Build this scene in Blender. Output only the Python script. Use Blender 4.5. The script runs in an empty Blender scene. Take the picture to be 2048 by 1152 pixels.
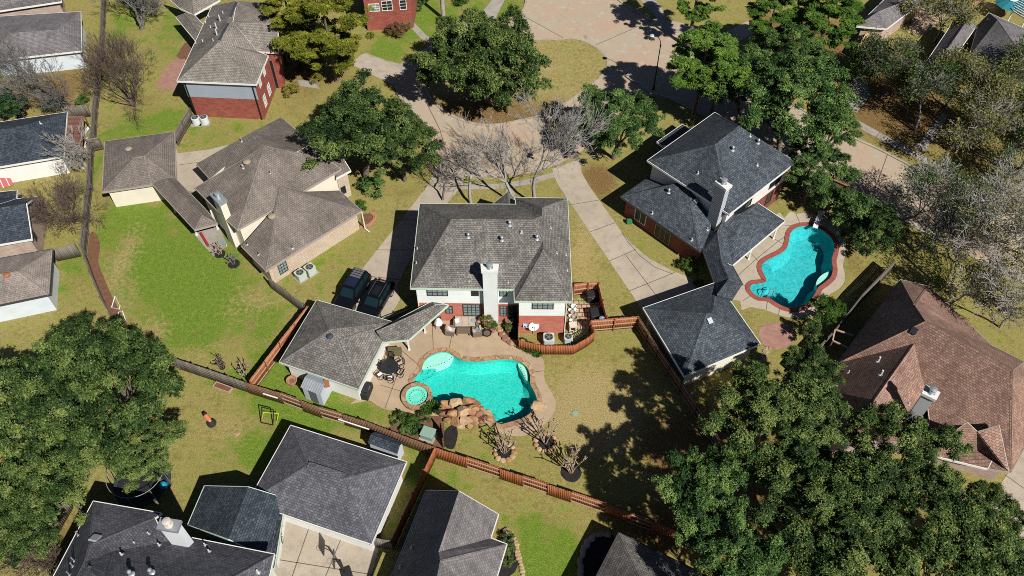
import bpy, bmesh, math, random
import numpy as np
from mathutils import Vector, Matrix
from mathutils.geometry import tessellate_polygon

S = bpy.context.scene
COL = S.collection
random.seed(7)
# ---------------------------------------------------------------- camera, sky, sun, exposure
F_PX, CAM_H, TILT = 1680.0, 64.0, math.radians(39.4)      # focal length in pixels of the 2048 px wide photograph
SUN_EL, SUN_AZ = math.radians(44.5), math.radians(143.0)   # azimuth clockwise from +Y
cam = bpy.data.cameras.new('camera')
cam.sensor_width = 36.0
cam.lens = F_PX / 2048 * 36.0
cam.clip_end = 3000
co = bpy.data.objects.new('camera', cam)
co.location = (0, 0, CAM_H)
co.rotation_euler = (TILT, 0, 0)
COL.objects.link(co)
S.camera = co
W = bpy.data.worlds.new('World')
S.world = W
W.use_nodes = True
_nt = W.node_tree
_sky = _nt.nodes.new('ShaderNodeTexSky')
_sky.sky_type = 'NISHITA'
_sky.sun_disc = False
_sky.sun_elevation = SUN_EL
_sky.sun_rotation = SUN_AZ
_sky.air_density = 0.45
_sky.dust_density = 0.3
_sky.ozone_density = 2.0
_nt.links.new(_sky.outputs[0], _nt.nodes['Background'].inputs[0])
_nt.nodes['Background'].inputs[1].default_value = 0.05
sl = bpy.data.lights.new('sun', 'SUN')
sl.energy = 5.0
sl.angle = math.radians(0.5)
sl.color = (1.0, 0.965, 0.90)
so = bpy.data.objects.new('sun', sl)
_sd = Vector((math.sin(SUN_AZ) * math.cos(SUN_EL), math.cos(SUN_AZ) * math.cos(SUN_EL), math.sin(SUN_EL)))
so.rotation_euler = _sd.to_track_quat('Z', 'Y').to_euler()
so.location = (60, -80, 120)
COL.objects.link(so)
S.view_settings.view_transform = 'Standard'
S.view_settings.look = 'None'
S.view_settings.exposure = 0.3
S.view_settings.gamma = 1.0
S.cycles.max_bounces = 6
S.cycles.diffuse_bounces = 1
S.cycles.filter_width = 0.95
S.cycles.use_denoising = False          # leaves and shingles stay crisp
S.cycles.transparent_max_bounces = 12
S.cycles.caustics_reflective = False
S.cycles.caustics_refractive = False

# ---------------------------------------------------------------- picture -> place
CAMP = Vector((0, 0, CAM_H))
_FW = Vector((0, math.sin(TILT), -math.cos(TILT)))
_UP = Vector((0, math.cos(TILT), math.sin(TILT)))
def ray(x, y):
    return (_FW + Vector((1, 0, 0)) * ((x - 1024) / F_PX) + _UP * ((576 - y) / F_PX))
def U(x, y, z=0.0):
    d = ray(x, y)
    return CAMP + d * ((z - CAM_H) / d.z)
def G(pts, z=0.0):
    return [U(x, y, z) for x, y in pts]
def zoom(ox, oy, s):
    return lambda x, y: (ox + x / s, oy + y / s)
def mpp(x, y, z=0.0):                      # metres per photo pixel there
    p = U(x, y, z)
    return (p - CAMP).dot(_FW) / F_PX

# ---------------------------------------------------------------- building helpers
def tag(o, label=None, cat=None, group=None, kind=None):
    if label: o['label'] = label
    if cat: o['category'] = cat
    if group: o['group'] = group
    if kind: o['kind'] = kind
    return o
def thing(name, label, cat, loc=(0, 0, 0), rz=0.0, group=None):
    o = bpy.data.objects.new(name, None)
    o.empty_display_size = 0.3
    o.location = loc
    o.rotation_euler = (0, 0, rz)
    COL.objects.link(o)
    return tag(o, label, cat, group)
def dup(root, loc, rz=0.0, label=None, scale=None):
    r = root.copy(); COL.objects.link(r)
    r.location = loc; r.rotation_euler = (0, 0, rz)
    if scale is not None: r.scale = scale
    if label: r['label'] = label
    for ch in list(root.children):
        c = ch.copy(); COL.objects.link(c); c.parent = r
        for g in list(ch.children):
            d = g.copy(); COL.objects.link(d); d.parent = c
    return r
class MB:
    def __init__(s):
        s.v = []; s.f = []; s.m = []; s.uv = []
    def face(s, pts, m=0, uv=None):
        n = len(s.v)
        s.v += [tuple(p) for p in pts]
        s.f.append(list(range(n, n + len(pts)))); s.m.append(m)
        s.uv.append(uv if uv else [(0, 0)] * len(pts))
    def wuv(s, pts, m=0):                  # face with metre UVs: u level, v up the slope
        a = [Vector(p) for p in pts]
        n = Vector((0, 0, 0))
        for i in range(len(a)):
            p, q = a[i], a[(i + 1) % len(a)]
            n += Vector(((p.y - q.y) * (p.z + q.z), (p.z - q.z) * (p.x + q.x), (p.x - q.x) * (p.y + q.y)))
        n.normalize()
        u = Vector((0, 0, 1)).cross(n)
        u = Vector((1, 0, 0)) if u.length < 1e-3 else u.normalized()
        w = n.cross(u)
        s.face(pts, m, [(p.dot(u), p.dot(w)) for p in a])
    def box(s, c, size, rz=0.0, m=0, rot=None):
        hx, hy, hz = size[0] / 2, size[1] / 2, size[2] / 2
        R = rot if rot is not None else Matrix.Rotation(rz, 3, 'Z')
        c = Vector(c)
        P = [c + R @ Vector((x * hx, y * hy, z * hz)) for z in (-1, 1) for x, y in ((-1, -1), (1, -1), (1, 1), (-1, 1))]
        for q in ((3, 2, 1, 0), (4, 5, 6, 7), (0, 1, 5, 4), (1, 2, 6, 5), (2, 3, 7, 6), (3, 0, 4, 7)):
            s.wuv([P[i] for i in q], m)
    def bar(s, a, b, w, h=None, m=0):      # box beam from a to b
        a, b = Vector(a), Vector(b); h = h or w
        d = b - a; L = d.length
        if L < 1e-6: return
        x = d / L
        up = Vector((0, 0, 1)) if abs(x.z) < 0.95 else Vector((1, 0, 0))
        y = up.cross(x).normalized(); z = x.cross(y)
        R = Matrix((x, y, z)).transposed()
        s.box((a + b) / 2, (L, w, h), m=m, rot=R)
    def tube(s, a, b, r0, r1=None, n=8, m=0, cap=True):
        a, b = Vector(a), Vector(b); r1 = r0 if r1 is None else r1
        d = (b - a).normalized()
        up = Vector((0, 0, 1)) if abs(d.z) < 0.9 else Vector((1, 0, 0))
        x = up.cross(d).normalized(); y = d.cross(x)
        A = [a + (x * math.cos(t) + y * math.sin(t)) * r0 for t in [2 * math.pi * i / n for i in range(n)]]
        B = [b + (x * math.cos(t) + y * math.sin(t)) * r1 for t in [2 * math.pi * i / n for i in range(n)]]
        for i in range(n):
            j = (i + 1) % n
            s.face([A[i], A[j], B[j], B[i]], m)
        if cap:
            s.face(B, m); s.face(A[::-1], m)
    def lathe(s, c, prof, n=16, m=0):      # prof: (r, z) from bottom to top
        c = Vector(c)
        rings = [[c + Vector((r * math.cos(2 * math.pi * i / n), r * math.sin(2 * math.pi * i / n), z)) for i in range(n)] for r, z in prof]
        for k in range(len(rings) - 1):
            for i in range(n):
                j = (i + 1) % n
                s.face([rings[k][i], rings[k][j], rings[k + 1][j], rings[k + 1][i]], m)
        s.face(rings[-1], m)
    def prism(s, poly, z0, z1, m=0, top=True, side=None):
        poly = ccw(poly)
        A = [Vector((p[0], p[1], z0)) for p in poly]; B = [Vector((p[0], p[1], z1)) for p in poly]
        for i in range(len(poly)):
            j = (i + 1) % len(poly)
            s.wuv([A[i], A[j], B[j], B[i]], m if side is None else side)
        if top: s.flat(B, m)
    def flat(s, poly, m=0):                # any simple polygon, triangulated
        poly = [Vector(p) for p in ccw(poly)]
        for t in tessellate_polygon([poly]):
            q = [poly[i] for i in t]
            if (q[1] - q[0]).cross(q[2] - q[0]).z < 0: q = q[::-1]
            s.wuv(q, m)
    def build(s, name, mats, parent=None, origin=None, smooth=False):
        if not isinstance(mats, (list, tuple)): mats = [mats]
        if origin is None: origin = parent.location if parent is not None and parent.parent is None and parent.type == 'EMPTY' else (0, 0, 0)
        me = bpy.data.meshes.new(name)
        o = Vector(origin)
        me.from_pydata([(p[0] - o.x, p[1] - o.y, p[2] - o.z) for p in s.v], [], s.f)
        for m in mats: me.materials.append(m)
        me.polygons.foreach_set('material_index', s.m)
        uv = me.uv_layers.new(name='UVMap')
        flat = [c for f in s.uv for p in f for c in p]
        uv.data.foreach_set('uv', flat)
        if smooth:
            bm = bmesh.new(); bm.from_mesh(me)
            bmesh.ops.remove_doubles(bm, verts=bm.verts, dist=1e-4)
            bm.to_mesh(me); bm.free()
            me.polygons.foreach_set('use_smooth', [True] * len(me.polygons))
        me.update()
        ob = bpy.data.objects.new(name, me)
        COL.objects.link(ob)
        if parent is not None: ob.parent = parent
        return ob
def sub(mb, name, mats, part, root, smooth=False):      # a sub-part under a part (part sits at its thing's origin)
    return mb.build(name, mats, part, origin=root.location, smooth=smooth)
def area2(p):
    return sum(p[i][0] * p[(i + 1) % len(p)][1] - p[(i + 1) % len(p)][0] * p[i][1] for i in range(len(p)))
def ccw(p):
    return list(p) if area2(p) > 0 else list(p)[::-1]
def inset(poly, d):
    poly = ccw(poly); n = len(poly); out = []
    for i in range(n):
        a, b, c = (Vector((poly[j % n][0], poly[j % n][1])) for j in (i - 1, i, i + 1))
        e1 = (b - a).normalized(); e2 = (c - b).normalized()
        n1 = Vector((-e1.y, e1.x)); n2 = Vector((-e2.y, e2.x))
        k = 1 + n1.dot(n2)
        m = (n1 + n2) / max(k, 0.25)
        q = b + m * d
        out.append(Vector((q.x, q.y, poly[i][2] if len(poly[i]) > 2 else 0)))
    return out
def smooth_poly(p, k=3):                    # closed Catmull-Rom
    out = []; n = len(p)
    P = [Vector(q) for q in p]
    for i in range(n):
        a, b, c, d = P[i - 1], P[i], P[(i + 1) % n], P[(i + 2) % n]
        for j in range(k):
            t = j / k
            out.append(0.5 * ((2 * b) + (c - a) * t + (2 * a - 5 * b + 4 * c - d) * t * t + (3 * b - a - 3 * c + d) * t ** 3))
    return out
def smooth_line(p, k=4):
    P = [Vector(q) for q in p]; P = [P[0] * 2 - P[1]] + P + [P[-1] * 2 - P[-2]]
    out = []
    for i in range(1, len(P) - 2):
        a, b, c, d = P[i - 1:i + 3]
        for j in range(k):
            t = j / k
            out.append(0.5 * ((2 * b) + (c - a) * t + (2 * a - 5 * b + 4 * c - d) * t * t + (3 * b - a - 3 * c + d) * t ** 3))
    return out + [P[-2]]
def ring(mb, poly, outer, z, m=0, z2=None):            # flat band between two closed outlines of equal count
    n = len(poly)
    for i in range(n):
        j = (i + 1) % n
        a, b, c, d = poly[i], poly[j], outer[j], outer[i]
        mb.wuv([Vector((a[0], a[1], z)), Vector((d[0], d[1], z if z2 is None else z2)), Vector((c[0], c[1], z if z2 is None else z2)), Vector((b[0], b[1], z))], m)
def in_poly(X, Y, poly):
    c = np.zeros(X.shape, bool); n = len(poly)
    for i in range(n):
        x1, y1 = poly[i][0], poly[i][1]; x2, y2 = poly[i - 1][0], poly[i - 1][1]
        if y1 == y2: continue
        k = ((y1 > Y) != (y2 > Y)) & (X < (x2 - x1) * (Y - y1) / (y2 - y1) + x1)
        c ^= k
    return c
# ---------------------------------------------------------------- materials (all procedural)
class NT:
    def __init__(s, name):
        s.mat = bpy.data.materials.new(name); s.mat.use_nodes = True
        s.t = s.mat.node_tree; s.b = s.t.nodes['Principled BSDF']; s.out = s.t.nodes['Material Output']
    def n(s, typ, ins=None, **kw):
        x = s.t.nodes.new('ShaderNode' + typ)
        for k, v in kw.items(): setattr(x, k, v)
        for k, v in (ins or {}).items(): s.put(x.inputs[k], v)
        return x
    def put(s, sock, v):
        if isinstance(v, bpy.types.NodeSocket): s.t.links.new(v, sock)
        else:
            if isinstance(v, tuple) and len(v) == 3 and sock.type == 'RGBA': v = v + (1,)
            sock.default_value = v
    def pos(s): return s.n('NewGeometry').outputs['Position']
    def uv(s): return s.n('UVMap').outputs[0]
    def noise(s, vec, scale, detail=4, rough=0.55, out=0):
        return s.n('TexNoise', {'Vector': vec, 'Scale': scale, 'Detail': detail, 'Roughness': rough}).outputs[out]
    def ramp(s, f, stops):
        r = s.n('ValToRGB', {0: f}); e = r.color_ramp.elements
        while len(e) < len(stops): e.new(0.5)
        for el, (p, c) in zip(e, stops):
            el.position = p; el.color = (c if isinstance(c, tuple) else (c, c, c)) + (1,)
        return r.outputs[0]
    def mix(s, f, a, b, mode='MIX'):
        x = s.n('MixRGB', {0: f, 1: a, 2: b}, blend_type=mode); return x.outputs[0]
    def math(s, op, a, b=0.5):
        return s.n('Math', {0: a, 1: b}, operation=op).outputs[0]
    def mapr(s, f, a, b, c=0.0, d=1.0):
        return s.n('MapRange', {0: f, 1: a, 2: b, 3: c, 4: d}).outputs[0]
    def bump(s, h, strength=0.3, dist=0.05):
        s.put(s.b.inputs['Normal'], s.n('Bump', {'Height': h, 'Strength': strength, 'Distance': dist}).outputs[0])
    def done(s, col=None, rough=0.85, metal=0.0, spec=None):
        if col is not None: s.put(s.b.inputs['Base Color'], col)
        s.put(s.b.inputs['Roughness'], rough); s.put(s.b.inputs['Metallic'], metal)
        if spec is not None: s.b.inputs['Specular IOR Level'].default_value = spec
        return s.mat
def rough_mat(name, c1, c2, scale=2.0, rough=0.85, bump=0.2, fine=30.0, metal=0.0, spec=0.3, local=False, crack=0.0):
    k = NT(name)
    p = k.n('TexCoord').outputs['Object'] if local else k.pos()
    a = k.noise(p, scale, 5); f = k.noise(p, fine, 3)
    c = k.mix(k.mapr(a, 0.3, 0.7), c1, c2)
    c = k.mix(k.mapr(f, 0.3, 0.75, 0.0, 0.35), c, (c1[0] * 0.55, c1[1] * 0.55, c1[2] * 0.55))
    if crack:
        v = k.n('TexVoronoi', {'Vector': p, 'Scale': crack}, feature='DISTANCE_TO_EDGE').outputs[0]
        c = k.mix(k.mapr(v, 0.0, 0.06, 0.85, 0.0), c, (0.03, 0.022, 0.016)); f = k.math('ADD', f, k.mapr(v, 0, 0.15, 0, 3))
    if bump: k.bump(f, bump, 0.03 if not crack else 0.1)
    return k.done(c, rough, metal, spec)
def shingle(name, a, b, accent, mort_or_shadow, bw=0.27, rh=0.19, amt=0.28, streak=0.26):
    k = NT(name)
    uv = k.uv(); p = k.pos()
    wob = k.noise(uv, 2.3, 2, out=1)
    uvw = k.n('VectorMath', {0: uv, 1: k.n('VectorMath', {0: wob, 'Scale': 0.035}, operation='SCALE').outputs[0]}, operation='ADD').outputs[0]
    br = k.n('TexBrick', {'Vector': uvw, 'Color1': a, 'Color2': b, 'Mortar': mort_or_shadow, 'Scale': 1.0, 'Mortar Size': 0.02, 'Mortar Smooth': 0.3,
                          'Bias': -0.05, 'Brick Width': bw, 'Row Height': rh}, offset=0.5)  # dark mortar lines paint the shadow under each shingle row
    br2 = k.n('TexBrick', {'Vector': uvw, 'Color1': (0, 0, 0), 'Color2': (1, 1, 1), 'Mortar': (0, 0, 0), 'Scale': 1.0, 'Mortar Size': 0.0,
                           'Bias': -0.45, 'Brick Width': bw * 0.5, 'Row Height': rh * 0.5}, offset=0.37)
    c = k.mix(k.math('MULTIPLY', br2.outputs[0], amt), br.outputs[0], accent)
    big = k.noise(p, 0.35, 4, 0.6)
    st = k.n('Mapping', {'Vector': uv, 'Scale': (0.9, 0.12, 1)}).outputs[0]
    s2 = k.noise(st, 1.6, 4, 0.6)
    g = k.math('ADD', k.mapr(big, 0.3, 0.7, 1 - streak, 1 + streak), k.mapr(s2, 0.3, 0.7, -streak * 0.7, streak * 0.7))
    gc = k.n('CombineXYZ', {0: g, 1: g, 2: g}).outputs[0]
    c = k.mix(1.0, c, gc, 'MULTIPLY')
    c = k.mix(k.mapr(k.noise(p, 26, 2), 0.35, 0.8, 0, 0.45), c, mort_or_shadow)
    k.bump(br.outputs[1], -0.5, 0.03)
    return k.done(c, 0.9, spec=0.25)
def brickwall(name, a, b, mort_or_shadow, bw=0.42, rh=0.16, ms=0.018, upper=None, zsplit=2.7, lap=True):
    k = NT(name)
    uv = k.uv(); p = k.pos()
    br = k.n('TexBrick', {'Vector': uv, 'Color1': a, 'Color2': b, 'Mortar': mort_or_shadow, 'Scale': 1.0, 'Mortar Size': ms, 'Bias': 0.0, 'Brick Width': bw, 'Row Height': rh}, offset=0.5)
    c = k.mix(k.mapr(k.noise(p, 1.3, 4), 0.35, 0.7, 0, 0.35), br.outputs[0], (a[0] * 0.6, a[1] * 0.6, a[2] * 0.6))
    if upper:
        z = k.n('SeparateXYZ', {0: p}).outputs[2]
        up = k.mix(k.mapr(k.noise(p, 0.8, 3), 0.3, 0.7), upper, tuple(x * 0.9 for x in upper))
        fr = k.math('FRACT', k.math('DIVIDE', z, 0.2))
        up = k.mix(k.mapr(fr, 0.0, 0.16, 0.35, 0.0), up, tuple(x * 0.45 for x in upper))
        c = k.mix(k.math('GREATER_THAN', z, zsplit), c, up)
    return k.done(c, 0.85, spec=0.3)
def siding(name, col, step=0.2, dirt=0.88):
    k = NT(name); p = k.pos()
    z = k.n('SeparateXYZ', {0: p}).outputs[2]
    c = k.mix(k.mapr(k.noise(p, 0.7, 4), 0.3, 0.7), col, tuple(x * dirt for x in col))
    fr = k.math('FRACT', k.math('DIVIDE', z, step))
    c = k.mix(k.mapr(fr, 0.0, 0.15, 0.3, 0.0), c, tuple(x * 0.5 for x in col))
    return k.done(c, 0.6, spec=0.35)
def plain(name, col, rough=0.5, metal=0.0, spec=0.4, var=0.12):
    k = NT(name); p = k.n('TexCoord').outputs['Object']
    c = k.mix(k.mapr(k.noise(p, 3.0, 4), 0.3, 0.7), col, tuple(x * (1 - var) for x in col))
    return k.done(c, rough, metal, spec)
def concrete(name, a, b, stain, s=0.35, rows=False):
    k = NT(name); p = k.pos()
    c = k.mix(k.mapr(k.noise(p, s, 6, 0.65), 0.32, 0.68), a, b)
    c = k.mix(k.mapr(k.noise(p, 1.1, 6, 0.7), 0.48, 0.72, 0, 0.65), c, stain)
    c = k.mix(k.mapr(k.noise(p, 0.18, 3, 0.5), 0.45, 0.65, 0, 0.35), c, tuple(x * 1.1 for x in stain))
    c = k.mix(k.mapr(k.noise(p, 12, 3), 0.35, 0.8, 0, 0.3), c, tuple(x * 0.6 for x in stain))
    k.bump(k.noise(p, 25, 3), 0.15, 0.02)
    return k.done(c, 0.88, spec=0.25)
def street_mat(name):
    k = NT(name); p = k.pos()
    c = k.mix(k.mapr(k.noise(p, 0.22, 5, 0.65), 0.35, 0.65), (0.44, 0.315, 0.225), (0.40, 0.355, 0.27))
    c = k.mix(k.mapr(k.noise(p, 0.5, 6, 0.7), 0.5, 0.72, 0, 0.6), c, (0.50, 0.31, 0.20))
    c = k.mix(k.mapr(k.noise(p, 1.4, 6, 0.75), 0.55, 0.8, 0, 0.5), c, (0.24, 0.185, 0.14))
    c = k.mix(k.mapr(k.noise(p, 10, 3), 0.35, 0.8, 0, 0.35), c, (0.2, 0.16, 0.12))
    sp = k.noise(p, 0.8, 2, 0.4); c = k.mix(k.mapr(sp, 0.60, 0.70, 0, 0.35), c, (0.52, 0.45, 0.36))
    cr = k.n('TexVoronoi', {'Vector': k.n('VectorMath', {0: p, 1: k.n('VectorMath', {0: k.noise(p, 0.7, 4, out=1), 'Scale': 2.0}, operation='SCALE').outputs[0]}, operation='ADD').outputs[0], 'Scale': 0.16}, feature='DISTANCE_TO_EDGE').outputs[0]
    c = k.mix(k.math('MULTIPLY', k.math('LESS_THAN', cr, 0.0025), 0.35), c, (0.10, 0.085, 0.07))
    c = k.mix(k.mapr(k.noise(p, 0.9, 3, 0.5), 0.66, 0.74, 0, 0.5), c, (0.16, 0.13, 0.11))
    k.bump(k.noise(p, 22, 3), 0.15, 0.02)
    return k.done(c, 0.88, spec=0.25)
def grass_mat():
    k = NT('lawn grass'); p = k.pos()
    at = k.n('Attribute', attribute_name='cover')
    sep = k.n('SeparateColor', {0: at.outputs[0]})
    gr, st, li = sep.outputs[0], sep.outputs[1], sep.outputs[2]
    n0 = k.noise(p, 0.16, 5, 0.6); n1 = k.noise(p, 0.55, 6, 0.65); n2 = k.noise(p, 2.4, 5, 0.7); n3 = k.noise(p, 9, 4, 0.7); n4 = k.noise(p, 30, 3, 0.7)
    base = k.mix(k.mapr(n1, 0.36, 0.64), (0.195, 0.190, 0.030), (0.375, 0.310, 0.090))
    base = k.mix(k.mapr(n2, 0.40, 0.66, 0, 0.75), base, (0.47, 0.375, 0.160))
    grn = k.mix(k.mapr(n2, 0.35, 0.68), (0.070, 0.200, 0.005), (0.205, 0.300, 0.018))
    gf = k.math('ADD', k.math('MULTIPLY', gr, 1.45), k.math('MULTIPLY', k.math('SUBTRACT', n1, 0.5), 3.4))
    gf = k.math('ADD', gf, k.math('MULTIPLY', k.math('SUBTRACT', n2, 0.5), 2.0))
    c = k.mix(k.mapr(gf, 0.2, 0.72), base, grn)
    sf = k.math('ADD', st, k.math('ADD', k.math('MULTIPLY', k.math('SUBTRACT', n2, 0.5), 1.9), k.math('MULTIPLY', k.math('SUBTRACT', n0, 0.5), 0.9)))
    c = k.mix(k.mapr(sf, 0.32, 0.8, 0, 0.9), c, k.mix(k.mapr(n3, 0.36, 0.64), (0.56, 0.435, 0.215), (0.36, 0.255, 0.10)))
    lf = k.math('ADD', li, k.math('MULTIPLY', k.math('SUBTRACT', n2, 0.5), 1.5))
    c = k.mix(k.mapr(lf, 0.35, 0.75, 0, 0.95), c, k.mix(k.mapr(n3, 0.38, 0.62), (0.30, 0.135, 0.05), (0.10, 0.055, 0.025)))
    brown = k.mapr(k.noise(p, 0.42, 6, 0.75), 0.60, 0.72, 0, 0.55)
    c = k.mix(brown, c, (0.20, 0.13, 0.07))
    c = k.mix(k.mapr(n3, 0.46, 0.68, 0, 0.55), c, (0.07, 0.078, 0.014))
    c = k.mix(k.mapr(k.noise(p, 13, 3, 0.7), 0.50, 0.68, 0, 0.55), c, (0.62, 0.52, 0.26))
    c = k.mix(k.mapr(n4, 0.44, 0.66, 0, 0.5), c, (0.06, 0.06, 0.015))
    k.bump(k.math('ADD', n4, n3), 0.7, 0.08)
    return k.done(c, 0.95, spec=0.1)
def water_mat(name, tint, amp=0.12, scale=2.2):
    k = NT(name); p = k.pos()
    h = k.math('ADD', k.noise(p, scale, 3, 0.6), k.math('MULTIPLY', k.noise(p, scale * 3.5, 2), 0.4))
    nrm = k.n('Bump', {'Height': h, 'Strength': amp, 'Distance': 0.12}).outputs[0]
    tr = k.n('BsdfTransparent', {0: tint}); gl = k.n('BsdfGlossy', {0: (1, 1, 1), 'Roughness': 0.03, 'Normal': nrm})
    fr = k.n('Fresnel', {0: 1.33, 'Normal': nrm}).outputs[0]
    mx = k.n('MixShader', {0: fr, 1: tr.outputs[0], 2: gl.outputs[0]})
    k.t.links.new(mx.outputs[0], k.out.inputs[0])
    return k.mat
def plaster(name, a, b, mottled=0.5):
    k = NT(name); p = k.pos()
    v = k.n('TexVoronoi', {'Vector': k.n('VectorMath', {0: p, 1: k.n('VectorMath', {0: k.noise(p, 1.5, 3, out=1), 'Scale': 0.8}, operation='SCALE').outputs[0]}, operation='ADD').outputs[0], 'Scale': 2.2}, feature='SMOOTH_F1').outputs[0]
    c = k.mix(k.mapr(v, 0.1, 0.7, 0, mottled), a, b)
    c = k.mix(k.mapr(k.noise(p, 7, 3), 0.4, 0.75, 0, 0.22), c, (0.75, 0.95, 0.92))
    return k.done(c, 0.8, spec=0.1)
def stone_pave(name, cols, scale=1.2, mort_or_shadow=(0.16, 0.12, 0.09)):
    k = NT(name); p = k.pos()
    v = k.n('TexVoronoi', {'Vector': p, 'Scale': scale}); e = k.n('TexVoronoi', {'Vector': p, 'Scale': scale}, feature='DISTANCE_TO_EDGE')
    t = k.n('SeparateColor', {0: v.outputs['Color']}).outputs[0]
    c = k.ramp(t, [(i / (len(cols) - 1), q) for i, q in enumerate(cols)])
    c = k.mix(k.mapr(k.noise(p, 6, 4), 0.35, 0.75, 0, 0.5), c, tuple(x * 0.6 for x in cols[0]))
    c = k.mix(k.math('LESS_THAN', e.outputs[0], 0.035), c, mort_or_shadow)
    return k.done(c, 0.8, spec=0.3)
def fence_mat(name, a, b, weather):
    k = NT(name); p = k.pos()
    at = k.n('Attribute', attribute_name='tone').outputs[2]
    c = k.mix(at, a, b)
    st = k.n('Mapping', {'Vector': p, 'Scale': (9, 9, 0.8)}).outputs[0]
    c = k.mix(k.mapr(k.noise(st, 1.2, 4), 0.45, 0.75, 0, 0.6), c, weather)
    return k.done(c, 0.8, spec=0.2)
def leaf_mat(name, dark, mid, light, trans=0.25):
    k = NT(name)
    at = k.n('Attribute', attribute_name='tone').outputs[2]
    oi = k.n('ObjectInfo').outputs['Random']
    t = k.math('ADD', at, k.mapr(oi, 0, 1, -0.12, 0.12))
    c = k.ramp(t, [(0.0, dark), (0.5, mid), (1.0, light)])
    k.put(k.b.inputs['Base Color'], c); k.b.inputs['Roughness'].default_value = 0.6; k.b.inputs['Specular IOR Level'].default_value = 0.22
    tl = k.n('BsdfTranslucent', {0: c})
    mx = k.n('MixShader', {0: trans, 1: k.b.outputs[0], 2: tl.outputs[0]})
    k.t.links.new(mx.outputs[0], k.out.inputs[0])
    return k.mat
def bark(name, a, b):
    return rough_mat(name, a, b, 3.0, 0.9, 0.3, 18, local=True, spec=0.2)

R_GREY = shingle('grey brown shingle', (0.140, 0.131, 0.120), (0.265, 0.252, 0.232), (0.16, 0.11, 0.095), (0.05, 0.046, 0.042))
R_TAN = shingle('taupe shingle', (0.165, 0.142, 0.122), (0.235, 0.208, 0.182), (0.16, 0.10, 0.085), (0.075, 0.06, 0.052), streak=0.25)
R_BRICKH = shingle('warm grey shingle', (0.20, 0.18, 0.158), (0.30, 0.275, 0.242), (0.20, 0.13, 0.10), (0.07, 0.058, 0.05))
R_SLATE = shingle('slate blue grey shingle', (0.046, 0.057, 0.070), (0.115, 0.137, 0.160), (0.075, 0.066, 0.075), (0.015, 0.019, 0.025))
R_DARK = shingle('charcoal shingle', (0.085, 0.086, 0.098), (0.165, 0.168, 0.188), (0.12, 0.11, 0.125), (0.04, 0.04, 0.047))
R_MAUVE = shingle('mauve grey shingle', (0.15, 0.138, 0.14), (0.235, 0.22, 0.225), (0.19, 0.15, 0.155), (0.07, 0.064, 0.068))
R_INK = shingle('ink blue shingle', (0.030, 0.040, 0.054), (0.078, 0.098, 0.122), (0.04, 0.042, 0.05), (0.012, 0.014, 0.02))
R_RED = shingle('red brown shingle', (0.225, 0.125, 0.092), (0.385, 0.235, 0.175), (0.215, 0.20, 0.19), (0.085, 0.048, 0.04), amt=0.55)
R_PINK = shingle('pinkish grey shingle', (0.24, 0.20, 0.175), (0.32, 0.28, 0.25), (0.26, 0.17, 0.14), (0.12, 0.10, 0.09))
BRICK = brickwall('red brick', (0.235, 0.045, 0.032), (0.34, 0.085, 0.06), (0.27, 0.13, 0.10))
BRICK_DK = brickwall('dark red brick', (0.15, 0.035, 0.028), (0.23, 0.06, 0.045), (0.2, 0.11, 0.09))
BRICK_W = brickwall('orange brick below white boards', (0.46, 0.115, 0.080), (0.56, 0.175, 0.125), (0.44, 0.22, 0.16), upper=(0.78, 0.81, 0.78), zsplit=2.75)
BRICK_B = brickwall('red brick below blue grey boards', (0.18, 0.035, 0.03), (0.27, 0.06, 0.048), (0.24, 0.11, 0.09), upper=(0.30, 0.345, 0.40), zsplit=2.9)
BRICK_C = brickwall('dark brick below white boards', (0.15, 0.035, 0.028), (0.23, 0.06, 0.045), (0.2, 0.11, 0.09), upper=(0.68, 0.66, 0.62), zsplit=2.75)
BRICK_T = brickwall('tan pink brick', (0.36, 0.25, 0.20), (0.46, 0.34, 0.28), (0.45, 0.39, 0.33))
STONE = brickwall('buff ledgestone', (0.52, 0.36, 0.24), (0.42, 0.38, 0.32), (0.58, 0.52, 0.43), bw=0.8, rh=0.3, ms=0.03)
CREAM = siding('cream boards', (0.74, 0.68, 0.56), 0.25)
WHITE_S = siding('white boards', (0.78, 0.77, 0.73))
PALE_S = siding('pale blue white boards', (0.62, 0.68, 0.72), 0.18)
PALE_G = siding('blue grey boards', (0.31, 0.355, 0.41), 0.2)
GREY_S = siding('grey white metal siding', (0.52, 0.56, 0.60), 0.15)
TRIM = plain('white painted trim', (0.72, 0.72, 0.68), 0.5)
TRIM_G = plain('pale green gutter paint', (0.50, 0.60, 0.48), 0.45)
TRIM_T = plain('tan gutter paint', (0.36, 0.30, 0.25), 0.55)
TRIM_D = plain('dark gutter paint', (0.05, 0.05, 0.055), 0.55)
GALV = plain('galvanised metal', (0.48, 0.51, 0.53), 0.38, 0.6)
PIPE = plain('pale vent pipe', (0.62, 0.60, 0.56), 0.55)
FLASH = plain('lead flashing', (0.38, 0.40, 0.42), 0.5, 0.3)
RUST = plain('rusty metal', (0.34, 0.13, 0.06), 0.7)
BLACKM = plain('black metal', (0.012, 0.012, 0.013), 0.45)
BLACKP = plain('black plastic', (0.02, 0.021, 0.022), 0.55)
CANVAS = plain('black canvas cover', (0.016, 0.017, 0.02), 0.7)
WHITEP = plain('white plastic', (0.80, 0.81, 0.80), 0.4)
GREENP = plain('green enamel', (0.24, 0.36, 0.29), 0.5)
GLASS = plain('dark window glass', (0.018, 0.024, 0.027), 0.08, 0, 0.35, 0.3)
GLASS_L = plain('window glass with pale blinds behind', (0.24, 0.30, 0.30), 0.12, 0, 0.6, 0.35)
FRAME_D = plain('dark window frame', (0.03, 0.032, 0.034), 0.5)
GRASS = grass_mat()
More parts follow.
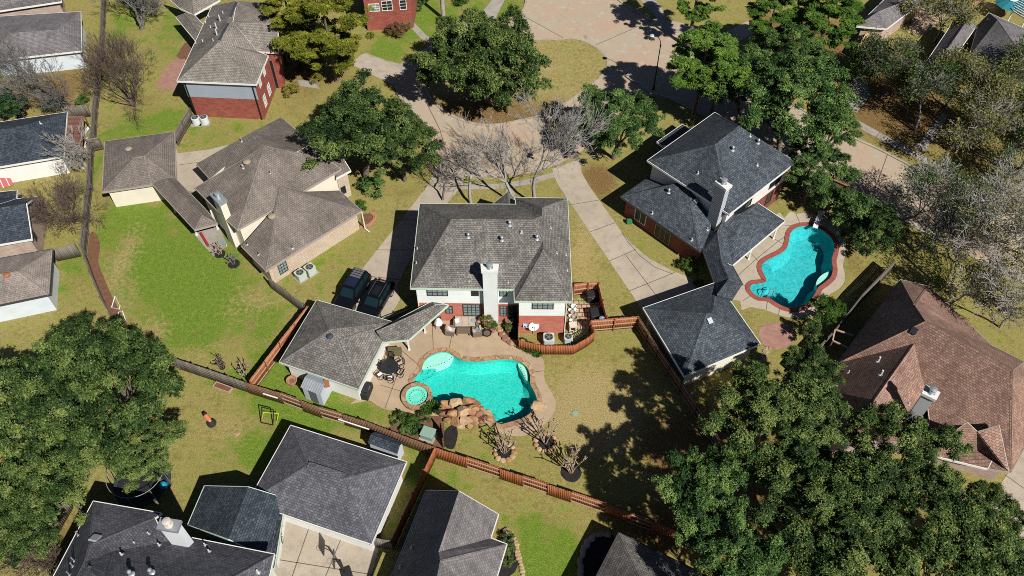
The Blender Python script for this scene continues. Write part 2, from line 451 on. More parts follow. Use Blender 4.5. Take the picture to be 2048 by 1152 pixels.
ROAD = street_mat('pinkish street concrete')
DRIVE = concrete('driveway concrete', (0.47, 0.40, 0.315), (0.40, 0.34, 0.265), (0.25, 0.21, 0.165))
WALK = concrete('sidewalk concrete', (0.40, 0.37, 0.32), (0.32, 0.29, 0.25), (0.2, 0.18, 0.15))
PATIO = concrete('tan patio concrete', (0.47, 0.355, 0.235), (0.40, 0.29, 0.185), (0.30, 0.225, 0.16), 0.5)
DECK = concrete('cream pool deck', (0.50, 0.43, 0.335), (0.43, 0.365, 0.28), (0.30, 0.25, 0.2))
JOINT = plain('joint filler', (0.12, 0.095, 0.07), 0.9)
KERB = concrete('kerb concrete', (0.46, 0.40, 0.33), (0.36, 0.31, 0.25), (0.22, 0.18, 0.14))
COPING = stone_pave('brown flagstone coping', [(0.36, 0.20, 0.10), (0.46, 0.29, 0.16), (0.28, 0.15, 0.085), (0.50, 0.36, 0.22)], 1.5)
COPING_R = brickwall('red brick coping', (0.28, 0.065, 0.05), (0.36, 0.10, 0.075), (0.2, 0.08, 0.06))
FLAG = stone_pave('tan flagstone', [(0.36, 0.25, 0.16), (0.46, 0.36, 0.26), (0.30, 0.19, 0.12)], 2.0, (0.1, 0.07, 0.05))
PAVER = brickwall('square tan pavers', (0.44, 0.29, 0.19), (0.52, 0.37, 0.25), (0.10, 0.06, 0.04), bw=0.5, rh=0.5, ms=0.05)
REDPAV = brickwall('pink brick paving', (0.33, 0.155, 0.12), (0.38, 0.22, 0.17), (0.28, 0.18, 0.14), bw=0.4, rh=0.2)
MULCH = rough_mat('brown mulch', (0.13, 0.062, 0.036), (0.21, 0.105, 0.062), 2.5, 0.95, 0.8, 14)
MULCH_K = rough_mat('black mulch', (0.012, 0.011, 0.011), (0.03, 0.026, 0.024), 2.5, 0.95, 0.8, 14)
SOIL = rough_mat('bare soil', (0.20, 0.14, 0.09), (0.12, 0.085, 0.055), 2.5, 0.95, 0.6, 14)
PLAS_T = plaster('turquoise pool plaster', (0.002, 0.60, 0.52), (0.006, 0.68, 0.60), 0.3)
PLAS_B = plaster('blue pool plaster', (0.004, 0.40, 0.47), (0.03, 0.58, 0.62), 0.75)
PLAS_W = plain('pale pool ledge plaster', (0.62, 0.92, 0.80), 0.8)
TILE_BLUE = plain('dark tile spots', (0.02, 0.07, 0.08), 0.4)
WATER = water_mat('pool water', (0.80, 0.985, 0.965), 0.10)
ROCK = rough_mat('orange brown boulder', (0.48, 0.27, 0.125), (0.24, 0.125, 0.07), 2.2, 0.85, 0.9, 7, local=True)
ROCK_T = rough_mat('tan boulder', (0.52, 0.38, 0.23), (0.33, 0.21, 0.12), 2.2, 0.85, 0.9, 7, local=True)
ROCK_R = rough_mat('red brown boulder', (0.30, 0.135, 0.085), (0.22, 0.11, 0.075), 1.3, 0.85, 0.6, 9, local=True)
W_RED = fence_mat('stained red brown fence wood', (0.26, 0.080, 0.030), (0.38, 0.135, 0.055), (0.15, 0.06, 0.035))
W_GREY = fence_mat('weathered grey fence wood', (0.125, 0.105, 0.088), (0.225, 0.195, 0.165), (0.07, 0.055, 0.045))
W_BROWN = fence_mat('faded brown fence wood', (0.15, 0.078, 0.042), (0.22, 0.125, 0.07), (0.09, 0.055, 0.038))
W_TAN = fence_mat('new tan fence wood', (0.42, 0.27, 0.12), (0.52, 0.36, 0.18), (0.3, 0.19, 0.1))
RAIL = plain('pale fence rail wood', (0.44, 0.30, 0.21), 0.8)
OAK = leaf_mat('live oak leaves', (0.008, 0.024, 0.006), (0.052, 0.100, 0.021), (0.215, 0.265, 0.072), 0.15)
OAK_B = leaf_mat('bright oak leaves', (0.010, 0.036, 0.009), (0.060, 0.128, 0.028), (0.215, 0.315, 0.085), 0.15)
PINE = leaf_mat('yellow green pine needles', (0.05, 0.065, 0.008), (0.17, 0.185, 0.020), (0.33, 0.31, 0.045), 0.2)
PINE_G = leaf_mat('green pine needles', (0.030, 0.07, 0.012), (0.095, 0.185, 0.026), (0.22, 0.32, 0.06), 0.2)
SHRUB = leaf_mat('shrub leaves', (0.018, 0.055, 0.008), (0.055, 0.125, 0.014), (0.11, 0.19, 0.03))
OLIVE = leaf_mat('sparse olive leaves', (0.085, 0.095, 0.028), (0.185, 0.195, 0.058), (0.30, 0.27, 0.085))
MAGN = leaf_mat('glossy dark leaves', (0.010, 0.032, 0.010), (0.022, 0.065, 0.016), (0.06, 0.12, 0.03), 0.1)
RUSTL = leaf_mat('rust brown shrub leaves', (0.07, 0.05, 0.025), (0.16, 0.095, 0.045), (0.25, 0.15, 0.07))
YELL = leaf_mat('yellow green shrub leaves', (0.09, 0.085, 0.015), (0.2, 0.185, 0.03), (0.32, 0.28, 0.06))
BARK = bark('grey brown bark', (0.115, 0.092, 0.072), (0.18, 0.15, 0.12))
BARK_P = bark('pale grey twig bark', (0.27, 0.25, 0.23), (0.40, 0.375, 0.345))
BARK_G = bark('grey twig bark', (0.125, 0.116, 0.112), (0.20, 0.187, 0.18))
BARK_R = bark('reddish twig bark', (0.105, 0.075, 0.062), (0.15, 0.11, 0.09))
BARK_W = bark('pale crepe myrtle bark', (0.28, 0.20, 0.135), (0.42, 0.33, 0.24))
WICKER = rough_mat('brown wicker', (0.15, 0.115, 0.085), (0.21, 0.165, 0.125), 6, 0.8, 0.6, 60, local=True)
CUSHION = plain('beige cushion fabric', (0.44, 0.36, 0.28), 0.9)
CUSH_W = plain('white patterned pillow fabric', (0.72, 0.69, 0.66), 0.9)
CUSH_G = plain('grey pillow fabric', (0.30, 0.32, 0.35), 0.9)
TERRA = plain('terracotta', (0.40, 0.19, 0.11), 0.8)
CARP = plain('black car paint', (0.005, 0.006, 0.008), 0.2, 0.0, 0.4)
CARP2 = plain('dark blue black car paint', (0.018, 0.024, 0.055), 0.3, 0.2, 0.6)
TYRE = plain('tyre rubber', (0.015, 0.015, 0.015), 0.85)
CHROME = plain('bright metal', (0.6, 0.6, 0.6), 0.25, 0.9)
REDLAMP = plain('red lamp lens', (0.35, 0.02, 0.02), 0.25)
AMBER = plain('clear lamp lens', (0.6, 0.6, 0.58), 0.15)
TEAL = plain('teal fabric', (0.02, 0.20, 0.24), 0.6)
BLUE = plain('bright blue rubber', (0.01, 0.26, 0.42), 0.4)
GREENH = plain('green hose', (0.05, 0.42, 0.09), 0.5)
SKINTONE = plain('orange vinyl', (0.50, 0.16, 0.08), 0.5)
YELLOWP = plain('yellow tube', (0.6, 0.55, 0.03), 0.5)
REDP = plain('red paint', (0.36, 0.03, 0.03), 0.5)
# ---------------------------------------------------------------- ground, street, drives, pools
POOL_T = [(900.5, 705.6), (910, 712), (926.6, 720), (950, 722.5), (976, 721), (1002, 718), (1023, 718.6), (1041, 724), (1054, 734), (1060.7, 748.5), (1062, 769),
          (1070, 785), (1075, 800.6), (1071, 816), (1060, 829), (1043.8, 838), (1020, 845.5), (999, 850), (989, 840), (982, 826), (962, 820), (934, 812),
          (898, 812), (872, 806), (858, 798), (846, 780), (832, 768), (826, 761), (833, 751), (842, 741), (845, 728), (853.6, 716), (869, 707), (887.5, 703)]
POOL_B = [(1614.4, 450.8), (1634.7, 455), (1650.5, 464), (1664, 476.7), (1669.7, 492.5), (1667.4, 508), (1664, 522), (1666.3, 537.7), (1663, 553.5), (1650.5, 566),
          (1637, 576), (1630, 589.6), (1616.7, 606.5), (1596, 615.5), (1573.8, 616.7), (1553.5, 607.6), (1537.7, 597.5), (1517, 595), (1503.8, 586), (1499, 576),
          (1505, 568), (1519.6, 566), (1531, 562.5), (1530, 555.7), (1524, 544.4), (1522, 533), (1528.6, 523), (1544.4, 514), (1562.5, 505), (1573.8, 493.7),
          (1577, 479), (1580.5, 465.4), (1591.8, 455)]
pt = [p for p in ccw(smooth_poly(G(POOL_T)))]
pb = [p for p in ccw(smooth_poly(G(POOL_B)))]
SPA_C = U(833.6, 791.5, 0.3)
SPA_R = 22.5 * mpp(833, 791)

def axis(lo, hi, step, far):
    a = list(np.arange(lo, hi + 1e-6, step)); d = step; x = lo; L = []
    while x > -far: d *= 1.7; x -= d; L.append(x)
    d = step; x = a[-1]; H = []
    while x < far: d *= 1.7; x += d; H.append(x)
    return np.array(L[::-1] + a + H)
xs = axis(-80, 80, 0.42, 900); ys = axis(14, 122, 0.42, 900)
X, Y = np.meshgrid(xs, ys)
cov = np.zeros(X.shape + (4,), np.float32); cov[..., 3] = 1
def blob(x, y, rx, ry, ch, amt):           # ellipse in photo pixels on the ground
    c = U(x, y); a = U(x + rx, y); b = U(x, y + ry)
    ax = abs(a.x - c.x); by = abs(b.y - c.y)
    d = ((X - c.x) / ax) ** 2 + ((Y - c.y) / by) ** 2
    cov[..., ch] += (amt * np.exp(-d * 0.9)).astype(np.float32)
GRN, STR, LIT = 0, 1, 2
for b in [(320, 520, 90, 60, GRN, .9), (250, 430, 50, 60, GRN, .35), (300, 430, 90, 40, GRN, .4), (400, 600, 100, 70, GRN, .8), (390, 660, 45, 40, GRN, .7), (530, 650, 40, 40, GRN, .55), (450, 500, 70, 60, GRN, .3), (500, 620, 70, 50, STR, .35), (470, 690, 50, 40, LIT, .28), (370, 505, 25, 20, LIT, .35),
          (250, 500, 30, 70, STR, .45), (240, 560, 40, 60, STR, .35), (300, 660, 50, 40, STR, .6), (400, 705, 70, 30, STR, .45), (270, 590, 25, 40, STR, .3), (540, 590, 50, 40, STR, .2),
          (330, 240, 60, 25, GRN, .6), (250, 265, 60, 30, GRN, .4), (250, 40, 40, 60, GRN, .45), (350, 60, 40, 60, GRN, .45), (300, 110, 60, 60, LIT, .1), (280, 205, 60, 30, LIT, .5), (440, 265, 60, 30, GRN, .3), (195, 330, 12, 50, GRN, .6),
          (150, 430, 40, 50, LIT, .4), (110, 350, 60, 30, STR, .45), (150, 540, 40, 60, GRN, .35), (150, 590, 40, 40, STR, .3), (100, 200, 80, 60, LIT, .45), (150, 150, 40, 60, LIT, .4), (60, 160, 60, 50, LIT, .4),
          (640, 520, 70, 60, GRN, .22), (720, 470, 60, 50, GRN, .12), (640, 570, 40, 30, LIT, .22), (760, 410, 50, 30, STR, .35), (800, 385, 80, 25, LIT, .35),
          (545, 735, 40, 40, GRN, .9), (590, 760, 40, 30, GRN, .7), (620, 790, 40, 30, GRN, .6), (700, 800, 60, 25, GRN, .15), (700, 830, 100, 25, GRN, .5), (620, 850, 60, 20, GRN, .55), (530, 900, 60, 40, GRN, .8), (590, 815, 80, 20, GRN, .7), (470, 760, 60, 20, GRN, .45), (560, 800, 60, 30, GRN, .4), (440, 850, 60, 50, STR, .4), (480, 880, 40, 40, STR, .35), (410, 960, 40, 50, GRN, .2),
          (250, 1000, 60, 40, STR, .5), (140, 1090, 60, 60, LIT, .6), (120, 1010, 60, 60, LIT, .4),
          (845, 920, 40, 60, GRN, .45), (830, 1040, 25, 90, LIT, .15), (900, 960, 30, 40, GRN, .2), (1050, 1000, 90, 40, STR, .15), (1130, 1120, 90, 40, GRN, .65), (1080, 1060, 50, 40, GRN, .55), (900, 1000, 40, 30, GRN, .4), (1060, 1130, 40, 40, GRN, .4),
          (1190, 790, 90, 60, STR, .8), (1150, 850, 80, 60, STR, .7), (1240, 860, 50, 60, STR, .4), (1250, 850, 60, 60, STR, .4), (1180, 740, 90, 40, STR, .25), (1200, 690, 80, 25, GRN, .14), (1000, 900, 100, 40, GRN, .12), (1090, 950, 80, 40, STR, .1), (950, 900, 30, 40, STR, .2),
          (1165, 520, 35, 70, STR, .55), (1200, 560, 40, 50, LIT, .12), (1175, 440, 30, 70, STR, .5), (1210, 380, 40, 50, LIT, .55), (1300, 480, 60, 30, GRN, .2), (1190, 350, 40, 30, LIT, .6), (1240, 400, 30, 30, STR, .2),
          (1150, 150, 70, 70, STR, .75), (1180, 110, 30, 30, GRN, .12), (960, 238, 90, 14, LIT, .9), (960, 200, 120, 60, LIT, .5), (800, 60, 50, 50, GRN, .5), (770, 110, 40, 20, GRN, .5), (850, 30, 40, 40, GRN, .5), (940, 20, 70, 40, GRN, .4), (1020, 10, 30, 30, GRN, .4),
          (940, 385, 60, 14, STR, .25), (1050, 385, 60, 14, LIT, .3), (820, 400, 60, 30, STR, .3), (900, 380, 60, 20, LIT, .3),
          (1330, 25, 40, 20, STR, .4), (1640, 80, 80, 60, LIT, .9), (1560, 60, 80, 40, LIT, .8), (1790, 190, 90, 60, LIT, .85), (1760, 240, 60, 60, LIT, .8), (1860, 230, 70, 50, LIT, .4), (1770, 290, 90, 30, STR, .25), (1900, 350, 120, 50, LIT, .35), (1990, 300, 120, 80, LIT, .5),
          (1560, 420, 40, 15, GRN, .15), (1560, 670, 40, 50, LIT, .12), (1700, 500, 30, 60, LIT, .5), (1760, 560, 60, 40, LIT, .35), (1740, 580, 40, 30, STR, .4), (1900, 600, 120, 60, STR, .35), (1980, 650, 100, 50, LIT, .3), (1900, 560, 90, 40, GRN, .15),
          (1320, 880, 90, 90, LIT, .45), (1300, 1060, 120, 50, LIT, .6), (1450, 950, 140, 140, LIT, .7), (1700, 1000, 250, 200, LIT, .6), (585, 200, 60, 60, LIT, .3), (600, 140, 40, 40, LIT, .35), (680, 150, 80, 60, LIT, .4), (700, 330, 90, 60, LIT, .4)]:
    blob(*b)
cov[..., :3] = np.clip(cov[..., :3], 0, 1)
ph = inset(pt, -0.12); bh = inset(pb, -0.08)
Xc = (X[:-1, :-1] + X[1:, 1:]) / 2; Yc = (Y[:-1, :-1] + Y[1:, 1:]) / 2
# cells touching a pool are left out: the deck sheets with the true outline close the gap
cut = np.zeros(Xc.shape, bool)
for pool in (inset(pt, -0.1), inset(pb, -0.05)):
    k = in_poly(X, Y, pool)
    cut |= k[:-1, :-1] | k[1:, :-1] | k[:-1, 1:] | k[1:, 1:]
ny, nx = X.shape
idx = np.arange(nx * ny).reshape(ny, nx)
quads = np.stack([idx[:-1, :-1], idx[:-1, 1:], idx[1:, 1:], idx[1:, :-1]], -1)[~cut]
def np_mesh(name, V, F, mats, attrs=None, smooth=False):
    me = bpy.data.meshes.new(name)
    nf, k = F.shape
    me.vertices.add(len(V)); me.vertices.foreach_set('co', np.asarray(V, np.float32).ravel())
    me.loops.add(nf * k); me.loops.foreach_set('vertex_index', F.astype(np.int32).ravel())
    me.polygons.add(nf); me.polygons.foreach_set('loop_start', np.arange(0, nf * k, k, dtype=np.int32))
    try: me.polygons.foreach_set('loop_total', np.full(nf, k, np.int32))
    except Exception: pass
    if smooth: me.polygons.foreach_set('use_smooth', np.ones(nf, bool))
    for m in mats: me.materials.append(m)
    for nm, a in (attrs or {}).items():
        if a.ndim == 1:
            at = me.attributes.new(nm, 'FLOAT', 'POINT'); at.data.foreach_set('value', a.astype(np.float32))
        else:
            at = me.attributes.new(nm, 'FLOAT_COLOR', 'POINT'); at.data.foreach_set('color', a.astype(np.float32).ravel())
    me.update(calc_edges=True)
    me.validate()
    return me
def link(name, me, parent=None):
    o = bpy.data.objects.new(name, me); COL.objects.link(o)
    if parent is not None: o.parent = parent
    return o
V = np.stack([X, Y, np.zeros_like(X)], -1).reshape(-1, 3)
tag(link('ground', np_mesh('ground', V, quads, [GRASS], {'cover': cov.reshape(-1, 4)})), kind='structure')

def sheet(name, pts, mat, z, joints=(), jw=0.07, kind='structure', smooth=0, thick=0.0):
    P = G(pts)
    if smooth: P = smooth_poly(P, smooth)
    mb = MB(); mb.flat([(p.x, p.y, z) for p in P])
    if thick:
        Q = ccw(P)
        for i in range(len(Q)):
            a, b = Q[i], Q[(i + 1) % len(Q)]
            mb.wuv([(a.x, a.y, 0), (b.x, b.y, 0), (b.x, b.y, z), (a.x, a.y, z)])
    for ln in joints:
        L = G(ln)
        for a, b in zip(L, L[1:]):
            d = (b - a); n = Vector((-d.y, d.x, 0)).normalized() * jw / 2
            q = [a + n, a - n, b - n, b + n]
            mb.flat([(p.x, p.y, z + 0.004) for p in q], 1)
    return tag(mb.build(name, [mat, JOINT]), kind=kind)
road = [(1058, -60), (1052, 0), (1049, 16), (1040, 28), (1024, 37), (985, 50), (930, 75), (870, 108), (815, 140), (790, 168), (800, 195), (823, 215), (850, 265), (862, 310), (870, 335),
        (930, 352), (1000, 352), (1060, 344), (1110, 332), (1160, 305), (1205, 270), (1255, 228), (1300, 192), (1345, 200), (1430, 245), (1530, 305), (1600, 338), (1667, 368),
        (1740, 407), (1830, 455), (1976, 530), (2160, 625), (2160, 500), (1976, 411), (1875, 361), (1765, 303), (1694.7, 270), (1560, 195), (1440, 130), (1345, 76), (1337, 70), (1302, 42), (1236, 0), (1170, -60)]
sheet('street', road, ROAD, 0.012, [[(1302, 42), (1187, 92)], [(1130, 78), (1040, 28)], [(905, 350), (880, 260), (850, 200)], [(1000, 352), (1005, 248)], [(1740, 407), (1775, 308)], [(1850, 462), (1890, 368)], [(1216, 128), (1310, 195)], [(1690, 330), (1976, 470)]], 0.09)
# the oval island in the loop, with its kerb
isl = G([(1111, 80), (1149, 78), (1187, 92), (1208, 111), (1216, 128), (1205, 152), (1165, 185), (1100, 225), (1035, 243), (985, 251), (940, 246), (900, 230), (868, 205), (852, 180), (850, 150), (870, 120), (910, 98), (980, 84), (1050, 80)])
isl = ccw(smooth_poly(isl, 4))
mb = MB(); mb.flat([(p.x, p.y, 0.1) for p in inset(isl, 0.1)])
me_i = mb.build('island_grass', [GRASS]); tag(me_i, kind='structure')
me_i.data.attributes.new('cover', 'FLOAT_COLOR', 'POINT')
def isl_col(p):
    a = U(960, 236); d = math.hypot((p.x - a.x) / 12, (p.y - a.y) / 4)
    return (0.08, 0.55, max(0.0, 1.1 - d * 0.6), 1)
bm = bmesh.new(); bm.from_mesh(me_i.data)
bmesh.ops.subdivide_edges(bm, edges=bm.edges, cuts=5, use_grid_fill=True)
bm.to_mesh(me_i.data); bm.free()
a_ = me_i.data.attributes.get('cover') or me_i.data.attributes.new('cover', 'FLOAT_COLOR', 'POINT')
a_.data.foreach_set('color', [c for v in me_i.data.vertices for c in isl_col(v.co)])
def kerb(pts, closed=False, w=0.3, h=0.13):
    P = smooth_line(pts) if not closed else list(pts) + [pts[0]]
    mb = MB()
    n = len(P); off = []
    for i in range(n):
        a = P[max(i - 1, 0)]; b = P[min(i + 1, n - 1)]
        if closed and i in (0, n - 1): a, b = P[-2], P[1]
        d = (b - a); d.z = 0; d.normalize(); off.append(Vector((-d.y, d.x, 0)) * w / 2)
    for i in range(n - 1):
        A, B, oa, ob = P[i], P[i + 1], off[i], off[i + 1]
        z = Vector((0, 0, h))
        mb.wuv([A - oa + z, B - ob + z, B + ob + z, A + oa + z]); mb.wuv([A - oa, B - ob, B - ob + z, A - oa + z]); mb.wuv([B + ob, A + oa, A + oa + z, B + ob + z])
    return tag(mb.build('kerb', [KERB]), kind='structure')
kerb(isl, True)
kerb(G([(1052, -40), (1052, 0), (1049, 16), (1040, 28), (1024, 37), (985, 50), (930, 75), (885, 100)]))
kerb(G([(1170, -60), (1236, 0), (1302, 42)]))
kerb(G([(1337, 70), (1440, 130), (1560, 195), (1694.7, 270), (1765, 303), (1875, 361), (1976, 411), (2160, 500)]))
kerb(G([(1205, 270), (1255, 228), (1300, 192), (1345, 200), (1430, 245), (1530, 305), (1600, 338), (1667, 368), (1740, 407), (1830, 455), (1976, 530), (2160, 625)]))
kerb(G([(790, 168), (800, 195), (823, 215), (850, 265), (862, 310)]))
kerb(G([(930, 352), (1000, 352), (1060, 344), (1095, 336)]))
# walks and drives
sheet('sidewalk', [(925, 368), (1000, 368), (1060, 358), (1106, 345), (1112, 354), (1062, 368), (1000, 378), (922, 379)], WALK, 0.016, [[(1000, 368), (1000, 378)], [(1060, 358), (1062, 368)], [(960, 368), (960, 378)]])
sheet('front_walk', [(1012, 378), (1029, 376), (1029, 430), (1012, 430)], WALK, 0.012, [[(1012, 392), (1029, 392)]])
sheet('sidewalk', [(1695, 232), (1720, 243), (1870, 325), (2060, 440), (2060, 456), (1860, 332), (1712, 253), (1692, 243)], WALK, 0.016, [[(1760, 264), (1752, 275)], [(1800, 286), (1793, 297)], [(1850, 312), (1840, 323)]])
sheet('front_walk', [(1884, 226), (1898, 230), (1848, 305), (1828, 298)], WALK, 0.012, [[(1872, 262), (1860, 257)]])
sheet('driveway', [(1710, 150), (1735, 160), (1740, 190), (1715, 225), (1690, 225), (1680, 205)], WALK, 0.012)
sheet('driveway', [(1302, 42), (1306, 37), (1360, 45), (1440, 70), (1500, 40), (1520, 60), (1450, 100), (1337, 71)], DRIVE, 0.02)
sheet('sidewalk', [(1262, -20), (1282, -25), (1322, 12), (1335, 40), (1318, 40), (1300, 22)], WALK, 0.016)
sheet('driveway', [(870, 335), (930, 350), (925, 372), (917, 380), (842, 470), (833, 500), (815, 530), (795, 570), (800, 600), (775, 640), (640, 640), (672, 600), (715, 550), (858, 368)], DRIVE, 0.020, [[(795, 440), (842, 440)], [(752, 500), (830, 500)], [(715, 550), (800, 560)], [(858, 372), (922, 374)]])
sheet('driveway', [(1104, 338), (1162, 318), (1163, 345), (1177, 370), (1243, 463.7), (1262, 487), (1300, 518), (1345, 542), (1382, 556), (1396, 566), (1440, 580), (1300, 640), (1284, 622), (1272.6, 602.6), (1116, 370), (1108, 352)], DRIVE, 0.020,
      [[(1140, 410), (1200, 400)], [(1180, 464), (1229, 446)], [(1219, 522), (1272, 499)], [(1259, 582), (1350, 545)], [(1251, 510), (1325, 608)], [(1243, 463.7), (1256, 484), (1278, 510), (1310, 535), (1345, 548)]])
sheet('driveway', [(355, 307), (420, 299), (455, 290), (465, 340), (420, 372), (385, 384), (350, 372)], DRIVE, 0.020, [[(358, 330), (440, 320)]])
sheet('driveway', [(560, 1015), (760, 1090), (735, 1180), (530, 1180)], DRIVE, 0.020, [[(620, 1050), (575, 1180)], [(682, 1078), (640, 1180)], [(560, 1120), (748, 1150)]])
sheet('driveway', [(2060, 880), (2000, 970), (1960, 1020), (1930, 1080), (1950, 1152), (2080, 1180)], DRIVE, 0.020, [[(2010, 950), (2080, 1000)], [(1950, 1060), (2080, 1080)]])
sheet('front_walk', [(812, 45), (840, 75), (862, 92), (872, 86), (850, 68), (822, 38), (800, 12), (790, 14)], WALK, 0.012)
sheet('sidewalk', [(1000, -20), (960, 30), (870, 85), (800, 128), (770, 120), (730, 105), (722, 115), (765, 140), (775, 160), (790, 165), (870, 100), (990, 38), (1020, -20)], WALK, 0.016)
sheet('driveway', [(725, 108), (770, 122), (805, 142), (812, 150), (790, 172), (745, 150), (700, 128)], DRIVE, 0.022)
sheet('front_walk', [(595, 160), (625, 162), (640, 178), (600, 172)], WALK, 0.012)
sheet('brick_patio', [(344, 121), (371, 118), (364, 150), (354, 183), (309, 175), (326, 146)], REDPAV, 0.02)
sheet('bark_bed', [(352, 112), (370, 85), (385, 88), (385, 118), (365, 122)], MULCH, 0.016)
sheet('brick_patio', [(1520, 655), (1545, 645), (1580, 652), (1592, 668), (1580, 690), (1550, 699), (1528, 690), (1518, 672)], REDPAV, 0.02, smooth=3)
tag(MB().__class__ and sheet('bark_bed', [(180, 470), (188, 464), (198, 478), (200, 500), (197, 525), (210, 560), (228, 600), (250, 640), (270, 665), (280, 690), (255, 690), (225, 640), (200, 590), (182, 550), (175, 510)], MULCH, 0.02, smooth=3), kind='structure')
# paver yard behind the centre house
sheet('paver_yard', [(1146, 600), (1192, 590), (1208, 640), (1178, 662), (1160, 660), (1140, 640)], PAVER, 0.016)
# pool deck with the pool outline cut out
def holed(name, outer, hole, mat, z, joints=()):
    P = [Vector((p.x, p.y, z)) for p in ccw(outer)]; Hh = [Vector((p.x, p.y, z)) for p in ccw(hole)][::-1]
    mb = MB(); allp = P + Hh
    for t in tessellate_polygon([P, Hh]):
        q = [allp[i] for i in t]
        if (q[1] - q[0]).cross(q[2] - q[0]).z < 0: q = q[::-1]
        mb.wuv(q)
    for ln in joints:
        L = G(ln)
        for a, b in zip(L, L[1:]):
            d = (b - a); n = Vector((-d.y, d.x, 0)).normalized() * 0.03
            mb.flat([(p.x, p.y, z + 0.004) for p in (a + n, a - n, b - n, b + n)], 1)
    return tag(mb.build(name, [mat, JOINT]), kind='structure')
deck_t = smooth_poly(G([(715, 797), (739, 801), (754.7, 811), (770, 819), (788.5, 820), (806, 822), (840, 830), (900, 834), (950, 842), (981, 851), (999.5, 866), (1020, 872), (1046, 872), (1067, 864), (1090.6, 847.5), (1106, 829),
          (1111.5, 808), (1106, 790), (1091, 764), (1088, 746), (1089, 730), (1083, 715), (1068, 704), (1037.6, 693), (1022.6, 689), (1007.7, 683), (999.4, 671), (995, 656)]), 3)
deck_t = ccw([p for p in deck_t if True])
deck_poly = deck_t[:-2] + G([(996, 645), (885, 636), (800, 636), (770, 690), (715, 790)])
holed('patio', deck_poly, inset(pt, -0.02), PATIO, 0.024, [[(864, 640), (867, 705)], [(905, 665), (897, 704)], [(790, 690), (843, 735)], [(760, 770), (810, 785)], [(798, 740), (770, 817)], [(1060, 745), (1088, 742)]])
deck_b = smooth_poly(G([(1568, 437), (1592, 428), (1616.7, 427), (1643.7, 434), (1668.6, 447.4), (1685.5, 465.4), (1692, 486), (1691, 508), (1685.5, 528.6), (1689, 546.7), (1689, 562.5), (1677.6, 578), (1655, 592), (1639, 616.7),
          (1616.7, 634.7), (1587, 637), (1558, 630), (1526.4, 619), (1501.6, 614), (1485.8, 604)]), 3)
deck_b = deck_b[:-3] + G([(1480, 602), (1462, 600), (1480, 568), (1440, 530), (1480, 480), (1530, 440), (1560, 425)])
holed('pool_deck', deck_b, inset(pb, -0.02), DECK, 0.024, [[(1592, 428), (1601, 450)], [(1476, 551), (1513, 518), (1556, 483), (1575, 470)], [(1560, 450), (1590, 452)], [(1484.6, 568), (1500, 580)], [(1486, 602), (1500, 592)],
       [(1532, 620), (1535, 602)], [(1557, 630), (1560, 612)], [(1500, 505), (1517, 523)], [(1543, 475), (1566, 488)]])

def pool_parts(t, poly, plaster_m, coping_m, cw, depth, water_z=-0.10):
    P = ccw(poly)
    mb = MB()
    low = [(0.0, 0.02), (0.04, -0.45), (0.22, -0.8), (0.7, -depth)]
    rings = [inset(P, d) for d, z in low]
    for k in range(len(low) - 1):
        ring(mb, rings[k + 1], rings[k], low[k + 1][1], 0, low[k][1])
    mb.flat([(p.x, p.y, -depth) for p in rings[-1]])
    b = mb.build('basin', [plaster_m], t)
    mb = MB(); mb.flat([(p.x, p.y, water_z) for p in P]); mb.build('water', [WATER], t)
    mb = MB(); o = inset(P, -cw); i = inset(P, 0.05)
    ring(mb, i, o, 0.075); ring(mb, o, inset(P, -cw - 0.01), 0.075, 0, 0.0)
    ring(mb, inset(P, 0.052), i, -0.02, 0, 0.075)
    mb.build('coping', [coping_m], t)
    return b
def clipped_step(poly_px, z, pool):        # step slab, kept inside the pool
    pts = [p for p in G(poly_px)]
    return pts
t = thing('swimming_pool', 'bright turquoise free form pool with brown flagstone edge beside the rock waterfall', 'pool', U(950, 770))
pool_parts(t, pt, PLAS_T, COPING, 0.42, 1.25)
def slab(name, px, z, mats, t, spots=None, bottom=-1.2, sm=3):
    P = smooth_poly(G(px), sm) if sm else G(px)
    mb = MB(); mb.prism(P, bottom, z)
    if spots:
        for x, y in spots:
            c = U(x, y); mb.box((c.x, c.y, z + 0.004), (0.075, 0.075, 0.012), m=1)
    return mb.build(name, mats, t)
def along(pts, n):
    P = [Vector((a, b, 0)) for a, b in pts]; L = smooth_line(P, 6); out = []
    tot = sum((b - a).length for a, b in zip(L, L[1:])); step = tot / (n - 1); acc = 0; out = [L[0]]; prev = L[0]
    for q in L[1:]:
        d = (q - prev).length
        while acc + d >= step and d > 1e-9:
            r = (step - acc) / d; prev = prev + (q - prev) * r; out.append(prev); d = (q - prev).length; acc = 0
        acc += d; prev = q
    return [(p.x, p.y) for p in out]
slab('tanning_ledge', [(905, 706), (906, 712), (893, 721), (878, 727), (860, 732), (846, 735), (838, 730), (848, 712), (866, 702), (888, 699)], -0.22, [PLAS_W, TILE_BLUE], t, along([(903, 712), (893, 720), (878, 726), (860, 731), (849, 733.5)], 11))
slab('pool_step', [(848, 733), (860, 733), (871, 732), (868, 741), (858, 750), (842, 756), (829, 759), (836, 750), (843, 742)], -0.5, [PLAS_T, TILE_BLUE], t, along([(868, 737), (862, 746), (850, 752), (840, 755)], 7))
slab('pool_step', [(848, 732), (856, 733), (862, 734), (858, 741), (848, 745), (840, 747), (844, 741)], -0.36, [PLAS_T, TILE_BLUE], t, along([(860, 736), (855, 742), (846, 745)], 5))
slab('pool_bench', [(1036, 724), (1044, 724), (1057, 734), (1063, 748), (1062, 760), (1052, 756), (1046, 743), (1039, 732)], -0.3, [PLAS_W, TILE_BLUE], t, along([(1041, 731), (1048, 742), (1051, 752)], 6))
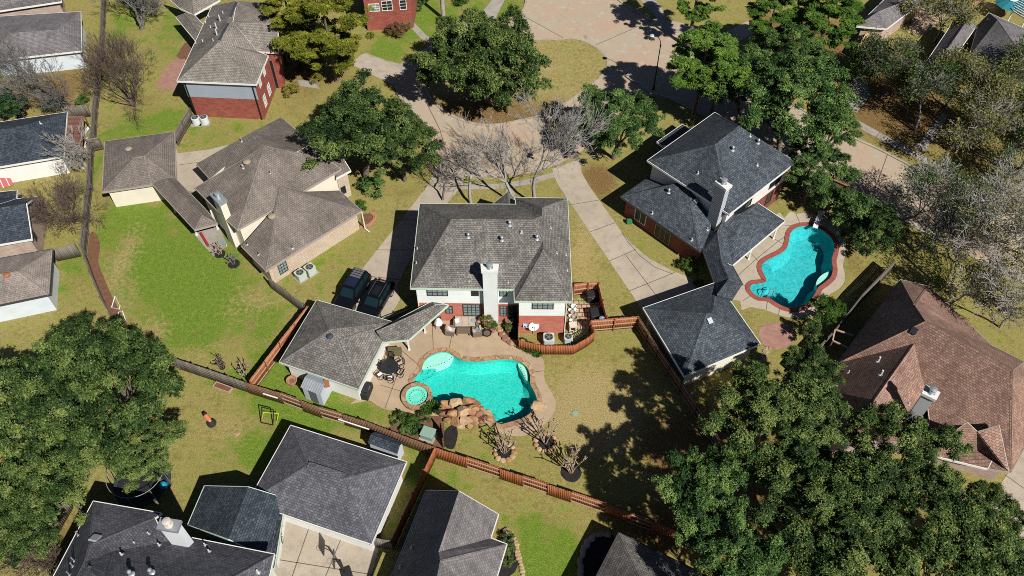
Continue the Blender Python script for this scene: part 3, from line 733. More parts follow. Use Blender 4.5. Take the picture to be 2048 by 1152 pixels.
slab('pool_step', [(992, 845), (1004, 842), (1012, 844), (1008, 848), (998, 850)], -0.25, [PLAS_W], t)
slab('pool_step', [(1012, 843), (1018, 838), (1026, 839), (1024, 844), (1014, 846)], -0.3, [PLAS_W], t)
# spa, raised above the deck
t = thing('spa', 'round raised spa with brown flagstone rim at the pool corner', 'spa', U(833.6, 795))
c = Vector((SPA_C.x, SPA_C.y, 0)); mb = MB()
def circ(r, n=40, ph=0.0): return [c + Vector((r * math.cos(2 * math.pi * i / n + ph), r * math.sin(2 * math.pi * i / n + ph), 0)) for i in range(n)]
r = SPA_R
ring(mb, circ(r), circ(r * 1.38), 0.36); ring(mb, circ(r * 1.38), circ(r * 1.40), 0.36, 0, 0.0); ring(mb, circ(r * 0.99), circ(r), 0.1, 0, 0.36)
mb.build('rim', [COPING], t)
mb = MB(); ring(mb, circ(r * 0.98), circ(r * 0.99), 0.04, 0, 0.3); ring(mb, circ(r * 0.56), circ(r * 0.99), 0.18); ring(mb, circ(r * 0.54), circ(r * 0.56), 0.095, 0, 0.18); mb.flat([(p.x, p.y, 0.095) for p in circ(r * 0.54)])
for i in range(18):
    a = 2 * math.pi * i / 18; mb.box((c.x + r * 0.68 * math.cos(a), c.y + r * 0.68 * math.sin(a), 0.185), (0.08, 0.08, 0.012), m=1)
PLAS_S = plaster('pale green spa plaster', (0.22, 0.74, 0.58), (0.32, 0.80, 0.66), 0.4)
mb.build('seat_ring', [PLAS_S, TILE_BLUE], t)
mb = MB(); mb.flat([(p.x, p.y, 0.28) for p in circ(r)]); mb.build('water', [WATER], t)
# blue pool
t = thing('swimming_pool', 'darker blue kidney pool with red brick edge and diving board', 'pool', U(1600, 540))
pool_parts(t, pb, PLAS_B, COPING_R, 0.42, 1.5)
slab('pool_step', [(1500, 576), (1506, 569), (1522, 568), (1534, 565), (1534, 575), (1522, 582), (1510, 586)], -0.35, [PLAS_B], t)
slab('pool_step', [(1525, 545), (1523, 534), (1530, 525), (1540, 524), (1545, 535), (1540, 547), (1531, 554)], -0.35, [PLAS_B], t)
slab('pool_bench', [(1639, 576), (1634, 562), (1642, 549), (1655, 541), (1670, 538), (1668, 553), (1655, 567)], -0.28, [PLAS_W], t)
# ---------------------------------------------------------------- houses
def ray_plane(x, y, p0, n):
    d = ray(x, y); k = d.dot(n)
    if abs(k) < 1e-9: return None
    t = (p0 - CAMP).dot(n) / k
    return CAMP + d * t if t > 0 else None
class House:
    def __init__(s, name, label, cat, at, cv=None, group=None):
        s.root = thing(name, label, cat, U(*at), group=group)
        s.cv = cv or (lambda x, y: (x, y)); s.v = {}; s.planes = []; s.walls = []
    def V(_h, **k):
        for key, (x, y, z) in k.items():
            px = _h.cv(x, y)
            if isinstance(z, tuple):
                if z[0] == 'S':
                    A, B = _h.v[z[1]], _h.v[z[2]]; e = (B - A); e.z = 0; e.normalize(); best = None
                    for n in (Vector((-e.y, e.x, 0)), Vector((e.y, -e.x, 0))):
                        N = Vector((0, 0, 1)) - n * z[3]
                        p = ray_plane(*px, A, N)
                        if p is not None and p.z > A.z + 0.05 and (best is None or p.z < best.z): best = p
                    _h.v[key] = best if best is not None else U(*px, A.z + 2)
                else:
                    A, B, C_ = (_h.v[q] for q in z[1:4])
                    _h.v[key] = ray_plane(*px, A, (B - A).cross(C_ - A))
            else: _h.v[key] = U(*px, z)
    def W(_h, **k):                                # points given in metres
        for key, p in k.items(): _h.v[key] = Vector(p)
    def roof(s, faces, mat, trim=None, name='roof', caps=True, trimw=0.065, th=0.14, noedge=()):
        root = s.root; mb = MB(); F = []
        for f in faces:
            ks = f.split(); P = [s.v[q] for q in ks]
            nz = sum(P[i].x * P[(i + 1) % len(P)].y - P[(i + 1) % len(P)].x * P[i].y for i in range(len(P)))
            if nz < 0: ks = ks[::-1]; P = P[::-1]
            n = Vector((0, 0, 0)); c = sum(P, Vector()) / len(P)
            for i in range(len(P)): n += (P[i] - c).cross(P[(i + 1) % len(P)] - c)
            n.normalize(); F.append((ks, P, n, c))
            u = Vector((0, 0, 1)).cross(n); u = u.normalized() if u.length > 1e-3 else Vector((1, 0, 0)); w = n.cross(u)
            for t in ([tuple(range(len(P)))] if len(P) <= 3 else tessellate_polygon([[Vector((p.x, p.y, 0)) for p in P]])):
                q = [P[i] for i in t]
                if (q[1] - q[0]).cross(q[2] - q[0]).z < 0: q = q[::-1]
                mb.face(q, 0, [(p.dot(u), p.dot(w)) for p in q])
                mb.face([p - Vector((0, 0, th)) for p in q[::-1]], 0, [(p.dot(u), p.dot(w)) for p in q[::-1]])
                s.planes.append((q, n))
        ro = mb.build(name, [mat], root)
        edges = {}
        for ks, P, n, c in F:
            for i in range(len(ks)):
                k = tuple(sorted((ks[i], ks[(i + 1) % len(ks)])))
                edges.setdefault(k, []).append((n, c))
        cm = MB(); tm = MB(); nt = 0
        for (a, b), L in edges.items():
            A, B = s.v[a], s.v[b]
            if len(L) == 2 and caps:
                if (L[1][1] - A).dot(L[0][0]) < -0.02:          # ridge or hip
                    e = (B - A).normalized(); up = Vector((0, 0, 0.025))
                    for n, c in L:
                        w = n.cross(e)
                        if w.dot(c - A) < 0: w = -w
                        q = [A + up, B + up, B + w * 0.17 + up * 0.9, A + w * 0.17 + up * 0.9]
                        if (q[1] - q[0]).cross(q[3] - q[0]).z < 0: q = q[::-1]
                        uvq = [(p.dot(e) * 1.1, p.dot(w)) for p in q]; cm.face(q, 0, uvq)
            elif len(L) == 1 and trim is not None and (a, b) not in noedge and (b, a) not in noedge:
                e = (B - A); h = Vector((-e.y, e.x, 0))
                if h.length < 1e-4: continue
                h.normalize()
                if h.dot(L[0][1] - A) > 0: h = -h
                o = h * trimw; z1 = Vector((0, 0, 0.02)); z0 = Vector((0, 0, -0.2)); x = e.normalized() * trimw
                a0, b0 = A - x * 0.5, B + x * 0.5
                for q in ([a0 + z1, b0 + z1, b0 + o + z1, a0 + o + z1], [a0 + o + z1, b0 + o + z1, b0 + o + z0, a0 + o + z0], [a0 + z0, b0 + z0, b0 + o + z0, a0 + o + z0],
                          [a0 + z1, a0 + o + z1, a0 + o + z0, a0 + z0], [b0 + z1, b0 + o + z1, b0 + o + z0, b0 + z0]): tm.face(q)
                nt += 1
        if cm.f: sub(cm, 'ridge_cap', [mat], ro, root)
        if nt: sub(tm, 'gutter', [trim], ro, root)
        return ro
    def wall(s, keys, mat, z0=0.0, z1=None, d=0.42, name='wall', pts=None):
        P = [s.v[k] for k in keys.split()] if pts is None else pts
        zt = (min(p.z for p in P) + 0.02) if z1 is None else z1
        P = inset(P, d) if d else ccw(P)
        mb = MB(); mb.prism(P, z0, zt, top=False)
        for i in range(len(P)):
            a, b = P[i], P[(i + 1) % len(P)]
            s.walls.append((Vector((a[0], a[1], z0)), Vector((b[0], b[1], z0)), zt))
        return mb.build(name, [mat], s.root)
    def panel(s, pts, mat, name='wall'):          # any flat wall face (gable ends)
        mb = MB(); mb.wuv(pts)
        return mb.build(name, [mat], s.root)
    def hit_wall(s, x, y):
        best = None
        for a, b, zt in s.walls:
            e = b - a; n = Vector((e.y, -e.x, 0)).normalized()
            if n.dot(ray(x, y)) > 0: continue
            p = ray_plane(x, y, a, n)
            if p is None: continue
            t = (p - a).dot(e) / e.length_squared
            if -0.03 <= t <= 1.03 and a.z - 0.3 <= p.z <= zt + 0.4:
                d = (p - CAMP).length
                if best is None or d < best[0]: best = (d, p, e.normalized(), n)
        return best
    def window(s, x0, y0, x1, y1, cols=2, rows=2, frame=None, glass=None, name='window', corners=None, label=None, arch=False):
        c = [s.cv(x, y) for x, y in (corners or ((x0, y0), (x1, y0), (x1, y1), (x0, y1)))]
        m = (sum(p[0] for p in c) / 4, sum(p[1] for p in c) / 4)
        h = s.hit_wall(*m)
        if h is None: print('no wall for window', s.root.name, x0, y0); return
        _, p, e, n = h
        q = [ray_plane(*k, p, n) for k in c]
        us = sorted((v - p).dot(e) for v in q); zs = sorted(v.z for v in q)
        u0, u1 = (us[0] + us[1]) / 2, (us[2] + us[3]) / 2; z0, z1 = (zs[0] + zs[1]) / 2, (zs[2] + zs[3]) / 2
        z0 = max(z0, 0.05)
        def at(u, z, o): return Vector((p.x, p.y, 0)) + e * u + n * o + Vector((0, 0, z))
        fm = MB(); w = 0.07
        def barr(ua, za, ub, zb, wd, o=0.035):
            fm.bar(at(ua, za, o), at(ub, zb, o), wd if abs(ua - ub) > 1e-6 else wd, 0.06)
        def rect(ua, za, ub, zb, o0, o1, mbx, mi=0):
            A = [at(ua, za, o1), at(ub, za, o1), at(ub, zb, o1), at(ua, zb, o1)]; B = [at(ua, za, o0), at(ub, za, o0), at(ub, zb, o0), at(ua, zb, o0)]
            mbx.face(A, mi)
            for i in range(4):
                j = (i + 1) % 4; mbx.face([B[i], B[j], A[j], A[i]], mi)
        rect(u0 - w, z0 - w, u1 + w, z0, 0, 0.06, fm); rect(u0 - w, z1, u1 + w, z1 + w, 0, 0.06, fm)
        rect(u0 - w, z0, u0, z1, 0, 0.06, fm); rect(u1, z0, u1 + w, z1, 0, 0.06, fm)
        for i in range(1, cols): k = u0 + (u1 - u0) * i / cols; rect(k - 0.022, z0, k + 0.022, z1, 0, 0.045, fm)
        for i in range(1, rows): k = z0 + (z1 - z0) * i / rows; rect(u0, k - 0.022, u1, k + 0.022, 0, 0.044, fm)
        f = fm.build(name, [frame or FRAME_D], s.root)
        if label: f['label'] = label
        g = MB(); g.face([at(u0, z0, 0.012), at(u1, z0, 0.012), at(u1, z1, 0.012), at(u0, z1, 0.012)])
        sub(g, 'pane', [glass or GLASS], f, s.root)
        return f
    def hit_roof(s, x, y):
        best = None
        for q, n in s.planes:
            p = ray_plane(x, y, q[0], n)
            if p is None: continue
            ok = all(((q[(i + 1) % 3] - q[i]).cross(p - q[i])).z > -1e-3 for i in range(3))
            if ok and (best is None or p.z > best[0].z): best = (p, n)
        return best
    def vent(s, x, y, kind='pipe', h=0.35, r=0.07, mat=None):
        b = s.hit_roof(*s.cv(x, y))
        if b is None: print('vent misses roof', s.root.name, x, y); return
        p, n = b; mb = MB()
        if kind == 'pipe':
            mb.lathe(p - Vector((0, 0, 0.1)), [(r, 0), (r, h + 0.1), (r * 0.7, h + 0.1)], 10)
            mb.lathe(p + n * 0.02, [(r * 2.3, 0), (r * 1.1, 0.06)], 10, 1)
            u = Vector((0, 0, 1)).cross(n).normalized(); w = n.cross(u); k = r * 2.6
            mb.wuv([p + n * 0.015 + u * k - w * k * 1.4, p + n * 0.015 + u * k + w * k, p + n * 0.015 - u * k + w * k, p + n * 0.015 - u * k - w * k * 1.4][::1], 1)
            mb.build('vent_pipe', [mat or PIPE, FLASH], s.root)
        elif kind == 'cap':
            mb.lathe(p - Vector((0, 0, 0.1)), [(r, 0), (r, h + 0.1)], 12); mb.lathe(p + Vector((0, 0, h)), [(r * 1.7, 0), (r * 1.7, 0.07), (r * 0.6, 0.2)], 12)
            mb.lathe(p + n * 0.02, [(r * 2.5, 0), (r * 1.2, 0.08)], 12, 1)
            mb.build('flue_vent', [mat or GALV, FLASH], s.root)
        elif kind == 'disc':
            mb.lathe(p - Vector((0, 0, 0.05)), [(r, 0), (r, 0.18), (r * 1.5, 0.2), (r * 1.5, 0.26), (r * 0.5, 0.36)], 18)
            mb.build('turbine_vent', [mat or PIPE], s.root)
        elif kind == 'box':
            u = Vector((0, 0, 1)).cross(n).normalized(); w = n.cross(u)
            mb.box(p + n * 0.07, (r * 2, r * 2.4, 0.16), rot=Matrix((u, w, n)).transposed())
            mb.build('roof_vent', [mat or FLASH], s.root)
    def ridge_vent(s, x0, y0, x1, y1, mat, w=0.32):
        a, b = s.hit_roof(*s.cv(x0, y0)), s.hit_roof(*s.cv(x1, y1))
        if a is None or b is None: print('ridge vent misses', s.root.name); return
        mb = MB(); mb.bar(a[0] + Vector((0, 0, 0.05)), b[0] + Vector((0, 0, 0.05)), w, 0.12)
        mb.build('ridge_vent', [mat], s.root)
    def chimney(s, corners, ztop, zbot, mat, cap=None, flue=True, capmat=None, flare=0.12, flue_mat=None, face2=None):
        P = ccw([U(*s.cv(x, y), ztop) for x, y in corners])
        mb = MB(); mb.prism(inset(P, flare), zbot, ztop - 0.05)
        ch = mb.build('chimney', [mat], s.root)
        mb = MB(); mb.prism(P, ztop - 0.28, ztop)
        mb.prism(inset(P, flare * 0.5), ztop - 0.42, ztop - 0.281)
        sub(mb, 'chimney_cap', [capmat or TRIM], ch, s.root)
        c = sum(P, Vector()) / len(P)
        if flue:
            mb = MB(); mb.lathe((c.x, c.y, ztop - 0.02), [(0.34, 0), (0.3, 0.03), (0.2, 0.05), (0.2, 0.42), (0.3, 0.44), (0.3, 0.56), (0.12, 0.62)], 18)
            sub(mb, 'flue', [flue_mat or GALV], ch, s.root)
        return ch
    def pipe(s, pts, r=0.04, mat=None, name='downspout'):
        mb = MB()
        for a, b in zip(pts, pts[1:]): mb.bar(a, b, r * 2)
        return mb.build(name, [mat or TRIM], s.root)
    def posts(s, px, ztop, mat, w=0.14, zbase=0.0):
        for x, y in px:
            p = U(*s.cv(x, y), zbase); mb = MB(); mb.box((p.x, p.y, (ztop + zbase) / 2), (w, w, ztop - zbase)); mb.box((p.x, p.y, zbase + 0.06), (w * 1.5, w * 1.5, 0.12))
            mb.build('post', [mat], s.root)

E1, E2 = 2.75, 5.4
# --- centre house
z = zoom(810, 380, 3.717)
h = House('two_storey_house', 'white boarded house over orange brick with tall white chimney behind the bright pool', 'house', (985, 560), z)
h.V(A=(110, 103, E2), G=(42, 728, E2), F=(812, 738, E2), E=(815, 826, E2), D=(1243, 829, E2), C=(1207, 63, E2), B1=(820, 57, E2), B2=(825, 108, E2))
h.V(J=(950, 222, ('S', 'G', 'F', .52)), I=(345, 217, ('S', 'G', 'F', .52)))
h.V(K1=(1026, 384, ('P', 'C', 'D', 'J')), K2=(1030, 442, ('P', 'C', 'D', 'J')), L1=(1022, 130, ('P', 'C', 'D', 'J')), L2=(1019, 190, ('P', 'C', 'D', 'J')))
h.roof(['A G I', 'G F K1 J I', 'F E K2 K1', 'E D K2', 'D C L1 L2 J K1 K2', 'C B1 L1', 'B1 B2 L2 L1', 'B2 A I J L2'], R_GREY, TRIM_G)
h.wall('G F E D C B1 B2 A', BRICK_W)
h.V(p1=(655, 102, 3.6), p2=(766, 14, 4.9), p3=(772, 104, 4.9), p4=(812, 60, 3.6), p5=(814, 108, 3.6))
h.roof(['p1 p2 p3', 'p2 p4 p5 p3'], R_GREY, TRIM, name='porch_roof')
h.window(168, 740, 313, 782, 4, 2, glass=GLASS_L); h.window(498, 742, 543, 782, 1, 2); h.window(707, 744, 753, 785, 2, 2, glass=GLASS_L); h.window(950, 838, 1100, 880, 4, 2, glass=GLASS_L)
h.window(307, 866, 350, 912, 2, 2, glass=GLASS_L); h.window(436, 853, 556, 930, 4, 4, glass=GLASS_L); h.window(710, 862, 752, 933, 2, 4, glass=GLASS_L); h.window(768, 862, 830, 975, 2, 4, name='door')
h.chimney([(561, 548), (698, 548), (692, 605), (566, 604)], 8.1, 0, siding('white chimney boards', (0.70, 0.73, 0.71), 0.3), capmat=TRIM)
for q in ((470, 352), (720, 375), (778, 262), (980, 366)): h.vent(*q, kind='cap', h=0.4, r=0.09)
for q in ((866, 315), (838, 560), (388, 622), (476, 685), (766, 690), (1083, 285), (1128, 470), (1196, 485), (1204, 600), (92, 438), (85, 546)): h.vent(*q, h=0.25, r=0.045)
for x in ((95, 800), (1195, 930)):
    b = h.hit_wall(*z(*x))
    if b: h.pipe([Vector((b[1].x, b[1].y, 0)) + b[3] * 0.06, Vector((b[1].x, b[1].y, E2)) + b[3] * 0.06], 0.04)
# --- pool garage with covered walkway
z = zoom(500, 370, 2.8808)
h = House('garage', 'grey shingled garage with covered walkway to the house, black cars parked behind', 'garage', (672, 690), z)
h.V(a=(385, 664, E1), b=(170, 1020, E1), c=(625, 1176, E1), e=(822, 790, E1))
h.V(p=(458, 832, ('S', 'b', 'c', .55)), q=(512, 890, ('S', 'b', 'c', .55)))
h.roof(['a b p', 'b c q p', 'c e q', 'e a p q'], R_GREY, TRIM_G)
h.wall('a b c e', WHITE_S)
h.V(m=(728, 842, 3.75), k=(770, 905, E1), k2=(782, 830, E1 + 0.3), g=(915, 890, E1), f=(1140, 692, E1), f2=(1050, 671, E1), n=(1066, 690, 3.75), m2=(760, 800, E1 + 0.3))
h.roof(['k g f n m', 'm n f2 e'], R_GREY, TRIM_G, name='walkway_roof', noedge=(('k', 'm'), ('m', 'e')))
h.roof(['n f f2'], R_GREY, TRIM_G, name='walkway_roof_end', caps=False, noedge=(('n', 'f'), ('n', 'f2')))
h.posts([(918, 950), (1112, 770), (1010, 850)], E1, TRIM)
h.vent(463, 878, 'disc', r=0.2, mat=plain('dark skylight', (0.05, 0.07, 0.09), .3))
# --- left stone house
z = zoom(380, 230, 3.4917)
h = House('stone_house', 'taupe roofed house with buff stone wall and cream chimney left of the parked cars', 'house', (560, 400), z)
EU = 4.4
h.V(w3=(330, 800, EU), w6=(1052, 378, EU), w2=(258, 735, EU), w1=(35, 510, EU), w5=(785, 535, EU), w4=(585, 655, EU))
h.V(u2=(520, 213, ('S', 'w3', 'w6', .62)))
h.V(x=(995, 335, 5.0), v=(745, 262, ('P', 'w3', 'w6', 'u2')), lv=(440, 268, ('P', 'w1', 'w2', 'u2')))
h.V(t3=(45, 343, 3.0), t4=(135, 440, 3.0), u1=(425, 126, ('P', 't3', 't4', 'u2')))
h.V(t1=(637, 18, 3.0), t2=(838, 188, 3.0), z1=(965, 135, 5.2), z2=(1120, 388, 3.6), z3=(1020, 440, 3.6))
h.roof(['w1 w2 u2 lv', 'w2 w3 u2', 'w3 w4 w5 w6 x v u2', 't3 t4 lv u2 u1', 'u1 u2 v t2 t1'], R_TAN, TRIM_T)
h.roof(['v z1 z2 z3 x'], R_TAN, TRIM, name='wing_roof', noedge=(('v', 'x'), ('x', 'z3')))
h.V(y1=(360, 915, E1), y2=(530, 1087, E1), y3=(1198, 668, E1), y4=(1040, 527, E1), s1=(628, 500, ('P', 'w3', 'w6', 'u2')))
h.v['s1'] = h.v['s1'] + (CAMP - h.v['s1']).normalized() * 0.06
h.V(yb=(585, 657, ('P', 'y1', 'y2', 's1')), yc=(790, 535, ('P', 'y3', 'y4', 's1')))
h.roof(['y1 y2 s1 yb', 'y2 y3 s1', 'y3 y4 yc s1'], R_TAN, TRIM_T, name='front_roof', noedge=(('y1', 'yb'), ('yc', 'y4'), ('s1', 'yb'), ('s1', 'yc')))
bk = h.v['y2'] + (h.v['y4'] - h.v['y3']) * 1.0
h.wall('', STONE, pts=[h.v['y2'], h.v['y3'], h.v['y4'], h.v['y1']])
h.wall('', CREAM, z1=EU + 0.05, pts=[h.v['w3'], h.v['w6'], U(*z(820, 200), EU), U(*z(440, 170), EU), h.v['w1'], h.v['w2']])
h.wall('', CREAM, z1=3.0, pts=[h.v['t3'], h.v['t4'], U(*z(560, 330), 3.0), h.v['t2'], h.v['t1']])
h.wall('', STONE, z1=3.6, d=0.3, pts=[h.v['z2'], h.v['z3'], U(*z(820, 330), 3.6), U(*z(950, 200), 3.6)])
h.window(610, 1015, 680, 1100, 3, 4, glass=GLASS_L, corners=((608, 1035), (662, 1012), (682, 1082), (630, 1108)))
h.window(1050, 500, 1090, 560, 1, 1, corners=((1052, 505), (1082, 500), (1090, 560), (1058, 530)))
h.chimney([(135, 552), (193, 524), (257, 590), (200, 624)], 6.8, 0, PALE_S if False else CREAM, capmat=plain('grey metal chimney cap', (0.42, 0.46, 0.50), .4, .5))
for q in ((310, 190), (362, 185), (345, 165)): h.vent(*q, h=0.6, r=0.06, mat=TRIM_T)
h.vent(400, 335, 'disc', r=0.26, mat=plain('tan turbine vent', (0.34, 0.27, 0.2), .6)); h.vent(574, 715, 'disc', r=0.26, mat=plain('tan turbine vent', (0.34, 0.27, 0.2), .6))
h.vent(372, 372, 'cap', mat=TRIM_T)
for q in ((558, 408), (480, 975), (715, 930), (400, 905), (585, 690)): h.vent(*q, h=0.3, r=0.05, mat=TRIM_D)
h.ridge_vent(432, 135, 510, 203, TRIM_D, 0.25)
b = h.v['y3']; h.pipe([b + Vector((0.02, -0.05, -0.1)), Vector((b.x + .02, b.y - .05, 0.15)), Vector((b.x + 0.5, b.y - 0.5, 0.1))], 0.05)
# --- its garage with breezeway
z = zoom(0, 0, 2.8808)
h = House('garage', 'taupe hip roofed garage with cream wall above the big green lawn', 'garage', (278, 330), z)
h.V(a=(605, 815, E1), b=(590, 1105, E1), c=(880, 1062, E1), d=(1012, 1030, E1), e=(1005, 760, E1))
h.V(p=(775, 905, ('S', 'b', 'c', .42)), q=(835, 895, ('S', 'b', 'c', .42)))
h.roof(['a b p', 'b c q p', 'c d q', 'd e q', 'e a p q'], R_TAN, TRIM_T)
c_ = h.v['b'] + (h.v['e'] - h.v['a'])
h.wall('', CREAM, pts=[h.v['a'], h.v['b'], c_, h.v['e']])
h.v.update({k: U(x, y, zz) for k, (x, y, zz) in dict(g1=(305, 368, E1), g2=(389, 459, E1), g3=(434, 447, E1), g4=(412, 420, E1), g5=(351, 357, E1), r1=(332, 356, 3.55), r2=(405, 430, 3.55)).items()})
h.roof(['g1 g2 r2 r1', 'g2 g3 r2', 'g3 g4 g5 r1 r2'], R_TAN, TRIM_T, name='breezeway_roof', noedge=(('g1', 'r1'), ('r1', 'g5')))
h.cv = lambda x, y: (x, y)
h.posts([(394, 470), (352, 425), (436, 458)], E1, WHITEP)
h.vent(258, 300, 'disc', r=0.24, mat=plain('tan turbine vent', (0.34, 0.27, 0.2), .6))
# --- brick two-storey house, top left
z = zoom(330, 0, 4.432)
h = House('brick_house', 'red brick house with warm grey roof and blue grey upper boards', 'house', (450, 160), z)
h.V(a=(418, 55, E2), b=(108, 716, E2), c=(808, 746, E2), d=(912, 495, E2), e=(820, 457, E2))
h.V(p=(470, 378, ('S', 'b', 'c', .62)))
h.V(q=(635, 8, h.v['p'].z))
h.V(m=(655, 258, ('P', 'c', 'd', 'p')), g1=(1000, 463, E2), g2=(1000, 203, E2 + 2.0), g3=(600, 195, h.v['p'].z), g4=(985, 30, E2), k=(880, 22, E2))
h.roof(['a b p q', 'b c p', 'c d e m g3 p', 'p g3 q'], R_BRICKH, TRIM)
h.roof(['e g1 g2 g3 m', 'g3 g2 k q'], R_BRICKH, TRIM, name='wing_roof', noedge=(('e', 'm'), ('m', 'g3'), ('g3', 'q'), ('q', 'k')))
bp = [h.v['a'], h.v['b'], h.v['c'], h.v['d'] + (h.v['d'] - h.v['c']) * 1.2]
h.wall('', BRICK, pts=bp)
bi = inset(bp, 0.40)
near = lambda q: min(bi, key=lambda p: (p.x - q.x) ** 2 + (p.y - q.y) ** 2)
for i_, j_ in (('b', 'c'), ('a', 'b')):
    A_, B_ = near(h.v[i_]), near(h.v[j_])
    h.panel([Vector((A_.x, A_.y, 2.9)), Vector((B_.x, B_.y, 2.9)), Vector((B_.x, B_.y, E2)), Vector((A_.x, A_.y, E2))], PALE_G, name='upper_boards')
pts = [h.v['g1'], U(*z(1000, 40), E2), U(*z(760, 40), E2), h.v['e']]
h.wall('', BRICK, pts=pts, d=0.25, z1=E2 + 0.3)
h.V(aa=(255, 130, E1), ab=(95, 150, E1), ac=(265, 355, E1), ad=(345, 225, E1), ae=(130, 72, E1), af=(175, 120, 3.6), ag=(300, 280, 3.6), ah=(485, 0, E1), ai=(0, -40, E1), aj=(240, -20, 4.4))
h.roof(['ab ac ag af', 'ac ad ag', 'ad aa af ag'], R_BRICKH, TRIM, name='walkway_roof')
h.roof(['ai ae aa aj', 'aa ah aj'], R_BRICKH, TRIM, name='rear_roof')
h.window(0, 0, 0, 0, 2, 3, corners=((865, 612), (885, 612), (893, 668), (874, 660)), glass=GLASS_L, frame=TRIM); h.window(0, 0, 0, 0, 2, 3, corners=((828, 712), (845, 705), (856, 755), (838, 775)), glass=GLASS_L, frame=TRIM)
h.window(0, 0, 0, 0, 2, 4, corners=((905, 752), (922, 738), (938, 830), (920, 850)), glass=GLASS_L, frame=TRIM); h.window(0, 0, 0, 0, 2, 4, corners=((868, 848), (885, 838), (902, 930), (885, 950)), glass=GLASS_L, frame=TRIM)
h.window(0, 0, 0, 0, 1, 1, name='entry_arch_shade', frame=BRICK, corners=((1032, 425), (1052, 412), (1098, 690), (1064, 650))); h.window(0, 0, 0, 0, 1, 1, name='entry_recess_shade', frame=BRICK, corners=((925, 540), (952, 530), (1015, 815), (985, 800)))  # flat dark panes stand for the shade inside the arch and recess
for k, (x, y) in zip('ab', ((200, 800), (815, 900))):
    b = h.hit_wall(*z(x, y))
    if b: h.pipe([Vector((b[1].x, b[1].y, 0)) + b[3] * 0.07, Vector((b[1].x, b[1].y, E2)) + b[3] * 0.07], 0.06, BLACKM)
for q in ((490, 185), (458, 255), (462, 310)): h.vent(*q, h=0.8, r=0.07)
for q in ((515, 118), (405, 245), (428, 362), (335, 368), (275, 385), (362, 203), (390, 150)): h.vent(*q, h=0.3, r=0.05)
h.ridge_vent(560, 210, 480, 360, TRIM_D, 0.28); h.ridge_vent(632, 25, 580, 150, TRIM_D, 0.28)
# --- far left houses
z = zoom(0, 0, 2.8808)
h = House('far_house', 'mauve roofed house with pale wall behind the big leafless tree at top left', 'house', (80, 90), z)
h.V(a=(115, 88, E1), d=(465, 68, E1), c=(470, 292, E1), b=(-60, 350, E1), ee=(-60, 100, E1))
h.V(p=(60, 190, ('S', 'b', 'c', .4)), q=(330, 170, ('S', 'b', 'c', .4)))
h.roof(['ee b p', 'b c q p', 'c d q', 'd a ee p q'], R_MAUVE, TRIM)
h.wall('ee b c d', PALE_S)
h = House('far_house', 'mauve grey roof sliver cut by the frame in the top left corner', 'house', (40, 0), z)
h.V(a=(-90, 75, E1), b=(352, 8, E1), c=(345, -90, E1), d=(-90, -60, E1), p=(0, -20, 4.2), q=(250, -40, 4.2))
h.roof(['a b q p', 'b c q', 'c d p q', 'd a p'], R_MAUVE, TRIM); h.wall('a b c d', BRICK_T)
z = zoom(0, 220, 6.4)
h = House('far_house', 'dark blue grey hip roofed house with bright white wall on the left edge', 'house', (60, 300), z)
h.V(a=(-400, 215, E1), b=(-400, 790, E1), c=(815, 588, E1), d=(858, 28, E1))
h.V(p=(310, 205, ('S', 'b', 'c', .42)), q=(345, 190, ('S', 'b', 'c', .42)), p0=(-60, 260, ('S', 'b', 'c', .42)))
h.roof(['a b p0', 'b c q p p0', 'c d q', 'd a p0 p q'], R_INK, TRIM)
h.wall('a b c d', WHITE_S)
h.vent(520, 175, h=0.3, r=0.05)
z = zoom(0, 380, 4.4308)
h = House('far_house', 'dark roofed house with tan pink brick gable wall on the left edge', 'house', (45, 450), z)
h.V(a=(-200, 515, 3.3), b=(280, 433, 3.3), g=(232, 122, ('S', 'a', 'b', .62)), g0=(-200, 190, ('S', 'a', 'b', .62)))
h.V(c=(318, 60, 3.3), d=(145, 80, 3.3), e=(150, 3, 3.3), f=(-200, 40, 3.3))
h.roof(['a b g g0', 'g0 g c d'], R_INK, TRIM)
h.roof(['d e f g0'], R_INK, TRIM, name='rear_roof', noedge=(('d', 'g0'),))
B_ = h.v['b']; C_ = h.v['c']
h.wall('', BRICK_T, pts=[h.v['a'], B_, C_, U(*z(-200, 90), 3.3)], d=0.3)
q = inset([h.v['a'], B_, C_, U(*z(-200, 90), 3.3)], 0.3)
qs = sorted(q, key=lambda p: -p.x)[:2]
gz = h.v['g']
mb = MB(); mm = (qs[0] + qs[1]) / 2
mb.wuv([Vector((min(qs, key=lambda p: p.y).x, min(qs, key=lambda p: p.y).y, 3.3)), Vector((max(qs, key=lambda p: p.y).x, max(qs, key=lambda p: p.y).y, 3.3)), Vector((mm.x, mm.y, gz.z - 0.1))]); mb.build('gable', [BRICK_T], h.root)
h.window(0, 0, 0, 0, 2, 3, corners=((305, 165), (322, 180), (352, 265), (330, 240))); h.window(0, 0, 0, 0, 2, 3, corners=((288, 365), (305, 385), (330, 465), (312, 440)))
h = House('far_house', 'pinkish roofed house with rusty turbine vent above the large left oak', 'house', (40, 560), z)
h.V(a=(-300, 660, E1), d=(465, 523, E1), c=(436, 925, E1), b=(-330, 1085, E1))
h.V(p=(-60, 760, ('S', 'b', 'c', .4)), q=(160, 720, ('S', 'b', 'c', .4)))
h.roof(['a b p', 'b c q p', 'c d q', 'd a p q'], R_PINK, TRIM_D); h.wall('a b c d', PALE_S)
h.vent(65, 762, 'disc', r=0.22, mat=RUST)
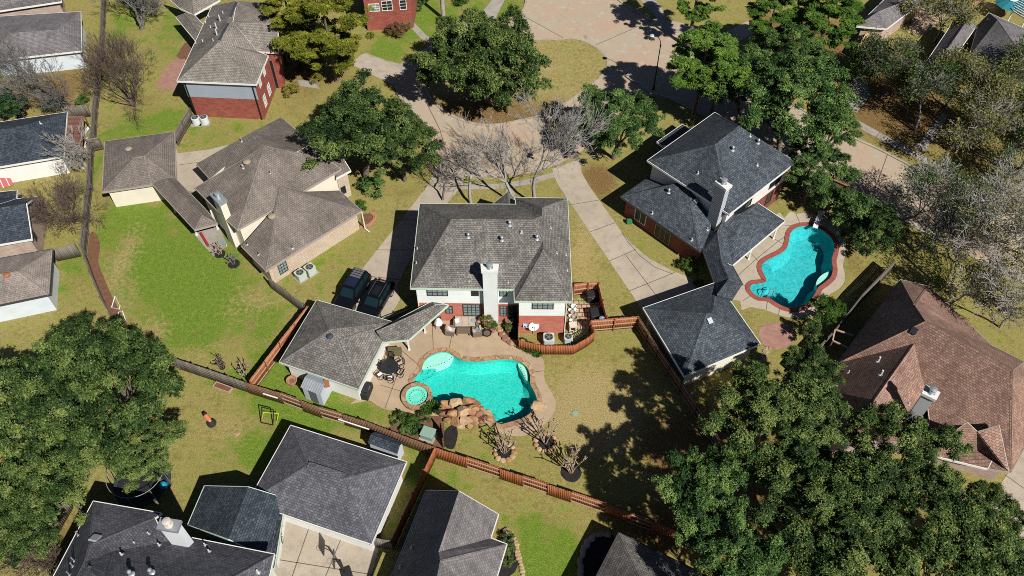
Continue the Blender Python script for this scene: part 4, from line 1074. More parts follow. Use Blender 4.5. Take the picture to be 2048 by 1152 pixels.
# --- bottom left house
z = zoom(100, 950, 4.2667)
h = House('house', 'charcoal roofed house with large white chimney in the bottom left corner', 'house', (330, 1120), z)
EB = 5.2
h.V(a=(370, 226, EB), b=(945, 327, EB), n=(888, 480, EB), f=(1190, 534, EB), g=(1912, 678, EB), L=(-60, 1040, EB))
h.V(p=(330, 600, ('S', 'a', 'b', .7)), q=(893, 366, ('S', 'a', 'b', .7)))
h.V(m=(290, 745, ('P', 'a', 'L', 'p')), s=(1440, 945, ('S', 'f', 'g', .85)), s0=(450, 930, ('S', 'f', 'g', .85)), w=(530, 655, ('S', 'f', 'g', .85)), n2=(940, 462, 5.7), g2=(1850, 950, EB), L2=(150, 1010, ('P', 'a', 'L', 'p')))
h.roof(['a b q p', 'p q n2 w m', 'a p m L2 L', 'w n2 f g s s0', 'm w s0 L2', 'g g2 s'], R_DARK, TRIM)
h.V(d0=(330, 770, 9.2), d1=(465, 832, 8.1), d2=(270, 870, 8.2), d3=(420, 960, 8.6))
h.roof(['d0 d1 d3 d2'], R_DARK, None, name='dormer_roof')
h.wall('', WHITE_S, pts=[h.v['a'], h.v['b'], h.v['n'], h.v['f'], h.v['g'], h.v['g2'], h.v['L']], z1=EB)
h.chimney([(942, 358), (1122, 386), (1082, 486), (905, 457)], 9.0, 0, siding('white painted chimney boards', (0.74, 0.77, 0.80), 0.4), capmat=plain('bright metal chimney cap', (0.55, 0.57, 0.60), 0.35, 0.6), flue_mat=plain('pale flue', (0.66, 0.60, 0.54), 0.45, 0.2))
for q in ((845, 505), (728, 588), (933, 600), (612, 680), (1325, 600), (1360, 655)): h.vent(*q, h=0.35, r=0.05)
for q in ((697, 850), (870, 835)): h.vent(*q, h=0.5, r=0.09, kind='cap')
for q in ((210, 735), (172, 855), (245, 515), (200, 780)): h.vent(*q, h=0.6, r=0.05, mat=GALV)
h.vent(385, 545, 'box', r=0.28); h.vent(1775, 830, h=0.4, r=0.06)
h2 = House('gabled_wing', 'dark gabled wing with pale green gutter between the white chimney and the concrete court', 'outbuilding', (470, 1030), z)
h2.V(a=(1320, 95, E1), b=(1178, 424, E1), c=(1860, 576, E1), d=(2008, 200, E1), e=(1915, 790, E1))
h2.V(r0=(1690, 104, ('S', 'a', 'b', .45)), r1=(1522, 545, ('S', 'a', 'b', .45)))
h2.V(ee=(1912, 800, E1), cc=(1868, 580, E1), dd=(1830, 690, E1))
h2.roof(['a b r1 r0', 'r0 r1 dd ee d'], R_INK, TRIM_G); h2.wall('', WHITE_S, pts=[h2.v['a'], h2.v['b'], h2.v['dd'], h2.v['ee'], h2.v['d']])
h2.ridge_vent(1655, 200, 1535, 520, R_INK, 0.35)
# --- bottom garage
z = zoom(500, 752, 2.8808)
h = House('garage', 'charcoal hip roofed garage with white wall beside the concrete court', 'garage', (660, 960), z)
h.V(a=(235, 286, E1), b=(-11, 726, E1), c=(700, 968, E1), d=(900, 496, E1))
h.V(p=(330, 515, ('S', 'a', 'd', .5)), q=(548, 588, ('S', 'a', 'd', .5)))
h.roof(['a b p', 'b c q p', 'c d q', 'd a p q'], R_DARK, TRIM); h.wall('a b c d', WHITE_S)
h.ridge_vent(335, 512, 545, 580, R_DARK, 0.5)
z = zoom(500, 752, 2.8808)
h = House('house', 'grey roofed house with one dark slope beside the red brown fence at the bottom', 'house', (900, 1090), z)
h.V(a=(1015, 660, E1), b=(700, 1450, E1), c=(1430, 797, E1), d=(1385, 935, E1), e=(1478, 970, E1), f=(1420, 1160, E1), ff=(1370, 1340, E1))
h.V(r0=(1203, 664, ('S', 'a', 'b', 1.4)), r1=(1085, 1015, ('S', 'a', 'b', 1.4)), r2=(1010, 1260, ('S', 'a', 'b', 1.4)))
h.V(k=(1096, 1062, ('P', 'a', 'b', 'r0')), kk=(1078, 1160, ('P', 'a', 'b', 'r0')))
h.V(x=(1462, 968, 3.6))
h.roof(['a b r2 kk k r1 r0', 'r0 r1 d c', 'r1 k e d', 'k kk r2 ff f e'], R_MAUVE, TRIM)
h.wall('', BRICK_T, pts=[h.v['a'], h.v['b'], h.v['ff'], h.v['f'], h.v['e'], h.v['d'], h.v['c']], z1=E1)
mb = MB(); mb.wuv([h.v['a'] + Vector((.1, -.3, 0)), h.v['c'] + Vector((-.1, -.3, 0)), h.v['r0'] + Vector((0, -.3, -0.1))]); mb.build('gable', [BRICK_T], h.root)
for q in ((935, 985), (868, 1098)): h.vent(*q, h=0.45, r=0.06)
z = zoom(1000, 752, 2.8808)
h = House('small_house', 'grey hip roof corner in the shade of oaks at the bottom edge', 'house', (1245, 1120), z)
h.V(a=(685, 905, E1), b=(420, 1420, E1), c=(1150, 1130, E1), d=(900, 1640, E1))
h.V(p=(850, 1250, ('S', 'a', 'b', .55)))
h.roof(['a b p', 'b d p', 'd c p', 'c a p'], R_GREY, TRIM_D); h.wall('a b d c', BRICK_T)
# --- right slate house
z = zoom(1220, 220, 3.84)
h = House('slate_house', 'two storey dark slate roofed house with louvred white chimney beside the blue pool', 'house', (1420, 420), z)
h.V(a=(288, 388, E2), e=(915, 800, E2), d=(1428, 400, E2), b=(805, 20, E2))
h.V(k1=(805, 266, ('S', 'e', 'd', .58)), k2=(990, 122, ('S', 'e', 'd', .58)))
h.roof(['a e k1', 'e d k2 k1', 'd b k2', 'b a k1 k2'], R_SLATE, TRIM)
h.wall('a e d b', BRICK_C)
h.V(f1=(85, 665, E1), f2=(690, 1086, E1), f3=(762, 985, E1), g=(592, 546, ('S', 'f1', 'f2', .5)), f0=(288, 526, E1), fx=(520, 545, 3.5), fy=(780, 860, 3.3))
h.roof(['f1 f2 g', 'f2 f3 fy g', 'f1 g fx f0'], R_SLATE, TRIM_D, name='front_roof', noedge=(('g', 'fx'), ('g', 'fy'), ('f0', 'fx'), ('fy', 'f3')))
h.wall('', BRICK_DK, pts=[h.v['f1'], h.v['f2'], U(*z(900, 830), E1), U(*z(330, 470), E1)])
h.V(q1=(555, 112, 3.1), q2=(362, 246, 3.1), q3=(470, 262, 3.5), q4=(668, 188, 3.9), q5=(600, 148, 3.5), q6=(406, 276, 3.1))
h.roof(['q1 q2 q6 q3 q4'], R_SLATE, TRIM, name='porch_roof'); h.wall('', BRICK_DK, pts=[h.v['q1'], h.v['q2'], h.v['q6'], U(*z(640, 180), 3.1)], z1=3.0)
h.window(0, 0, 0, 0, 2, 1, corners=((200, 758), (276, 808), (270, 885), (192, 832)), frame=TRIM); h.window(0, 0, 0, 0, 3, 1, corners=((355, 880), (470, 950), (448, 1030), (345, 962)), frame=TRIM_T)
h.window(0, 0, 0, 0, 3, 1, corners=((1235, 545), (1318, 490), (1305, 540), (1225, 600))); h.window(0, 0, 0, 0, 3, 1, corners=((955, 775), (1085, 685), (1075, 725), (948, 818))); h.window(0, 0, 0, 0, 1, 2, corners=((1205, 660), (1245, 625), (1235, 690), (1192, 722)))
LOUV = brickwall('louvred pale chimney boards', (0.52, 0.55, 0.58), (0.56, 0.59, 0.62), (0.20, 0.22, 0.24), bw=6.0, rh=0.24, ms=0.05)
h.chimney([(805, 546), (848, 518), (942, 578), (893, 612)], 8.6, 2.6, LOUV, capmat=TRIM)
for q in ((450, 635), (940, 310), (1135, 255)): h.vent(*q, h=0.4, r=0.09, kind='cap')
for q in ((675, 487), (1130, 425), (1075, 200), (325, 795), (628, 1000), (748, 920)): h.vent(*q, h=0.3, r=0.05)
h.vent(658, 702, 'box', r=0.2, mat=GALV)
z = zoom(1400, 400, 4.431)
h.cv = z
h.V(s1=(515, 30, 3.3), s2=(750, 185, E1), s3=(285, 580, E1), s4=(150, 285, 3.68), s5=(215, 150, 3.7), sa=(370, 118, 4.1), s6=(185, 535, 3.66))
h.roof(['s1 s2 sa', 's2 s3 s6 s4 s5 sa', 's1 sa s5'], R_SLATE, TRIM, name='patio_roof', noedge=(('s1', 's5'), ('s5', 's4'), ('s4', 's6')))
h.V(t1=(78, 262, 2.9), t2=(28, 450, E1), t3=(130, 735, E1), r0=(150, 286, 3.72), r1=(186, 536, 3.72), r2=(255, 698, 3.72), t5=(375, 745, E1), t7=(285, 888, E1 + .12), t8=(150, 840, 3.9))
h.roof(['r0 t1 t2 t3 r2 r1', 's3 t5 r2 r1', 's3 r1 r0', 'r2 t5 t7 t8', 't3 r2 t8'], R_SLATE, TRIM_D, name='breezeway_roof', noedge=(('r0', 't1'), ('r0', 's3'), ('t5', 't7'), ('t7', 't8'), ('t8', 't3')))
h.posts([(648, 345), (428, 525)], E1, TRIM)
# --- its garage
z = zoom(1000, 370, 2.8808)
h = House('garage', 'dark slate hip roofed garage with cream wall at the end of the right driveway', 'garage', (1400, 660), z)
h.V(a=(826, 709, E1), b=(1063, 1100, E1), c=(1498, 914, E1), d=(1250, 560, E1))
h.V(p=(1190, 738, ('S', 'b', 'c', .5)), q=(1225, 742, ('S', 'b', 'c', .5)))
h.roof(['a b p', 'b c q p', 'c d q', 'd a p q'], R_SLATE, TRIM); h.wall('a b c d', CREAM)
h.vent(1208, 783, 'box', r=0.22, mat=GALV)
# --- red brown house on the right
z = zoom(1620, 540, 2.619)
h = House('steep_roofed_house', 'red brown roofed house with steep slopes and pale chimney on the right edge', 'house', (1900, 760), z)
h.V(l=(50, 610, E1), t=(475, 52, E1), u=(620, 86, E1), c2=(140, 490, E1 + .02))
h.V(A=(603, 268, ('S', 'l', 't', 1.3)))
h.V(w=(548, 186, ('P', 'l', 't', 'A')), B=(1062, 525, h.v['A'].z), C=(1055, 1052, E1), R1=(1250, 700, E1), R2=(1120, 480, E1 + .2), N=(950, 395, E1))
h.V(D=(545, 386, ('P', 'A', 'B', 'C')), vv=(608, 650, ('P', 'A', 'B', 'C')), C1=(640, 880, ('P', 'A', 'B', 'C')))
h.V(dd=(330, 690, h.v['D'].z), ld=(110, 900, E1), rd=(560, 900, E1))
h.roof(['c2 A w t', 't w u', 'c2 D A', 'c2 l ld dd D', 'D dd rd vv', 'dd ld rd', 'A D vv C1 C B', 'B C R1', 'A B R2 N', 'A N u w'], R_RED, TRIM_T)
h.roof(['B R1 R2'], R_RED, TRIM_T, name='far_roof', noedge=(('B', 'R1'), ('B', 'R2')))
h.V(x1=(825, 800, 6.0), x2=(978, 942, E1), x3=(930, 1040, E1), x4=(600, 960, E1), x5=(990, 818, 5.2), x6=(1040, 1056, E1 + .1), x7=(880, 848, 5.0))
h.roof(['x1 x2 x3 x4'], R_RED, TRIM, name='gable_roof'); h.roof(['x5 x6 x3 x2 x7'], R_RED, TRIM_T, name='gable_roof', noedge=(('x3', 'x2'), ('x2', 'x7')))
h.wall('', BRICK_T, pts=[h.v['l'], h.v['t'], h.v['u'], h.v['N'], h.v['R2'], h.v['R1'], h.v['C'], h.v['rd'], h.v['ld']], z1=E1)
h.chimney([(608, 600), (684, 640), (662, 682), (586, 645)], 8.6, 3.0, GREY_S, capmat=TRIM)
for q in ((356, 478), (370, 548)): h.vent(*q, h=0.6, r=0.08, mat=PIPE)
for q in ((200, 538), (388, 240), (515, 705)): h.vent(*q, h=0.35, r=0.05)
h.vent(545, 318, 'box', r=0.25, mat=BLACKP)
# --- houses at the top edge and in the top right corner
h = House('far_house', 'red brick house front with pale windows at the top edge above the walk', 'house', (780, 10))
h.v.update({k: U(x, y, zz) for k, (x, y, zz) in dict(a=(722, -8, 5.2), b=(822, -14, 5.2), c=(835, -70, 5.2), d=(715, -64, 5.2), p=(750, -65, 7.4), q=(800, -68, 7.4)).items()})
h.roof(['a b q p', 'b c q', 'c d p q', 'd a p'], R_BRICKH, TRIM); h.wall('a b c d', BRICK, d=.2)
h.window(738, 8, 758, 22, 3, 3, frame=TRIM, glass=GLASS_L); h.window(764, 2, 784, 20, 2, 3, frame=TRIM); h.window(800, 0, 812, 18, 1, 3, frame=TRIM)
z = zoom(1700, 0, 5.7586)
h = House('far_house', 'weathered grey roofed house beyond the tan fence at the top', 'house', (1770, 30), z)
h.V(a=(80, 300, E1), b=(420, 330, E1), c=(830, 20, E1), d=(560, -160, E1), p=(330, 130, 4.2), q=(560, 40, 4.2))
h.roof(['a b p', 'b c q p', 'c d q', 'd a p q'], R_MAUVE, TRIM); h.wall('a b c d', BRICK_T)
h = House('far_house', 'purple grey roofed house behind thin trees near the top right corner', 'house', (1900, 80), z)
h.V(a=(1240, 180, E1), b=(870, 730, E1), c=(1100, 800, E1), d=(1470, 280, E1), p=(1340, 230, 4.3), q=(1000, 740, 4.3))
h.V(p=(1350, 235, 4.0), q=(985, 765, 4.0))
h.roof(['a b q p', 'p q c d'], R_MAUVE, TRIM); h.wall('a b c d', BRICK_T)
h = House('far_house', 'broad purple grey roofed house behind trees in the top right corner', 'house', (1990, 130), z)
h.V(a=(1600, 150, E1), b=(1480, 290, E1), c=(1690, 230, 4.2), d=(1380, 640, E1), e=(2160, 1050, E1), f=(2240, 430, E1), g=(1960, 600, 5.2), g2=(1700, 230, 4.8))
h.roof(['d e g g2', 'e f g', 'f a g2 g', 'a b d g2'], R_MAUVE, TRIM); h.wall('a b d e f', BRICK_T)
# ---------------------------------------------------------------- trees and shrubs
def leaves_mesh(name, C, Nn, half, asp, tone, mat, rng, jitter=0.25):
    n = len(C)
    Nn = Nn / np.linalg.norm(Nn, axis=1, keepdims=True)
    r = rng.normal(size=(n, 3)); t = np.cross(Nn, r); t /= np.linalg.norm(t, axis=1, keepdims=True); b = np.cross(Nn, t)
    L = (half * rng.uniform(1 - jitter * 1.6, 1 + jitter * 1.6, n))[:, None]; Wd = L * asp
    bend = Nn * L * 0.25
    V = np.stack([C + t * L - bend, C + b * Wd, C - t * L - bend, C - b * Wd], 1).reshape(-1, 3)
    F = np.arange(n * 4).reshape(n, 4)
    return np_mesh(name, V, F, [mat], {'tone': np.repeat(np.clip(tone, 0, 1), 4)})
def unit(rng, n):
    v = rng.normal(size=(n, 3)); return v / np.linalg.norm(v, axis=1, keepdims=True)
def oak_crown(seed, R=9.0, rz=5.2, ncl=120, nleaf=76000, half=0.155, mat=None, name='crown', cl=(0.095, 0.19), low=-0.25, asp=0.5, upness=0.5):
    rng = np.random.default_rng(seed)
    d = unit(rng, ncl * 3); d = d[d[:, 2] > low][:ncl]
    rad = rng.uniform(0.60, 1.0, len(d)); rad[: len(d) // 5] *= 0.6
    lob = 1 + 0.16 * np.sin(3 * np.arctan2(d[:, 1], d[:, 0]) + seed) + 0.1 * np.sin(5 * np.arctan2(d[:, 1], d[:, 0]) + 2 * seed)
    cc = d * (rad * lob)[:, None] * np.array([R, R, rz])
    cr = rng.uniform(*cl, len(d)) * R
    ct = np.clip(rng.normal(0.48, 0.2, len(d)), 0.08, 0.95)
    w = cr ** 2; w /= w.sum()
    k = rng.choice(len(d), nleaf, p=w)
    u = unit(rng, nleaf); u[:, 2] = np.where(u[:, 2] < -0.3, -u[:, 2], u[:, 2])
    # sub-clumps: leaves gather in small sprays on each clump
    ns = 20
    sd = unit(rng, len(d) * ns).reshape(len(d), ns, 3); sd[..., 2] = np.where(sd[..., 2] < -0.35, -sd[..., 2], sd[..., 2])
    pick = rng.integers(0, ns, nleaf)
    base = sd[k, pick]
    rr = rng.uniform(0.72, 1.12, (len(d), ns))[k, pick]
    spray = rng.normal(size=(nleaf, 3)) * 0.13
    ext = rng.uniform(0.55, 1.08, nleaf)
    p = cc[k] + (base * (rr * ext)[:, None] + spray) * (cr[k] * np.ones(nleaf))[:, None] * np.array([1, 1, 0.72])
    stray = rng.random(nleaf) < 0.12
    p[stray] = cc[k][stray] + u[stray] * (cr[k][stray] * rng.uniform(0.2, 1.1, stray.sum()))[:, None]
    nn = base * 0.8 + u * 0.95 + np.array([0, 0, upness])
    tone = ct[k] + rng.normal(0, 0.22, nleaf) + 0.3 * (rng.random((len(d), ns))[k, pick] - 0.5)
    return leaves_mesh(name, p, nn, half, asp, tone, mat, rng)
def pine_crown(seed, H=9.0, R=5.5, mat=None, ntuft=560, per=84, half=0.24):
    rng = np.random.default_rng(seed)
    a = rng.uniform(0, 2 * np.pi, 40); zz = rng.uniform(-0.5, 0.5, 40) * H
    L = R * np.sqrt(np.clip(1 - (zz / (H * 0.56)) ** 2, 0.05, 1)) * rng.uniform(0.65, 1.08, 40)
    b = rng.integers(0, 40, ntuft); f = rng.uniform(0.35, 1.0, ntuft) ** 0.7
    sidew = rng.normal(0, 0.5, ntuft) * f * 1.3
    c = np.stack([np.cos(a[b]) * L[b] * f - np.sin(a[b]) * sidew, np.sin(a[b]) * L[b] * f + np.cos(a[b]) * sidew, zz[b] + f * 0.9 + rng.normal(0, 0.25, ntuft)], 1)
    k = np.repeat(np.arange(ntuft), per); u = unit(rng, len(k)); u[:, 2] = np.abs(u[:, 2]) * 0.8 - 0.15
    rad = rng.uniform(0.4, 0.75, ntuft)[k]
    p = c[k] + u * (rad * rng.uniform(0.4, 1.0, len(k)))[:, None]
    tone = np.clip(rng.normal(0.5, 0.15, ntuft), 0, 1)[k] + rng.normal(0, 0.1, len(k))
    nn = np.cross(u, unit(rng, len(k))) + np.array([0, 0, 0.9])
    return leaves_mesh('crown', p, nn, half, 0.24, tone, mat, rng)
def tubes_mesh(name, A, B, ra, rb, mats, n=4, tone=None):
    A, B = np.asarray(A, float), np.asarray(B, float); ra, rb = np.asarray(ra, float), np.asarray(rb, float)
    d = B - A; d /= np.maximum(np.linalg.norm(d, axis=1, keepdims=True), 1e-9)
    up = np.where(np.abs(d[:, 2:3]) < 0.9, np.array([[0, 0, 1.0]]), np.array([[1.0, 0, 0]]))
    x = np.cross(up, d); x /= np.linalg.norm(x, axis=1, keepdims=True); y = np.cross(d, x)
    m = len(A); V = np.zeros((m, 2, n, 3))
    for i in range(n):
        t = 2 * np.pi * i / n; o = x * math.cos(t) + y * math.sin(t)
        V[:, 0, i] = A + o * ra[:, None]; V[:, 1, i] = B + o * rb[:, None]
    base = np.arange(m)[:, None] * 2 * n; F = []
    for i in range(n):
        j = (i + 1) % n
        F.append(np.concatenate([base + i, base + j, base + n + j, base + n + i], 1))
    return np_mesh(name, V.reshape(-1, 3), np.concatenate(F), mats, smooth=True)
def branches(seed, height, spread, r0, depth=6, first=0.28, kids=(2, 4), up=0.25, stems=1, wob=0.18, rmin=0.013, lean=0.35, shrink=0.76):
    rng = np.random.default_rng(seed); A, B, ra, rb, tips = [], [], [], [], []
    def grow(p, d, L, r, lev):
        n = 3 if lev < 3 else 2
        for i in range(n):
            d2 = d + rng.normal(0, wob, 3) + np.array([0, 0, up * 0.12]); d2 /= np.linalg.norm(d2)
            q = p + d2 * L / n; r2 = max(r * (0.9 if lev < 4 else 0.82), rmin)
            A.append(p); B.append(q); ra.append(r); rb.append(r2); p, d, r = q, d2, r2
            if 0 < lev < depth and i < n - 1 and rng.random() < 0.75: side(p, d, L, r, lev)
        if lev < depth:
            for _ in range(rng.integers(kids[0], kids[1])): side(p, d, L, r, lev, 0.55)
        else: tips.append(p)
    def side(p, d, L, r, lev, ang=0.85):
        a = rng.normal(0, 1, 3); a -= a.dot(d) * d; a /= np.linalg.norm(a)
        d2 = d + a * rng.uniform(0.5, 1.1) * ang + np.array([0, 0, up * 0.5]); d2[:2] *= spread; d2 /= np.linalg.norm(d2)
        grow(p, d2, L * rng.uniform(0.6, 0.88) * shrink / 0.76, max(r * rng.uniform(0.5, 0.68), rmin), lev + 1)
    for s in range(stems):
        a = rng.uniform(0, 2 * np.pi); l = lean * (1 if stems > 1 else 0.25)
        d = np.array([math.cos(a) * l, math.sin(a) * l, 1.0]); d /= np.linalg.norm(d)
        grow(np.array([rng.normal(0, 0.08), rng.normal(0, 0.08), 0.0]) * (stems > 1), d, height * first, r0, 0)
    return np.array(A), np.array(B), np.array(ra), np.array(rb), np.array(tips)
def set_mat(o, m):
    o.material_slots[0].link = 'OBJECT'; o.material_slots[0].material = m
OAKS = [oak_crown(11 + i, mat=OAK) for i in range(3)]
OAK_BIG = oak_crown(41, R=10.5, rz=5.5, ncl=190, nleaf=120000, half=0.15, mat=OAK, cl=(0.07, 0.15), low=-0.3)
BUSH = [oak_crown(31 + i, R=1.0, rz=0.9, ncl=26, nleaf=3800, half=0.055, mat=SHRUB, cl=(0.22, 0.42), low=0.0) for i in range(2)]
TREELET = oak_crown(35, R=3.0, rz=2.4, ncl=45, nleaf=18000, half=0.1, mat=SHRUB, cl=(0.16, 0.3), low=-0.4)
PINES = [pine_crown(51 + i, mat=PINE) for i in range(2)]
def trunk_mesh(seed, h, r, spread=1.0):
    A, B, ra, rb, t = branches(seed, h, spread, r, depth=3, first=0.42, kids=(3, 5), up=0.2, rmin=0.05)
    k = h / max(A[:, 2].max(), B[:, 2].max()); rad = max(np.abs(B[:, :2]).max(), 0.1)     # top at h, limbs within half the crown
    f = np.array([0.48 * h / rad, 0.48 * h / rad, k])
    return tubes_mesh('trunk', A * f, B * f, ra, rb, [BARK], 6)
TR_OAK = [trunk_mesh(61 + i, 6.0, 0.36, 1.25) for i in range(2)]
CNT = [0]
def leafy(name, label, x, y, rpx, zc, mesh, mesh_R, mat, trunk=None, sy=1.0, sz=1.0, cat='tree', group=None, rot=None, trunk_h=5.2, bark_m=None):
    """crown centre at photo pixel (x, y) and height zc; rpx is the crown's half width in photo pixels"""
    CNT[0] += 1; rng = random.Random(CNT[0] * 7)
    c = U(x, y, zc); r = rpx * mpp(x, y, zc); k = r / mesh_R
    t = thing(name, label, cat, (c.x, c.y, 0), 0, group)
    o = link('crown', mesh, t); o.location = (0, 0, zc); o.rotation_euler = (0, 0, rng.uniform(0, 6.28) if rot is None else rot)
    o.scale = (k, k * sy, k * sz)
    set_mat(o, mat)
    if trunk is not None:
        q = link('trunk', trunk, t); s = zc / trunk_h; q.scale = (min(s, k * 1.6),) * 2 + (s,); q.rotation_euler = (0, 0, rng.uniform(0, 6))
        if bark_m: set_mat(q, bark_m)
    return t
def oak(label, x, y, rpx, zc, v=0, mat=None, **kw):
    return leafy('oak_tree', label, x, y, rpx, zc, OAKS[v % 3] if v < 9 else OAK_BIG, 9.0 if v < 9 else 10.5, mat or OAK, TR_OAK[v % 2], **kw)
oak('large round evergreen oak filling the grass island of the street loop', 972, 122, 150, 6.0, 9, OAK, sy=0.82)
oak('dark evergreen oak overhanging the back of the stone house', 715, 262, 118, 6.5, 0, OAK, sy=0.85, group='street oaks')
oak('smaller dark oak crown beside the driveway to the parked cars', 800, 285, 78, 5.5, 1, OAK, sy=1.1, group='street oaks')
oak('bright green oak left of the slate roofed house', 1236, 240, 90, 5.5, 9, OAK_B, sy=1.0, group='street oaks')
oak('largest pale green oak rising behind the slate roofed house', 1590, 205, 122, 7.5, 9, OAK_B, sy=1.0, group='street oaks')
oak('green oak between the open pine and the largest oak', 1500, 165, 72, 7.0, 0, OAK_B, sy=1.2, group='street oaks')
oak('small green oak right of the largest oak above the street', 1665, 245, 52, 6.0, 1, OAK_B, sy=1.2, group='street oaks')
oak('dense green oak filling in below the open crowned pine', 1440, 150, 66, 6.0, 1, OAK_B, sy=1.1, group='street oaks')
oak('oak behind the largest oak towards the top edge', 1585, 105, 75, 7.0, 2, OAK_B, sy=0.8, group='street oaks')
oak('green oak at the right corner of the slate roofed house', 1635, 335, 66, 5.0, 2, OAK_B, group='street oaks')
oak('huge olive green oak covering the left edge lawn', 205, 780, 172, 6.8, 9, OAK, sy=0.78, group='left edge oaks')
oak('dense oak at the left edge below the pinkish roof', 48, 800, 140, 6.5, 1, OAK, sy=0.95, group='left edge oaks')
oak('oak crown hanging over the trampoline', 285, 905, 78, 5.5, 2, OAK, sy=0.9, group='left edge oaks')
oak('oak at the left edge beside the bottom left house', 105, 960, 108, 6.0, 0, OAK, sy=0.85, group='left edge oaks')
oak('lowest oak in the bottom left corner', 20, 1060, 85, 5.5, 1, OAK, sy=0.95, group='left edge oaks')
oak('tall oak throwing its shadow over the pool lawn', 1548, 842, 140, 9.0, 9, OAK, sy=0.9, group='bottom right oaks')
oak('oak standing by the end of the pool lawn fence', 1412, 985, 98, 8.0, 0, OAK_B, sy=1.15, group='bottom right oaks')
oak('oak covering the lower gable of the red brown roof', 1790, 905, 122, 8.0, 2, OAK, sy=0.8, group='bottom right oaks')
oak('central oak of the bottom right grove', 1655, 1010, 150, 9.0, 9, OAK, sy=0.9, group='bottom right oaks')
oak('bottom right grove oak by the concrete drive', 1885, 1050, 128, 8.0, 1, OAK, sy=0.95, group='bottom right oaks')
oak('oak on the bottom edge right of the small hip roof', 1480, 1130, 112, 8.0, 1, OAK_B, sy=0.9, group='bottom right oaks')
oak('bottom edge oak in the middle of the grove', 1700, 1150, 140, 8.0, 2, OAK, sy=0.9, group='bottom right oaks')
oak('lone oak crown beside the concrete drive on the right edge', 1990, 1035, 72, 7.0, 2, OAK, group='bottom right oaks')
oak('oak in the very bottom right corner', 2010, 1130, 80, 6.0, 0, OAK, group='bottom right oaks')
oak('narrow dark oak between the slate garage and the red brown house', 1620, 745, 62, 5.5, 0, OAK, group='bottom right oaks')
# pines
def pine(label, x, y, rpx, zc, v, mat, H=None, **kw):
    t = leafy('pine_tree', label, x, y, rpx, zc, PINES[v], 5.5, mat, None, group='street pines', **kw)
    mb = MB(); mb.tube((t.location.x, t.location.y, 0), (t.location.x, t.location.y, zc + 3.0), 0.28, 0.08, 9); mb.build('trunk', [BARK], t)
    return t
pine('yellow green pine beside the brick house', 655, 66, 98, 6.8, 0, PINE, sz=0.8)
pine('yellow green pine crown at the top edge behind the brick house', 575, 20, 60, 8.0, 1, PINE, sz=0.8)
pine('open crowned green pine behind the street lamp', 1408, 128, 86, 8.5, 1, PINE_G, sz=0.8)
pine('bright green pine at the top edge left of the grey roof', 1655, 40, 78, 8.5, 0, PINE_G, sz=0.8)
pine('green pine at the top edge above the largest oak', 1545, 35, 62, 8.0, 1, PINE_G, sz=0.8)
pine('dark green pine at the top edge beside the street', 1395, -10, 62, 7.5, 0, PINE_G)
for lab, bx, by, tx in (('bare pine trunk rising from the brown shrub ring at the top', 793, 55, 785), ('slender bare pine trunk on the lawn behind the island oak', 887, 38, 886)):
    b = U(bx, by); t = thing('pine_tree', lab, 'tree', b, 0, 'street pines'); mb = MB()
    top = b + Vector(((tx - bx) * 0.06, 0.3, 13)); mb.tube(b, top, 0.3, 0.2, 10); mb.build('trunk', [BARK_P], t)
    o = link('crown', PINES[0], t); o.location = top - b + Vector((0, 0, 2.5)); o.scale = (0.7, 0.7, 0.6); set_mat(o, PINE)
# shrubs
def shrub(label, x, y, rpx, mat=SHRUB, v=0, sz=1.0, cat='shrub', zf=0.45, name='shrub', **kw):
    r = rpx * mpp(x, y); return leafy(name, label, x, y, rpx, max(0.12, r * zf), BUSH[v], 1.0, mat, None, sz=sz, cat=cat, **kw)
shrub('round clipped bright green bush by the right driveway', 1377, 532, 19)
shrub('small leafy plant against the breezeway of the slate house', 1398, 568, 12, v=1)
leafy('small_tree', 'small bright green tree beside the blue pool fence', 1652, 622, 32, 2.2, TREELET, 3.0, SHRUB, TR_OAK[0], group=None)
leafy('small_tree', 'dark small tree below the bright one along the grey fence', 1625, 662, 24, 1.6, TREELET, 3.0, OAK, TR_OAK[1])
leafy('small_tree', 'dark evergreen at the back corner of the blue pool yard', 1705, 425, 46, 2.6, TREELET, 3.0, OAK_B, TR_OAK[0], group='blue pool yard evergreens')
leafy('small_tree', 'dark evergreen behind the diving board', 1655, 395, 34, 2.4, TREELET, 3.0, OAK_B, TR_OAK[1], group='blue pool yard evergreens')
leafy('small_tree', 'dark evergreen next to the upper end of the grey fence', 1762, 462, 48, 2.6, TREELET, 3.0, OAK, TR_OAK[0], group='blue pool yard evergreens')
leafy('small_tree', 'low dark evergreen right of the blue pool deck', 1725, 478, 36, 1.8, TREELET, 3.0, OAK, TR_OAK[1], group='blue pool yard evergreens')
leafy('small_tree', 'glossy dark green magnolia on the left edge', 15, 208, 36, 3.0, TREELET, 3.0, MAGN, TR_OAK[0])
shrub('bright green shrub against the grey fence at the left', 165, 205, 15, v=1); shrub('dark shrub behind the ink blue roof', 105, 215, 18, MAGN)
leafy('small_tree', 'green garden tree between brick wall and pine', 600, 115, 22, 1.6, TREELET, 3.0, SHRUB, TR_OAK[1])
shrub('golden shrub at the foot of the brick wall', 603, 142, 14, RUSTL, group=None); shrub('yellow green shrub at the brick house corner', 582, 182, 17, YELL, 1); shrub('pale yellow shrub by the brick house walk', 633, 158, 13, YELL)
shrub('rust brown shrub bed ringing the pine trunk', 796, 62, 24, RUSTL, 1, sz=0.6); shrub('green half of the shrub bed behind the pine trunk', 812, 46, 15, OAK_B)
